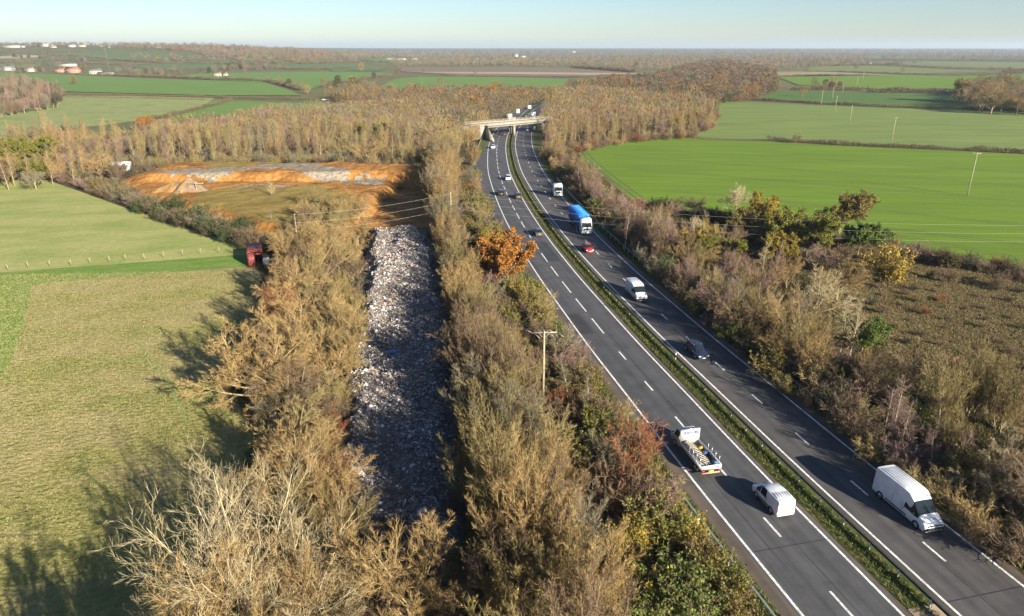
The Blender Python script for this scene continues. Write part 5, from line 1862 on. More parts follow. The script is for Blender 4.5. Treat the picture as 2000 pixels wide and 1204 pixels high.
# --- belt between the rubbish and the road
belt('coppiced_tree', [(843, 330), (862, 450), (890, 560), (912, 700), (925, 800), (945, 900), (955, 1000), (950, 1100), (960, 1290), (1185, 1290), (1165, 1100), (1105, 1000), (1060, 900), (1015, 800), (985, 700), (945, 600), (900, 500), (878, 400), (874, 330), (885, 285), (868, 285)],
     5.0, 2.3, P_COPP * 3 + P_COPY * 2 + P_BROAD[:1], (0.88, 1.10), ['olive', 'brown', 'gold', 'grey'], [5, 2.2, 2.0, 1.3],
     'multi-stemmed bare tree in the belt dividing the rubbish from the road', 'trees of the belt between rubbish and road', grade=lambda q: 1.05 - 0.18 * float(smooth(62, 100, q[1])) + 0.30 * float(smooth(135, 165, q[1])), patchy=2.2)
belt('thorn_bush', [(860, 480), (880, 620), (900, 760), (915, 900), (905, 1010), (880, 1120), (930, 1120), (950, 900), (930, 700), (900, 560), (880, 470)],
     1.5, 2.6, [P_SHRUBL['olive'], P_SHRUB[1], P_SHRUBL['green'], P_SHRUB[2]], (0.7, 1.15), ['olive', 'brown', 'dark'], [3, 3, 1],
     'low bush at the shaded foot of the belt along the rubbish', 'bushes along the rubbish edge of the belt', 'bush')
# --- bushes between belt and road
belt('roadside_shrub', [(925, 340), (945, 400), (965, 455), (1000, 520), (1040, 560), (1085, 640), (1130, 715), (1190, 790), (1255, 880), (1300, 950), (1345, 1010), (1290, 1040), (1205, 1000), (1150, 930), (1100, 850), (1060, 760), (1020, 680), (975, 600), (930, 510), (905, 420), (905, 340)],
     1.8, 2.2, P_SHRUB + [P_SHRUBL['olive'], P_SHRUBL['lime']], (0.75, 1.45), ['brown', 'olive', 'grey', 'mauve', 'rust', 'dark'], [4, 3, 2, 1.5, 1, 1.5],
     'tangled leafless shrub on the bank between the tree belt and the road', 'shrubs on the bank beside the road', 'shrub')
for (px, py, h, kind, tw, lab) in (
        (915, 350, 7.0, 'copp', 'grey', 'pale bare tree beside the lay-by with fanned grey branches'),
        (940, 420, 6.5, 'copp', 'olive', 'bushy olive bare tree at the lay-by end above the orange oak'),
        (925, 300, 7.5, 'copp', 'gold', 'golden bare tree at the road edge before the bridge'),
        (880, 275, 9, 'broad', 'gold', 'golden brown round tree below the bridge ramp'),
        (915, 268, 7, 'leafy', 'gold', 'orange tinged tree by the bridge wing wall'),
        (1110, 735, 5.5, 'birch', 'grey', 'slender bare sapling beside the braced pole'),
        (1150, 770, 5.0, 'birch', 'grey', 'thin bare sapling downhill from the braced pole'),
        (1215, 810, 5.0, 'birch', 'brown', 'spindly bare sapling leaning over the road edge line'),
        (1255, 870, 4.5, 'birch', 'brown', 'small bare sapling beside the flatbed truck'),
        (1180, 900, 4.2, 'birch', 'brown', 'small bare tree in the hollow behind the red bush')):
    p = at(px, py, h * 0.55)
    pr = {'copp': P_COPP[int(U(0, 4))], 'broad': P_BROAD[int(U(0, 5))], 'leafy': P_BROADL[0], 'birch': P_BIRCH[int(U(0, 4))]}[kind]
    place_tree('bare_tree', pr, (p[0], p[1], 0), U(0, 6), h / (9.0 if kind != 'birch' else 10), lab, 'tree', None, TW[tw])
p = at(992, 515, 4.5)
place_tree('oak_tree', P_OAK['orange'], (p[0], p[1], 0), 0.5, 1.0, 'bright orange leafy oak leaning over the outbound road edge')
p = at(965, 480, 3.5)
place_tree('oak_tree', P_OAK['yellow'], (p[0], p[1], 0), 2.5, 0.66, 'smaller yellow green oak tucked behind the bright orange oak')
p = at(1010, 572, 2.0)
place_tree('shrub', P_SHRUBL['sun'], (p[0], p[1], 0), 1.0, 1.2, 'yellowing shrub under the orange oak', 'shrub')
for (px, py, sc, k, tw, lab) in (
        (1225, 905, 1.5, None, 'rust', 'dark red twiggy bush beside the flatbed truck'),
        (1300, 955, 1.25, None, 'olive', 'dense olive twig bush overhanging the verge barrier'),
        (1245, 965, 1.35, None, 'brown', 'brown twiggy bush behind the olive twig bush'),
        (1190, 985, 1.2, None, 'brown', 'tangled brown bush with a few yellow leaves at the belt foot'),
        (1340, 1025, 0.85, 'sun', 'olive', 'bright yellow leaved sapling behind the marker sign'),
        (1290, 1035, 1.35, 'lime', 'olive', 'lime green bramble bush behind the yellow sapling'),
        (1370, 1075, 1.0, 'olive', 'brown', 'brown green bramble bush along the verge barrier'),
        (1310, 1130, 1.45, 'green', 'brown', 'glossy dark green bramble bush above the frame bottom'),
        (1400, 1140, 1.2, 'lime', 'brown', 'straggling bramble bush beside the end of the barrier'),
        (1350, 1200, 1.5, 'green', 'brown', 'broad green bramble bush nearest the viewpoint'),
        (1430, 1200, 1.1, 'olive', 'brown', 'dull olive bramble bush by the barrier end'),
        (1240, 1150, 1.2, 'sun', 'olive', 'yellow leaved bush in front of the green brambles'),
        (1215, 1070, 1.2, 'sun', 'olive', 'half bare yellow leaved bush beside the coppiced belt'),
        (1270, 1230, 1.3, 'green', 'olive', 'green bramble bush at the foot of the yellow leaved bush')):
    p = at(px, py, 1.6 * sc)
    pr = P_SHRUBL[k] if k else P_SHRUB[int(U(0, 4))]
    place_tree('bramble_bush' if k else 'twiggy_bush', pr, (p[0], p[1], 0), U(0, 6), sc, lab, 'bush', None, TW[tw])

# --- belt on the meadow side of the rubbish
big = [(600, 640, 11.5, 'broad', 'gold', 1.05, 'round golden bare tree with its shadow on the meadow'),
       (640, 690, 8.5, 'broad', 'gold', 1.0, 'golden bare tree overhanging the rubbish edge'),
       (492, 700, 11.5, 'broad', 'gold', 1.1, 'spreading bare tree reaching furthest over the meadow'),
       (560, 735, 9.0, 'broad', 'brown', 1.0, 'pale branched bare tree between two golden trees'),
       (615, 535, 7.5, 'copp', 'olive', 1.0, 'fan shaped olive tree beside the red shed'),
       (665, 560, 6.5, 'leafy', 'olive', 1.0, 'olive tree with yellow leaves at the rubbish edge'),
       (640, 450, 9.5, 'broad', 'gold', 1.1, 'tall golden bare tree at the top end of the rubbish'),
       (585, 465, 8.0, 'broad', 'gold', 1.0, 'golden bare tree above the red shed'),
       (690, 490, 6.0, 'copp', 'gold', 1.0, 'golden coppice leaning over the pale rubbish'),
       (582, 505, 5.0, 'leafyg', 'gold', 1.0, 'small tree with yellow leaves behind the water tank'),
       (620, 385, 7.0, 'broad', 'olive', 1.0, 'fine twigged tree in front of the orange soil face'),
       (665, 400, 7.0, 'broad', 'gold', 1.0, 'golden tree at the edge of the dark soil cutting'),
       (538, 610, 5.0, 'broad', 'gold', 1.0, 'small golden tree below the red shed'),
       (600, 590, 6.0, 'broad', 'brown', 1.0, 'brown tree between the fan shaped and round golden trees'),
       (600, 770, 5.5, 'copp', 'grey', 1.0, 'grey green bare tree with a tangled low crown'),
       (530, 790, 5.0, 'broad', 'grey', 1.0, 'grey thorn tree leaning toward the meadow shade'),
       (655, 770, 5.5, 'copp', 'olive', 1.0, 'olive coppice beside the narrow shaded gap of the rubbish'),
       (560, 840, 5.0, 'broad', 'brown', 1.1, 'dense brown thorn tree beside the red brown one'),
       (630, 845, 5.0, 'broad', 'rust', 1.1, 'red brown thorn tree overlooking the rubbish'),
       (640, 935, 5.5, 'broad', 'rust', 1.0, 'russet tree between the thorn tree and the pale ash'),
       (570, 905, 5.0, 'broad', 'rust', 0.9, 'dark red tree half hidden behind the pale ash'),
       (650, 1010, 6.5, 'copp', 'gold', 1.0, 'golden coppice at the bottom end of the rubbish'),
       (600, 985, 7.0, 'copp', 'olive', 1.0, 'olive coppice rising behind the pale ash crown'),
       (795, 1120, 9.0, 'broad', 'gold', 1.0, 'golden brown tree standing at the near end of the rubbish'),
       (740, 1180, 5.0, 'broad', 'brown', 1.0, 'brown tree partly under the golden brown tree'),
       (880, 1180, 5.0, 'broad', 'brown', 1.0, 'slight brown tree in the dip beside the coppiced belt'),
       (530, 370, 6.0, 'birch', 'pale', 1.0, 'thin pale tree standing alone on the soil flat'),
       (530, 425, 5.0, 'birch', 'brown', 1.0, 'thin dark tree beside the pale mounds above the shed')]
for (px, py, h, kind, tw, wd, lab) in big:
    p = at(px, py, h * 0.58)
    pr = {'copp': P_COPP, 'broad': P_BROAD, 'leafy': P_COPY, 'leafyg': [P_BROADL[1]], 'birch': P_BIRCH}[kind]
    pr = pr[int(U(0, len(pr)))]
    o = place_tree('bare_tree', pr, (p[0], p[1], 0), U(0, 6), h / {'birch': 10}.get(kind, 9.0), lab, 'tree', None, TW[tw])
    o.scale[0] *= wd
    o.scale[1] *= wd
p = at(455, 1085, 8.0)
place_tree('ash_tree', P_ASH, (p[0] + 0.3, p[1], 0), 0.4, 0.86, 'huge pale bare ash spreading across the picture bottom beside the meadow')
p = at(590, 1110, 6.5)
place_tree('ash_tree', P_ASH2, (p[0], p[1], 0), 2.0, 0.80, 'second pale bare ash growing against the huge one')
p = at(500, 930, 6.5)
place_tree('ash_tree', P_ASH2, (p[0], p[1], 0), 4.1, 0.72, 'thin crowned pale ash behind the huge one')
p = at(330, 1190, 5.5)
place_tree('ash_tree', P_ASH2, (p[0], p[1], 0), 5.1, 0.62, 'small pale ash at the meadow edge in front of the huge one')
belt('belt_bush', [(470, 680), (520, 560), (545, 510), (700, 520), (700, 700), (690, 850), (680, 1000), (690, 1200), (560, 1250), (560, 1000), (540, 880), (545, 800), (470, 740)],
     1.5, 2.9, P_SHRUB + [P_SHRUBL['olive']], (0.7, 1.2), ['brown', 'olive', 'grey', 'rust', 'gold'], [3, 3, 2, 1, 2],
     'leafless bush under the trees between meadow and rubbish', 'bushes under the trees beside the meadow', 'bush')
belt('belt_bush', [(690, 1010), (740, 1040), (860, 1060), (900, 1120), (900, 1290), (690, 1290)], 1.2, 2.4, P_SHRUB, (0.6, 1.0), ['dark', 'brown', 'olive'], [3, 4, 2],
     'dark leafless bush at the near end of the rubbish', 'bushes at the near end of the rubbish', 'bush')
belt('meadow_tree', [(560, 560), (640, 590), (690, 600), (690, 700), (682, 800), (672, 900), (660, 960), (600, 960), (560, 880), (540, 800), (500, 740), (520, 640)], 4.0, 6.2, P_BROAD + P_BROAD + P_COPP[:2], (0.72, 1.0), ['gold', 'olive', 'brown', 'rust'], [5, 3, 2, 0.6],
     'bare tree filling the belt between meadow and rubbish', 'trees of the belt between meadow and rubbish')
belt('bare_tree', [(610, 405), (700, 405), (705, 470), (690, 560), (640, 600), (560, 560), (560, 470)], 4.0, 5.4, P_BROAD, (0.7, 1.0), ['gold', 'olive', 'brown'], [4, 2, 1],
     'golden twigged tree in the clump at the top end of the rubbish', 'golden clump at the top end of the rubbish')

# --- hedge from the shed up to the wood
hl = [(75, 330), (110, 335), (150, 345), (200, 362), (250, 385), (300, 405), (350, 425), (400, 437), (450, 455), (490, 470)]
hw = curve_pts(np.array([at(a, b + 13, 0.8)[:2] for a, b in hl]), 2.6)
for i, q in enumerate(hw):
    f = i / len(hw)
    for j in range(2):
        pr = P_SHRUB[int(U(0, 4))] if U(0, 1) < 0.75 else P_SHRUBL['dkgreen' if f > .55 else 'olive']
        tw = pick(['mauve', 'brown', 'grey', 'dark'], [2, 3, 3, 0.5 if f < .5 else 3])
        place_tree('hedge_bush', pr, (q[0] + U(-1.5, 1.5), q[1] + U(-1, 5.5), 0), U(0, 6), U(0.95, 1.45), 'grey brown bush in the hedge from the red shed to the wood', 'bush', 'bushes of the hedge along the upper meadow', TW[tw])
for (px, py, sc, k, tw, lab) in (
        (345, 405, 1.7, 'dkgreen', 'dark', 'large dark blue green bush below the spoil heaps'),
        (390, 425, 1.8, 'dkgreen', 'grey', 'largest grey green bush in the hedge below the white pole'),
        (440, 440, 1.5, None, 'brown', 'pale brown thorn bush next to the largest grey green bush'),
        (475, 440, 1.4, 'dkgreen', 'dark', 'dark evergreen bush above the red shed')):
    p = at(px, py, 2.2)
    place_tree('thorn_bush', P_SHRUBL[k] if k else P_SHRUB[2], (p[0], p[1], 0), U(0, 6), sc, lab, 'bush', None, TW[tw])
for (px, py, h, kind, tw, lab) in (
        (64, 290, 13, 'lime', 'olive', 'lime green leafy tree at the corner of the upper meadow'),
        (62, 328, 8, 'lime', 'olive', 'lower lime green tree below the leafy corner tree'),
        (140, 295, 11, 'broad', 'brown', 'large brown bare oak at the top of the meadow hedge'),
        (190, 320, 9, 'broad', 'gold', 'golden brown bare tree beside the white cabin'),
        (215, 300, 8, 'broad', 'brown', 'brown tree whose twigs hide part of the cabin'),
        (100, 285, 9, 'broad', 'gold', 'orange brown tree next to the lime green corner tree'),
        (25, 300, 8, 'broad', 'brown', 'brown bare tree at the picture edge above the meadow'),
        (5, 310, 7, 'broad', 'mauve', 'purplish bare tree at the very edge above the meadow'),
        (30, 260, 8, 'wood', 'olive', 'slim olive tree behind the lime green corner tree'),
        (10, 275, 7, 'wood', 'grey', 'slim grey tree at the edge above the meadow'),
        (165, 270, 9, 'wood', 'gold', 'slim golden tree behind the large brown oak'),
        (110, 262, 8, 'wood', 'brown', 'slim brown tree behind the orange brown tree'),
        (282, 240, 8, 'russet', 'gold', 'rounded orange tree on the far side of the plantation'),
        (1555, 269, 4.5, 'broad', 'brown', 'round bare tree in the hedge between wheat and pale crop'),
        (715, 290, 11, 'broad', 'gold', 'spreading pale oak at the plantation edge above the soil bank'),
        (760, 300, 8, 'broad', 'olive', 'olive tree beside the spreading pale oak'),
        (800, 305, 8, 'copp', 'olive', 'bushy olive tree in the corner of the soil bank'),
        (655, 310, 5, 'shrubby', 'dark', 'dark thorn tree beneath the spreading pale oak'),
        (730, 255, 9, 'lime', 'gold', 'yellowing tree rising above the spreading pale oak')):
    p = at(px, py, h * 0.55)
    pr = {'lime': P_OAK['lime'], 'russet': P_OAK['orange'], 'broad': P_BROAD[int(U(0, 5))], 'copp': P_COPP[int(U(0, 4))], 'wood': P_WOOD[int(U(0, 4))], 'shrubby': P_BROAD[0]}[kind]
    place_tree('field_tree', pr, (p[0], p[1], 0), U(0, 6), h / (12.0 if kind == 'wood' else 9.0), lab, 'tree', None, TW[tw])

belt('plantation_bush', [(225, 332), (300, 328), (420, 322), (600, 314), (690, 322), (770, 334), (840, 345), (840, 330), (690, 308), (560, 302), (300, 314), (225, 320)], 1.2, 3.6, P_SHRUB, (0.9, 1.5), ['olive', 'brown', 'grey'], [4, 2, 2],
     'olive bush at the foot of the plantation above the soil bank', 'bushes at the plantation foot', 'bush')
belt('wood_edge_bush', [(1070, 310), (1110, 300), (1180, 286), (1270, 272), (1340, 268), (1395, 246), (1402, 225), (1385, 232), (1320, 256), (1180, 270), (1100, 284)], 1.0, 3.8, P_SHRUB, (0.8, 1.3), ['brown', 'rust', 'gold', 'olive'], [4, 1.5, 2, 2],
     'brown bush at the foot of the wood beyond the wheat', 'bushes at the wood foot beyond the wheat', 'bush')
belt('corner_tree', [(-30, 345), (60, 345), (100, 335), (150, 335), (225, 318), (230, 262), (150, 250), (60, 250), (-30, 262)], 4.0, 5.2, P_BROAD + P_WOOD + P_COPP[:2], (0.55, 0.92), ['brown', 'gold', 'olive', 'grey', 'mauve'], [4, 3, 3, 2, 1],
     'bare tree in the wood corner above the upper meadow', 'wood corner above the upper meadow')
belt('corner_bush', [(-30, 352), (60, 350), (100, 345), (230, 345), (235, 325), (100, 325), (-30, 330)], 1.2, 3.4, P_SHRUB, (0.9, 1.5), ['brown', 'olive', 'mauve', 'dark'], [4, 3, 1, 2],
     'bush at the foot of the wood corner above the upper meadow', 'bushes below the wood corner', 'bush')
belt('pasture_tree', [(-60, 205), (-60, 165), (50, 155), (85, 165), (118, 178), (112, 196), (60, 205), (0, 212)], 5.0, 6.5, P_BROAD + P_WOOD + P_COPP, (0.8, 1.15), ['brown', 'mauve', 'grey', 'dark'], [4, 2, 3, 2],
     'bare tree in the brown thicket beside the rough pasture', 'brown thicket beside the rough pasture')
belt('pasture_bush', [(-60, 215), (0, 216), (60, 209), (115, 198), (118, 190), (60, 198), (-60, 208)], 1.0, 4.2, P_SHRUB, (1.2, 2.0), ['brown', 'dark', 'mauve'], [3, 2, 1],
     'bush at the foot of the brown thicket beside the rough pasture', 'bushes below the brown thicket', 'bush')
belt('clump_tree', [(1880, 195), (1895, 175), (1950, 165), (2060, 168), (2080, 210), (1990, 206), (1910, 203)], 6.0, 9.5, P_BROAD + [P_OAK['olive'], P_BROADL[0]], (1.35, 1.95), ['brown', 'gold', 'grey', 'olive'], [4, 3, 2, 2],
     'tall bare tree in the clump beyond the pale crop', 'clump beyond the pale crop')
# --- plantation behind the soil bank: front ranks as trees, the depth as one wood
lw_front = [(225, 318), (300, 312), (420, 308), (560, 300), (620, 300), (690, 305), (760, 318), (830, 325), (850, 290), (830, 255), (700, 255), (560, 255), (420, 262), (300, 270), (225, 280)]
belt('plantation_tree', lw_front, 3.0, 3.7, P_WOOD + P_WOOD + P_COPP[:2] + P_BROAD[:2], (0.55, 0.86), ['olive', 'gold', 'brown', 'grey', 'mauve'], [6, 1.2, 2.5, 1.5, 0.8],
     'slim bare tree in the dense plantation behind the soil bank', 'plantation trees behind the soil bank', nmax=290)


def wood_mass(name, poly, z, spacing, H, label, wts, ntri=70, w0=0.09, low=0.12):
    pts = scatter(rng, atp(poly, z), spacing)
    if not len(pts):
        return
    n = len(pts)
    Hs = H * (rng.uniform(0.62, 1.1, n) + 0.18 * vnoise(pts[:, 0], pts[:, 1], 22, 77) + 0.25 * (rng.uniform(0, 1, n) > 0.94))
    mats = FARTW + [LEAF['dkgreen']]
    mi = rng.choice(7, n, p=np.array(wts) / sum(wts))
    d = np.hypot(pts[:, 0], pts[:, 1])
    me = mass_mesh(rng, pts, Hs, Hs * rng.uniform(0.26, 0.46, n), ntri, w0 * np.maximum(1, d / 350), name, mats, mi, lowfrac=low)
    o = link(name, me)
    return tag(o, label, 'wood', None, 'stuff')


wood_mass('plantation_wood', [(228, 270), (320, 232), (430, 232), (520, 212), (660, 205), (770, 198), (890, 215), (960, 235), (900, 262), (850, 262), (700, 250), (560, 250), (420, 258), (300, 266)], 6, 3.4, 9.0,
          'depth of the brown plantation behind its front rank of trees', [5, 4, 3, 2, 2, 1.2, 0.15], 120)
wood_mass('roadside_wood', [(640, 178), (700, 172), (790, 178), (850, 172), (960, 168), (1050, 172), (1082, 180), (1030, 192), (985, 218), (930, 232), (860, 212), (760, 196), (690, 197)], 6, 4.2, 10.0,
          'brown wood with orange crowns beyond the bridge, on the outbound side', [3, 4, 3, 2, 1, 1.6, 0.6], 110)
rw_front = [(1062, 292), (1100, 288), (1180, 273), (1270, 262), (1330, 258), (1395, 238), (1402, 215), (1385, 205), (1300, 228), (1180, 240), (1075, 246)]
belt('woodland_tree', rw_front, 3.0, 4.3, P_WOOD + P_WOOD + P_COPP[:2] + P_BROAD[:1], (0.55, 0.86), ['olive', 'gold', 'brown', 'mauve'], [4, 3.5, 3, 1],
     'bare tree in the front ranks of the wood beyond the wheat', 'front ranks of the wood beyond the wheat', nmax=200)
wood_mass('hillside_wood', [(1065, 250), (1180, 240), (1300, 228), (1385, 205), (1370, 192), (1260, 178), (1140, 172), (1090, 178), (1072, 195), (1062, 225)], 6, 4.0, 9.5,
          'depth of the bare wood on the oncoming side beyond the bridge', [5, 4, 4, 1.5, 2, 0.8, 0.1], 110)
wood_mass('far_wood', [(1270, 150), (1340, 128), (1420, 118), (1510, 140), (1522, 165), (1500, 180), (1420, 192), (1330, 176), (1250, 170), (1100, 172), (1160, 156)], 5, 8, 10.0,
          'orange brown wood rising behind the wood beyond the wheat', [2, 4, 3, 1.5, 2, 1.6, 0.35], 260, 0.095)
# trees along the road beyond the bridge
for i, (px, py, h, k, tw, lab) in enumerate((
        (1060, 215, 9, 'wood', 'brown', 'brown tree at the bridge end on the oncoming side'),
        (930, 200, 9, 'orange', 'brown', 'dense orange tree in the wood past the bridge'),
        (1000, 185, 9, 'orange', 'brown', 'orange tree close to the far bend of the road'),
        (965, 178, 10, 'orange', 'brown', 'burnt orange tree crowning the roadside wood'),
        (955, 212, 6, 'green', 'brown', 'dark evergreen bush above the bridge'),
        (890, 205, 8, 'orange', 'brown', 'rusty oak beyond the bridge ramp'),
        (1120, 195, 9, 'wood', 'mauve', 'tall bare tree at the roadside edge of the wood'),
        (1352, 205, 9, 'green', 'dark', 'narrow dark green tree inside the wood beyond the wheat'),
        (1365, 230, 7, 'yellow', 'gold', 'yellow leaved tree at the corner of the wood beyond the wheat'),
        (1325, 240, 7, 'yellow', 'gold', 'golden leaved tree at the wood edge over the hedge'),
        (1268, 248, 9, 'broad', 'dark', 'dark crowned bare oak at the wood edge'))):
    p = at(px, py, h * 0.55)
    pr = P_OAK[k] if k in P_OAK else (P_WOOD[i % 4] if k == 'wood' else P_BROAD[i % 5])
    place_tree('roadside_tree', pr, (p[0], p[1], 0), U(0, 6), h / (12.0 if k == 'wood' else 9.0), lab, 'tree', None, TW[tw])

# --- belt on the oncoming side
belt('roadside_bush', [(1062, 300), (1090, 330), (1125, 370), (1180, 425), (1250, 500), (1320, 565), (1430, 660), (1560, 770), (1700, 880), (1850, 985), (2060, 1120), (2100, 1040), (1900, 900), (1760, 800), (1640, 690), (1560, 600), (1440, 530), (1320, 470), (1230, 430), (1160, 360), (1115, 305), (1090, 285)],
     1.5, 2.75, P_SHRUB + P_SHRUB + [P_SHRUBL['olive'], P_SHRUBL['green']], (0.75, 1.5), ['brown', 'olive', 'grey', 'mauve', 'dark', 'gold'], [4, 3, 2, 2, 2, 1.5],
     'leafless bush in the thicket beside the oncoming lanes', 'thicket bushes beside the oncoming lanes', 'bush', nmax=290)
belt('thicket_tree', [(1075, 285), (1120, 330), (1180, 390), (1260, 460), (1350, 540), (1450, 620), (1560, 690), (1640, 640), (1560, 540), (1470, 470), (1380, 440), (1290, 420), (1220, 400), (1160, 350), (1110, 295)],
     4.0, 5.4, P_BROAD + P_BIRCH + P_COPP, (0.55, 0.85), ['gold', 'brown', 'mauve', 'olive', 'pale'], [4, 3, 3, 2, 1],
     'bare tree in the thicket between the road and the wheat', 'thicket trees between the road and the wheat')
for (px, py, h, kind, tw, lab) in (
        (1130, 348, 8, 'birch', 'mauve', 'white stemmed birch behind the lorry tractor unit'),
        (1160, 345, 9, 'birch', 'mauve', 'leaning birch pair member beside the wheat corner'),
        (1192, 390, 8, 'birch', 'gold', 'golden birch behind the blue container lorry'),
        (1235, 435, 9, 'birch', 'mauve', 'tall white stemmed birch opposite the orange oak'),
        (1262, 450, 9, 'birch', 'gold', 'white birch with a golden crown opposite the orange oak'),
        (1222, 450, 8, 'birch', 'mauve', 'slender birch nearest the barrier opposite the orange oak'),
        (1285, 440, 8, 'birch', 'mauve', 'birch at the outer side of the white stemmed group'),
        (1350, 470, 7, 'broadl', 'gold', 'tree with thin orange leaves behind the birch group'),
        (1440, 385, 8, 'pale', 'pale', 'pale rounded bare tree against the wheat'),
        (1355, 395, 5, 'broad', 'brown', 'low brown bare tree on the wheat boundary'),
        (1488, 415, 8, 'oyellow', 'brown', 'mottled yellow and dark green oak against the wheat'),
        (1645, 418, 8, 'oolive', 'brown', 'open crowned dark olive oak standing against the wheat'),
        (1580, 460, 8, 'olime', 'brown', 'broad yellow green oak in front of the open crowned oak'),
        (1545, 450, 6, 'ogreen', 'dark', 'dark green leafy tree behind the broad yellow green oak'),
        (1460, 440, 6.5, 'oolive', 'brown', 'dull olive leafed tree between the mottled oak and the birches'),
        (1520, 480, 6.0, 'oyellow', 'brown', 'golden leafed tree under the dark green leafy tree'),
        (1610, 500, 6.0, 'broad', 'mauve', 'purplish bare tree in front of the broad yellow green oak'),
        (1680, 470, 5.5, 'ogreen', 'dark', 'dark green thorn tree at the foot of the open crowned oak'),
        (1640, 545, 7.0, 'broad', 'gold', 'golden bare tree at the scrubland corner facing the yellow tree'),
        (1590, 690, 7.5, 'broad', 'gold', 'tan bare tree above the barrier opposite the navy car'),
        (1700, 730, 7.0, 'broad', 'brown', 'brown bare tree in the shade above the barrier'),
        (1415, 490, 6.5, 'olime', 'brown', 'bushy green tree between the yellow leaved trees'),
        (1335, 478, 6.5, 'oyellow', 'gold', 'yellow leaved tree nearest the barrier by the birches'),
        (1385, 460, 5.5, 'oyellow', 'gold', 'second yellow leaved tree beside the bushy green tree'),
        (1445, 600, 8, 'broad', 'brown', 'grey brown bare tree opposite the white van'),
        (1560, 620, 8, 'broad', 'gold', 'large rounded golden tree beside the oncoming lanes'),
        (1600, 580, 8, 'pale', 'pale', 'pale stemmed bare tree behind the rounded golden tree'),
        (1480, 545, 7, 'broad', 'gold', 'golden tree above the grey brown bare tree'),
        (1540, 530, 7, 'broad', 'gold', 'orange brown tree at the thicket edge below the wheat'),
        (1670, 640, 8, 'birch', 'pale', 'pale birch with open branches at the scrubland edge'),
        (1650, 640, 7, 'birch', 'pale', 'second pale birch at the scrubland edge'),
        (1690, 650, 5, 'ogreen', 'dark', 'dark leafy tree at the scrubland corner'),
        (1735, 810, 6.5, 'birch', 'mauve', 'purple twigged birch clump above the barrier'),
        (1755, 800, 7.5, 'birch', 'mauve', 'tallest purple twigged birch above the barrier'),
        (1770, 830, 6.5, 'birch', 'mauve', 'lower purple twigged birch above the barrier'),
        (1830, 880, 5.5, 'birch', 'mauve', 'small reddish birch in deep shade'),
        (1870, 880, 6, 'birch', 'mauve', 'reddish birch beside the pale tree in deep shade'),
        (1850, 760, 8.5, 'copp', 'olive', 'broad olive bare tree beside the scrubland'),
        (1910, 740, 8.5, 'copp', 'olive', 'olive bare tree catching sunlight at its top'),
        (1970, 770, 8, 'copp', 'olive', 'olive tree with yellow leaves at the picture edge'),
        (1800, 730, 7, 'broad', 'brown', 'dark branched tree on the shaded scrubland edge'),
        (1960, 930, 6.5, 'pale', 'pale', 'pale tan bare tree beside the long white van'),
        (2010, 900, 6.5, 'pale', 'pale', 'pale tree cut by the picture edge near the long van'),
        (2060, 860, 8, 'broad', 'gold', 'golden tree just beyond the picture edge'),
        (2100, 960, 8, 'broad', 'brown', 'brown tree just beyond the picture edge')):
    p = at(px, py, h * 0.55)
    oak = {'oyellow': 'yellow', 'oolive': 'olive', 'olime': 'lime', 'ogreen': 'green'}
    pr = P_OAK[oak[kind]] if kind in oak else {'birch': P_BIRCH[int(U(0, 4))], 'broad': P_BROAD[int(U(0, 5))], 'copp': P_COPP[int(U(0, 4))], 'pale': P_BROAD[int(U(0, 5))], 'broadl': P_BROADL[0]}[kind]
    place_tree('birch_tree' if kind == 'birch' else 'oak_tree' if kind in oak else 'bare_tree', pr, (p[0], p[1], 0), U(0, 6), h / {'birch': 10}.get(kind, 9.0), lab, 'tree', None, TW[tw])
for y_ in np.arange(34, 215, 3.6):
    if U(0, 1) < 0.12:
        continue
    off_ = U(15.0, 21.0)
    q_, t_ = road_at(np.array([s_of_y(y_)]))
    c_ = q_[0] + np.array([t_[0][1], -t_[0][0]]) * off_
    pr = [P_COPP, P_BROAD, P_BIRCH, P_COPP][int(U(0, 4))]
    place_tree('verge_tree', pr[int(U(0, 4))], (c_[0], c_[1], 0), U(0, 6), U(0.55, 0.92), 'bare tree growing just behind the barrier of the oncoming lanes', 'tree', 'trees just behind the barrier of the oncoming lanes', TW[pick(['brown', 'olive', 'mauve', 'grey', 'gold'], [4, 3, 2, 2, 2])])
for x_, y_, h_, i_, tw_ in ((-15.5, 36, 9.5, 0, 'gold'), (-14.5, 43, 8.0, 3, 'olive'), (-17.5, 31, 10, 1, 'gold'), (-18, 49, 8.5, 1, 'gold')):
    place_tree('bare_tree', P_BROAD[i_], (x_, y_, 0), i_ * 1.7 + x_, h_ / 9.0, 'golden bare tree crowding round the huge pale ash', 'tree', 'trees crowding round the huge ash', TW[tw_])
for x_, y_, h_, i_ in ((-14, 16, 12, 1), (-24, 15, 12, 2), (-20, 25, 11, 3), (-26, 8, 12, 4), (-30, 10, 13, 1), (-34, 13, 11, 2), (-25, 17, 11, 0), (-16, 24, 11, 0), (-22, 20, 12, 1), (-11, 20, 10, 2), (-18, 12, 12, 3), (-9, 28, 8, 1)):
    place_tree('bare_tree', P_BROAD[i_], (x_, y_, 0), i_ * 1.3, h_ / 9.0, 'bare tree just under the picture bottom that shades the meadow', 'tree', 'trees just under the picture bottom', TW['gold'])
for q_ in scatter(rng, atp([(1590, 500), (1640, 480), (1780, 500), (1900, 520), (2050, 550), (2300, 640), (2250, 900), (2000, 830), (1800, 715), (1660, 620)]), 3.2):
    if U(0, 1) < 0.8:
        place_tree('scrub_bush', P_SHRUB[int(U(0, 4))], (q_[0], q_[1], 0), U(0, 6), U(0.22, 0.6), 'low dark thorn clump scattered in the brown scrubland', 'bush', 'thorn clumps of the scrubland', TW[pick(['dark', 'brown', 'rust', 'olive'], [3, 4, 1, 1])], U(0.6, 1.0))
p = at(1735, 520, 3.0)
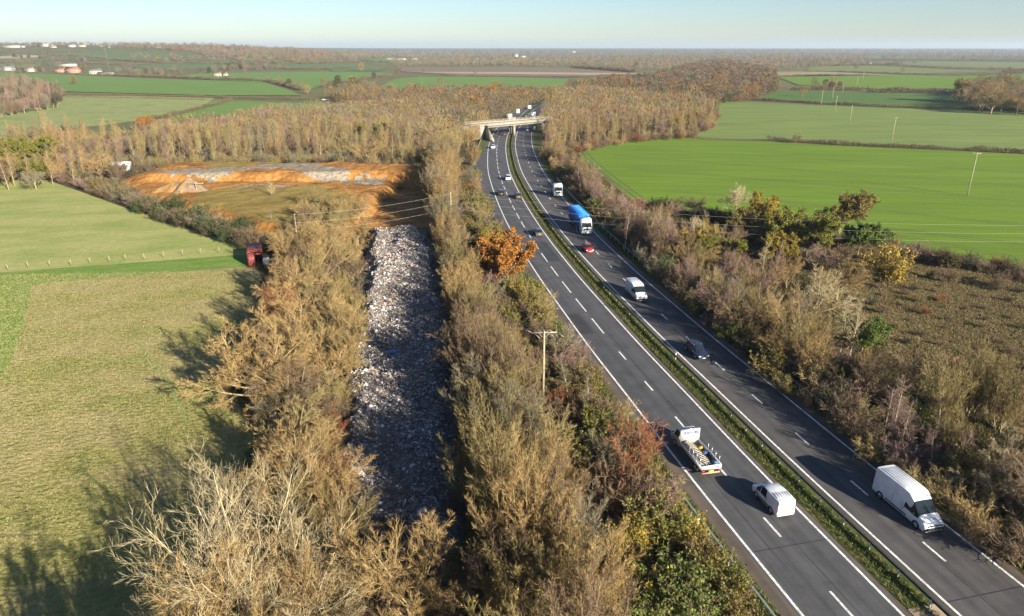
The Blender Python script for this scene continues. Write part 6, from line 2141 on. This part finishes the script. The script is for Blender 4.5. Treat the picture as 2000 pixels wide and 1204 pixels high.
for i_, (dx_, dy_, sc_) in enumerate(((0, 0, 2.3),)):
    place_tree('maple_tree', P_SHRUBL['sun'], (p[0] + dx_, p[1] + dy_, 0), 1.1, sc_, 'lone bright yellow round tree beside the scrubland', 'tree', None, TW['brown'], 0.95)
# bushes between wheat and scrub
for q in curve_pts(np.array([at(a, b, 1)[:2] for a, b in [(1235, 395), (1300, 405), (1370, 412), (1440, 432), (1540, 452), (1620, 465), (1700, 475), (1780, 490), (1850, 508), (1930, 520), (2000, 530), (2100, 545)]]), 1.3):
    place_tree('thorn_bush', P_SHRUB[int(U(0, 4))] if U(0, 1) < .75 else P_SHRUBL['dkgreen'], (q[0] + U(-1, 1), q[1] + U(-6.0, 1), 0), U(0, 6), U(0.6, 1.25), 'dark thorn bush along the wheat boundary', 'bush', 'bushes along the wheat boundary', TW[pick(['dark', 'brown', 'mauve', 'rust'], [3, 3, 2, 1])])
for (a, b, sc, lab) in ((1700, 500, 1.2, 'grey thorn bush beside the lone yellow tree'), (1640, 500, 1.3, 'purplish bush in front of the yellow green oak'), (1850, 540, 1.0, 'brown bush in the scrubland below the boundary'), (1950, 550, 1.1, 'russet bush in the far corner of the scrubland')):
    p = at(a, b, 1.2)
    place_tree('thorn_bush', P_SHRUB[1], (p[0], p[1], 0), U(0, 6), sc, lab, 'bush', None, TW['brown'])

# ------------------------------------------------------------------ grasses and undergrowth
def tufts(name, poly, n, h, w, mat, label, lean=0.5, z=0.03, power=0.0, seed=1, leanx=0.0):
    rg = np.random.default_rng(seed)
    P = rand_in(rg, poly, n)
    k = 3
    pos = np.repeat(np.c_[P, np.full(n, z)], k, 0) + np.c_[rg.normal(0, h * 0.3, (n * k, 2)), np.zeros(n * k)]
    d = rg.normal(0, lean, (n * k, 3)) + np.array([leanx, 0, 1.0])
    d[:, 2] = np.abs(d[:, 2]) + 0.15
    ln = h * rg.uniform(0.5, 1.3, n * k)
    V, Fq = tri_twigs(rg, pos, d, ln, w)
    o = link(name, make_mesh(name, V, [(Fq, 0)], [mat]))
    return tag(o, label, 'grass' if 'bramble' not in name else 'undergrowth', None, 'stuff')


M_DRY = island_mat('dry_grass', [(0.19, 0.21, 0.06), (0.30, 0.265, 0.11), (0.40, 0.325, 0.17), (0.24, 0.27, 0.07)], trans=0.25)
M_RUSH = island_mat('rough_grass', [(0.10, 0.075, 0.035), (0.18, 0.135, 0.06), (0.25, 0.19, 0.085), (0.15, 0.14, 0.05), (0.085, 0.068, 0.036)], trans=0.15)
M_VG = island_mat('verge_blades', [(0.045, 0.07, 0.016), (0.09, 0.115, 0.026), (0.20, 0.165, 0.065), (0.06, 0.08, 0.02)], trans=0.25)
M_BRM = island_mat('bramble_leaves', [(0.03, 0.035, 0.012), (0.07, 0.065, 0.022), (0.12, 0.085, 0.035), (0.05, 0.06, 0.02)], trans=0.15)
tufts('meadow_grass', atp([(-150, 540), (440, 530), (540, 600), (560, 760), (520, 900), (420, 1100), (300, 1290), (-450, 1290)]), 60000, 0.22, 0.022, M_DRY, 'short dry tussocky grass of the meadow', 0.9, seed=3, leanx=-0.4)
tufts('scrub_grass', atp([(1570, 490), (1620, 470), (1720, 478), (1800, 492), (1900, 512), (2050, 545), (2400, 620), (2500, 900), (2200, 940), (2000, 840), (1800, 720), (1660, 640)]), 75000, 0.30, 0.04, M_RUSH, 'rank brown grass and dead stalks covering the scrubland', 0.5, seed=4)
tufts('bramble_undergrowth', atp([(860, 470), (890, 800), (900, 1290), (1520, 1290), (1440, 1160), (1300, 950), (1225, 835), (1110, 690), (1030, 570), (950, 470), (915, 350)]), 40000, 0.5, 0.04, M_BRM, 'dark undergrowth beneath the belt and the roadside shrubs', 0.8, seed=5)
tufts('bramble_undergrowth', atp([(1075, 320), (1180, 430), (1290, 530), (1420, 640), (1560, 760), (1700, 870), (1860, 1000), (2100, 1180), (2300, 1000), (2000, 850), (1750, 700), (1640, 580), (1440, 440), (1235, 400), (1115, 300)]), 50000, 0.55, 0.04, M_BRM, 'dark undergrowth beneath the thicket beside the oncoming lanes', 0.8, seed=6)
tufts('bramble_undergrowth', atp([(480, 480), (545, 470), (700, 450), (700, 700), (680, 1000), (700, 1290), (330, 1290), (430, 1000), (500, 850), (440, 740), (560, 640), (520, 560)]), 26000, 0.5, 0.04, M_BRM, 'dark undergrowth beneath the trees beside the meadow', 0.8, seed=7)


def road_tufts(name, a, b_, y0, y1, n, h, w, mat, label, seed):
    rg = np.random.default_rng(seed)
    s_ = rg.uniform(s_of_y(y0), s_of_y(y1), n)
    p_, t_ = road_at(s_)
    nr_ = np.stack([t_[:, 1], -t_[:, 0]], -1)
    off = a + (b_ - a) * rg.uniform(0, 1, n)
    P = p_ + nr_ * off[:, None]
    V, Fq = tri_twigs(rg, np.c_[P, np.full(n, 0.06)], rg.normal(0, 0.5, (n, 3)) + np.array([0, 0, 1.2]), h * rg.uniform(0.4, 1.4, n), w)
    return tag(link(name, make_mesh(name, V, [(Fq, 0)], [mat])), label, 'grass', None, 'stuff')


road_tufts('median_tufts', -1.15, 0.62, 24, 330, 34000, 0.32, 0.04, M_VG, 'rough green grass growing along the central reservation', 11)
road_tufts('verge_tufts', 10.5, 13.4, 24, 240, 30000, 0.30, 0.04, M_VG, 'green verge grass below the barrier on the oncoming side', 12)
road_tufts('verge_tufts', -13.4, -10.8, 22, 130, 20000, 0.30, 0.04, M_VG, 'green verge grass along the outbound side', 13)

# ------------------------------------------------------------------ hedges and far country
M_HEDGE = island_mat('hedge_twigs', [(0.055, 0.045, 0.025), (0.10, 0.075, 0.042), (0.15, 0.11, 0.06), (0.07, 0.07, 0.03)])


def hedge(pts, h, w, label, dens=10, name='hedge', m=None, wd=0.06, var=0.35):
    P0 = [at(a, b, 0) for a, b in pts]
    P = curve_pts(np.array([p_[:2] for p_ in P0]), 6.0)
    ds = np.concatenate([[0], np.cumsum(np.linalg.norm(np.diff(P, axis=0), axis=1))])
    d = float(np.hypot(*P.mean(0)))
    f = max(1.0, d / 300)
    n = int(min(60000, ds[-1] * dens * 6 / f))
    s_ = rng.uniform(0, ds[-1], n)
    x = np.interp(s_, ds, P[:, 0]) + rng.normal(0, w * 0.35, n)
    y = np.interp(s_, ds, P[:, 1]) + rng.normal(0, w * 0.35, n)
    hh = h * (1 + var * vnoise(s_, s_ * 0, 9, 4) + 0.5 * var * vnoise(s_, s_ * 0, 3, 5))
    zt = rng.uniform(0, 0.75, n) * hh
    z = hgt(x, y) + zt
    V, Fq = tri_twigs(rng, np.c_[x, y, z], rng.normal(0, 0.5, (n, 3)) + np.array([0, 0, 1.0]), hh * rng.uniform(0.25, 0.45, n), wd * f)
    o = link(name, make_mesh(name, V, [(Fq, 0)], [m or M_HEDGE]))
    return tag(o, label, 'hedge')


hedge([(1500, 275), (1560, 279), (1640, 284), (1740, 289), (1860, 294), (2000, 301), (2200, 310)], 2.0, 2.2, 'clipped dark hedge between the bright wheat and the pale crop', 16)
hedge([(1268, 268), (1310, 268), (1360, 270)], 2.2, 2.6, 'short dark hedge stub at the corner of the wood', 16)
hedge([(1360, 271), (1420, 275), (1500, 275)], 0.6, 0.8, 'very low gappy hedge line continuing from the hedge stub', 6)
hedge([(1440, 195), (1500, 198), (1600, 204), (1700, 209), (1800, 213), (1900, 216), (2000, 219), (2200, 226)], 2.4, 2.6, 'dark hedge beyond the pale crop, with poles standing in it', 16)
hedge([(1690, 181), (1780, 182), (1860, 184)], 5, 6, 'tall dark hedge along the far wheat field', 20)
hedge([(1545, 177), (1600, 177), (1688, 178)], 4, 5, 'uneven hedge at the near side of the far wheat field', 16)
hedge([(1570, 141.5), (1650, 142), (1760, 146), (1860, 148.5), (2000, 146)], 2.5, 3, 'thin dark hedge behind the far wheat field', 10)
hedge([(1680, 129), (1760, 131), (1860, 136), (1960, 137), (2100, 138)], 3, 4, 'dark hedge across the olive pasture', 10)
hedge([(1700, 119), (1850, 120), (2000, 122), (2100, 122)], 6, 8, 'dark tree hedge behind the olive pasture', 10)
hedge([(115, 186), (200, 187), (300, 189), (420, 192), (520, 194), (640, 197)], 1.9, 2.4, 'long low dark hedge in front of the far green field', 14)
hedge([(125, 190), (240, 192), (400, 196)], 1.2, 1.6, 'ditch hedge just below the long low dark hedge', 8)
hedge([(300, 234), (360, 221), (410, 209), (455, 196)], 2.2, 2.6, 'slanting hedge between the rough pasture and the paddock', 16)
hedge([(210, 149), (300, 152), (420, 157), (520, 161), (590, 178)], 4, 5, 'tall uneven hedge behind the far green field', 18)
hedge([(760, 176), (850, 179), (960, 180)], 3, 4, 'scrubby hedge below the square green field', 12)
hedge([(745, 152), (800, 151), (900, 150), (1050, 152), (1150, 153)], 2, 3, 'thin hedge between ploughed and green fields', 10)
hedge([(1118, 134), (1180, 138), (1240, 143)], 7, 8, 'tall dark hedge shading the edge of the ploughed field', 16)
hedge([(640, 167), (700, 158), (760, 150)], 4, 6, 'hedge climbing between two far green fields', 12)
for pts_, h_, w_, lb_ in (
        ([(-60, 124), (40, 124.5), (140, 126), (260, 128)], 4, 6, 'long dark hedge across the slope above the hamlet'),
        ([(60, 108), (150, 112), (260, 121), (330, 125)], 5, 7, 'slanting tree hedge descending the hill below the village'),
        ([(-40, 118), (60, 116), (95, 112)], 4, 6, 'hedge along the pale strip below the village'),
        ([(280, 117), (400, 120), (520, 121)], 4, 6, 'hedge between the slope fields below the ridge'),
        ([(240, 131), (330, 126), (440, 124), (560, 125)], 4, 6, 'hedge along the lower edge of the slope fields'),
        ([(330, 139), (480, 136), (640, 136), (720, 132)], 4, 6, 'hedge behind the two far green fields'),
        ([(-60, 104), (80, 104), (170, 101)], 4, 7, 'hedge just below the village houses'),
        ([(440, 113), (520, 110), (600, 111), (700, 106)], 5, 8, 'hedge crossing the foot of the wooded ridge'),
        ([(560, 128), (640, 125), (740, 124)], 5, 7, 'hedge between the dull green slope and the woods'),
        ([(-60, 145), (80, 145.5), (180, 148.5), (210, 149)], 3, 5, 'garden hedge in front of the hamlet houses'),
        ([(1500, 153), (1580, 149), (1700, 149)], 2.5, 4, 'hedge on the near side of the stubble'),
        ([(1960, 145), (2050, 140), (2150, 141)], 6, 9, 'dark hedge closing the far wheat field'),
        ([(1580, 131), (1690, 129), (1760, 127)], 5, 8, 'hedge behind the olive pasture by the woods'),
        ([(780, 139.5), (780, 133), (790, 131)], 3, 5, 'short hedge at the end of the ploughed field')):
    hedge(pts_, h_, w_, lb_, 14)
# low poly-free far tree kinds: each a small crown of sprigs and a stem
P_FAR = []
for i, (tw, lf) in enumerate((('brown', None), ('olive', None), ('grey', None), ('gold', None), ('mauve', None), ('dark', 'dkgreen'), ('brown', 'orange'), ('olive', 'olive'))):
    rg = np.random.default_rng(300 + i)
    K, T = Veg(), Veg()
    n = 420
    az = rg.uniform(0, 6.28, n)
    zz = rg.uniform(0.15, 1, n)
    rr = rg.uniform(0, 1, n) ** 0.5 * np.sqrt(np.clip(1 - ((zz - .55) / .55) ** 2, .03, 1)) * 3.6
    pos = np.stack([np.cos(az) * rr, np.sin(az) * rr, zz * 8.2 + 0.3], 1)
    K.add(tri_twigs(rg, pos, np.stack([np.cos(az) * rr * .2, np.sin(az) * rr * .2, np.full(n, .9)], 1) + rg.normal(0, .35, (n, 3)), rg.uniform(.8, 1.9, n), 0.13))
    if lf:
        K.add(leaf_quads(rg, pos, 0.5), 1)
    P_, Q_ = grow(rg, np.zeros((1, 3)), np.array([[0, 0, 1.0]]), np.array([6.5]), np.array([0.22]), 4, 0, .03, .4)
    T.add(tubes(P_, Q_, 5))
    P_FAR.append((T.mesh('trunk', [BARK['tan']]), K.mesh('crown', [FARTW[{'olive': 0, 'brown': 1, 'gold': 2, 'grey': 3, 'mauve': 4, 'dark': 1}[tw]]] + ([LEAF[lf]] if lf else []))))
G3 = 'scattered trees of the far hedgerows'
far_named = [
    (145, 160, 9, 7, 'yellowing leafy tree alone before the far green field'), (165, 135, 12, 7, 'large yellow green tree between the hamlet and the farmhouse'),
    (470, 132, 11, 5, 'dark green tree clump member on the slope'), (448, 130, 10, 5, 'dark evergreen beside the green clump on the slope'),
    (123, 88, 11, 5, 'dark conical fir on the village skyline'), (60, 88, 9, 5, 'dark round evergreen in the hilltop village'), (110, 88, 9, 5, 'dark evergreen beside the white roofed barns'),
    (828, 140, 9, 0, 'round brown tree in front of the ploughed field'), (928, 144, 8, 4, 'single small round tree on the ploughed field edge'), (776, 146, 10, 0, 'brown tree at the corner of the ploughed field'),
    (1243, 130, 13, 5, 'dark pine mass beside the red brick house'), (830, 99, 13, 5, 'dark pine group breaking the far skyline'), (838, 99, 12, 5, 'second dark pine breaking the far skyline'),
    (1672, 133, 10, 0, 'brown hedge tree standing in front of the olive pasture'), (1744, 115, 14, 2, 'large grey tree behind the olive pasture'), (1763, 140, 9, 3, 'round golden tree at the hedge of the olive pasture'),
    (1568, 183, 8, 3, 'round pale bush tree in the dark pasture'), (1590, 162, 9, 1, 'olive tree at the near side of the far wheat field'), (1628, 163, 10, 3, 'tan tree at the near side of the far wheat field'), (1612, 165, 8, 5, 'dark tree between the olive and tan trees'),
    (1885, 170, 10, 5, 'dark tree at the end of the tall hedge'), (1915, 162, 14, 1, 'tall olive tree in the clump beyond the pale crop'), (1940, 185, 14, 3, 'tan tree in the clump beyond the pale crop'), (1950, 195, 12, 1, 'broad olive tree at the front of the clump'),
    (1975, 180, 12, 6, 'orange tinged tree at the edge of the clump'), (1915, 200, 9, 5, 'dark bush tree below the clump'), (1870, 195, 7, 2, 'thin grey tree beside the clump'), (1970, 142, 12, 0, 'brown tree at the far side of the clump'), (1935, 138, 9, 0, 'smaller brown tree near the clump'),
    (690, 165, 12, 7, 'yellow green oak on the dark shaded copse'), (660, 160, 11, 5, 'dark shaded tree of the copse beside the parked cars'), (632, 165, 9, 0, 'bare tree between copse and hedge'), (600, 178, 8, 3, 'pale small tree at the paddock corner'),
    (565, 165, 9, 5, 'dark hedge tree nearest the paddock'), (545, 160, 8, 1, 'olive hedge tree behind the paddock'), (585, 168, 8, 1, 'second olive hedge tree behind the paddock'), (520, 155, 7, 2, 'grey hedge tree over the far green field'),
    (705, 135, 14, 3, 'tall pale poplar like tree beyond the far green fields'), (730, 150, 9, 5, 'dark tree beside the tall pale tree'), (860, 163, 9, 0, 'spiky brown tree at the square green field'), (617, 130, 12, 0, 'rounded brown tree on the mid slope')]
for (px, py, h, k, lab) in far_named:
    b0 = at(px, py, 0 if py < 120 else h * 0.3)
    zg = float(hgt(b0[0], b0[1]))
    place_tree('distant_tree', P_FAR[k], (b0[0], b0[1], zg), U(0, 6), h / 9.5, lab, 'tree', None)
for (x0, y0, x1, y1, n, h, ks, jit) in (
        (0, 126, 130, 132, 16, 11, (0, 2, 4, 1), 3), (-20, 140, 110, 142, 12, 9, (0, 2, 5, 4), 2), (210, 138, 330, 148, 18, 9, (0, 1, 2, 4), 3), (260, 145, 480, 140, 20, 10, (1, 2, 0, 5), 4), (430, 138, 560, 134, 14, 11, (3, 0, 4, 1), 3),
        (0, 112, 180, 122, 22, 10, (0, 2, 5, 4), 2), (300, 118, 640, 110, 26, 11, (0, 2, 4), 3), (430, 128, 760, 122, 26, 11, (0, 2, 4, 1), 2.5), (640, 176, 870, 186, 22, 9, (1, 0, 3, 2, 5), 5), (1540, 176, 1660, 172, 9, 7, (1, 3, 5, 0), 3),
        (1880, 178, 2060, 192, 14, 9, (0, 3, 5, 1), 6), (1560, 132, 1800, 124, 14, 10, (0, 2, 4), 2), (0, 172, 110, 205, 20, 8, (4, 3, 0, 2), 14)):
    for i in range(n):
        f = U(0, 1)
        b0 = at(x0 + (x1 - x0) * f, y0 + (y1 - y0) * f + U(-jit, jit))
        place_tree('distant_tree', P_FAR[ks[int(U(0, len(ks)))]], (b0[0], b0[1], float(hgt(b0[0], b0[1]))), U(0, 6), h * U(0.7, 1.15) / 9.5, 'small bare tree of a distant hedgerow or copse', 'tree', G3)


def px_mass(name, boxes, H, label, ntri, w0, wts):
    pts = []
    for (poly, n) in boxes:
        P = rand_in(rng, [np.array(q, float) for q in poly], n)
        for q in P:
            a = at(q[0], q[1])
            if a[1] < 13500:
                pts.append(a[:2])
    pts = np.array(pts)
    n = len(pts)
    d = np.hypot(pts[:, 0], pts[:, 1])
    Hs = H * rng.uniform(0.65, 1.2, n)
    mats = FARTW + [LEAF['dkgreen']]
    mi = rng.choice(7, n, p=np.array(wts) / sum(wts))
    me = mass_mesh(rng, pts, Hs, Hs * rng.uniform(0.35, 0.6, n), ntri, w0 * np.maximum(1, d / 1500), name, mats, mi, lowfrac=0.05)
    return tag(link(name, me), label, 'wood', None, 'stuff')


px_mass('distant_woodland', [
    ([(640, 101), (900, 98.5), (1300, 97.5), (2050, 97.5), (2050, 106), (1500, 112), (1000, 114), (640, 116)], 2800),
    ([(760, 120), (1000, 116), (1250, 116), (1520, 112), (1560, 125), (1500, 136), (1260, 138), (1120, 131), (900, 131), (770, 130)], 1350),
    ([(1500, 110), (1700, 108), (1700, 124), (1580, 134), (1500, 140), (1460, 130)], 500),
    ([(1720, 105), (2050, 104), (2050, 120), (1720, 116)], 450)], 12.0, 'endless brown woodland and hedgerow trees stretching to the horizon', 42, 0.42, [2, 4, 1, 3, 3, 0.7, 0.5])
px_mass('ridge_woodland', [
    ([(150, 90), (250, 89.5), (400, 92), (520, 96), (640, 99), (640, 108), (480, 108), (380, 103), (270, 96), (150, 92)], 900),
    ([(-40, 91.5), (150, 90), (150, 91.5), (0, 93)], 160),
    ([(380, 104), (520, 106), (640, 108), (640, 122), (520, 118), (400, 112)], 330),
    ([(260, 112), (420, 116), (700, 116), (700, 122), (420, 124), (260, 122)], 120)], 12.0, 'grey brown woods covering the low ridge behind the village', 46, 0.42, [2, 3, 0.6, 4, 3.4, 0.5, 0.5])

# ------------------------------------------------------------------ haze
hm = bpy.data.materials.new('haze_air')
hm.use_nodes = True
nt = hm.node_tree
nt.nodes.remove(nt.nodes['Principled BSDF'])
vp = nt.nodes.new('ShaderNodeVolumePrincipled')
vp.inputs['Color'].default_value = (0.70, 0.84, 1.0, 1)
vp.inputs['Density'].default_value = 0.00008
vp.inputs['Anisotropy'].default_value = 0.2
nt.links.new(vp.outputs[0], nt.nodes['Material Output'].inputs['Volume'])
HB = MB().box((0, 0, 55), (31000, 31000, 112))
hz = HB.build('haze', hm)
hz['kind'] = 'stuff'
hz['label'] = 'thin pale haze over the countryside'
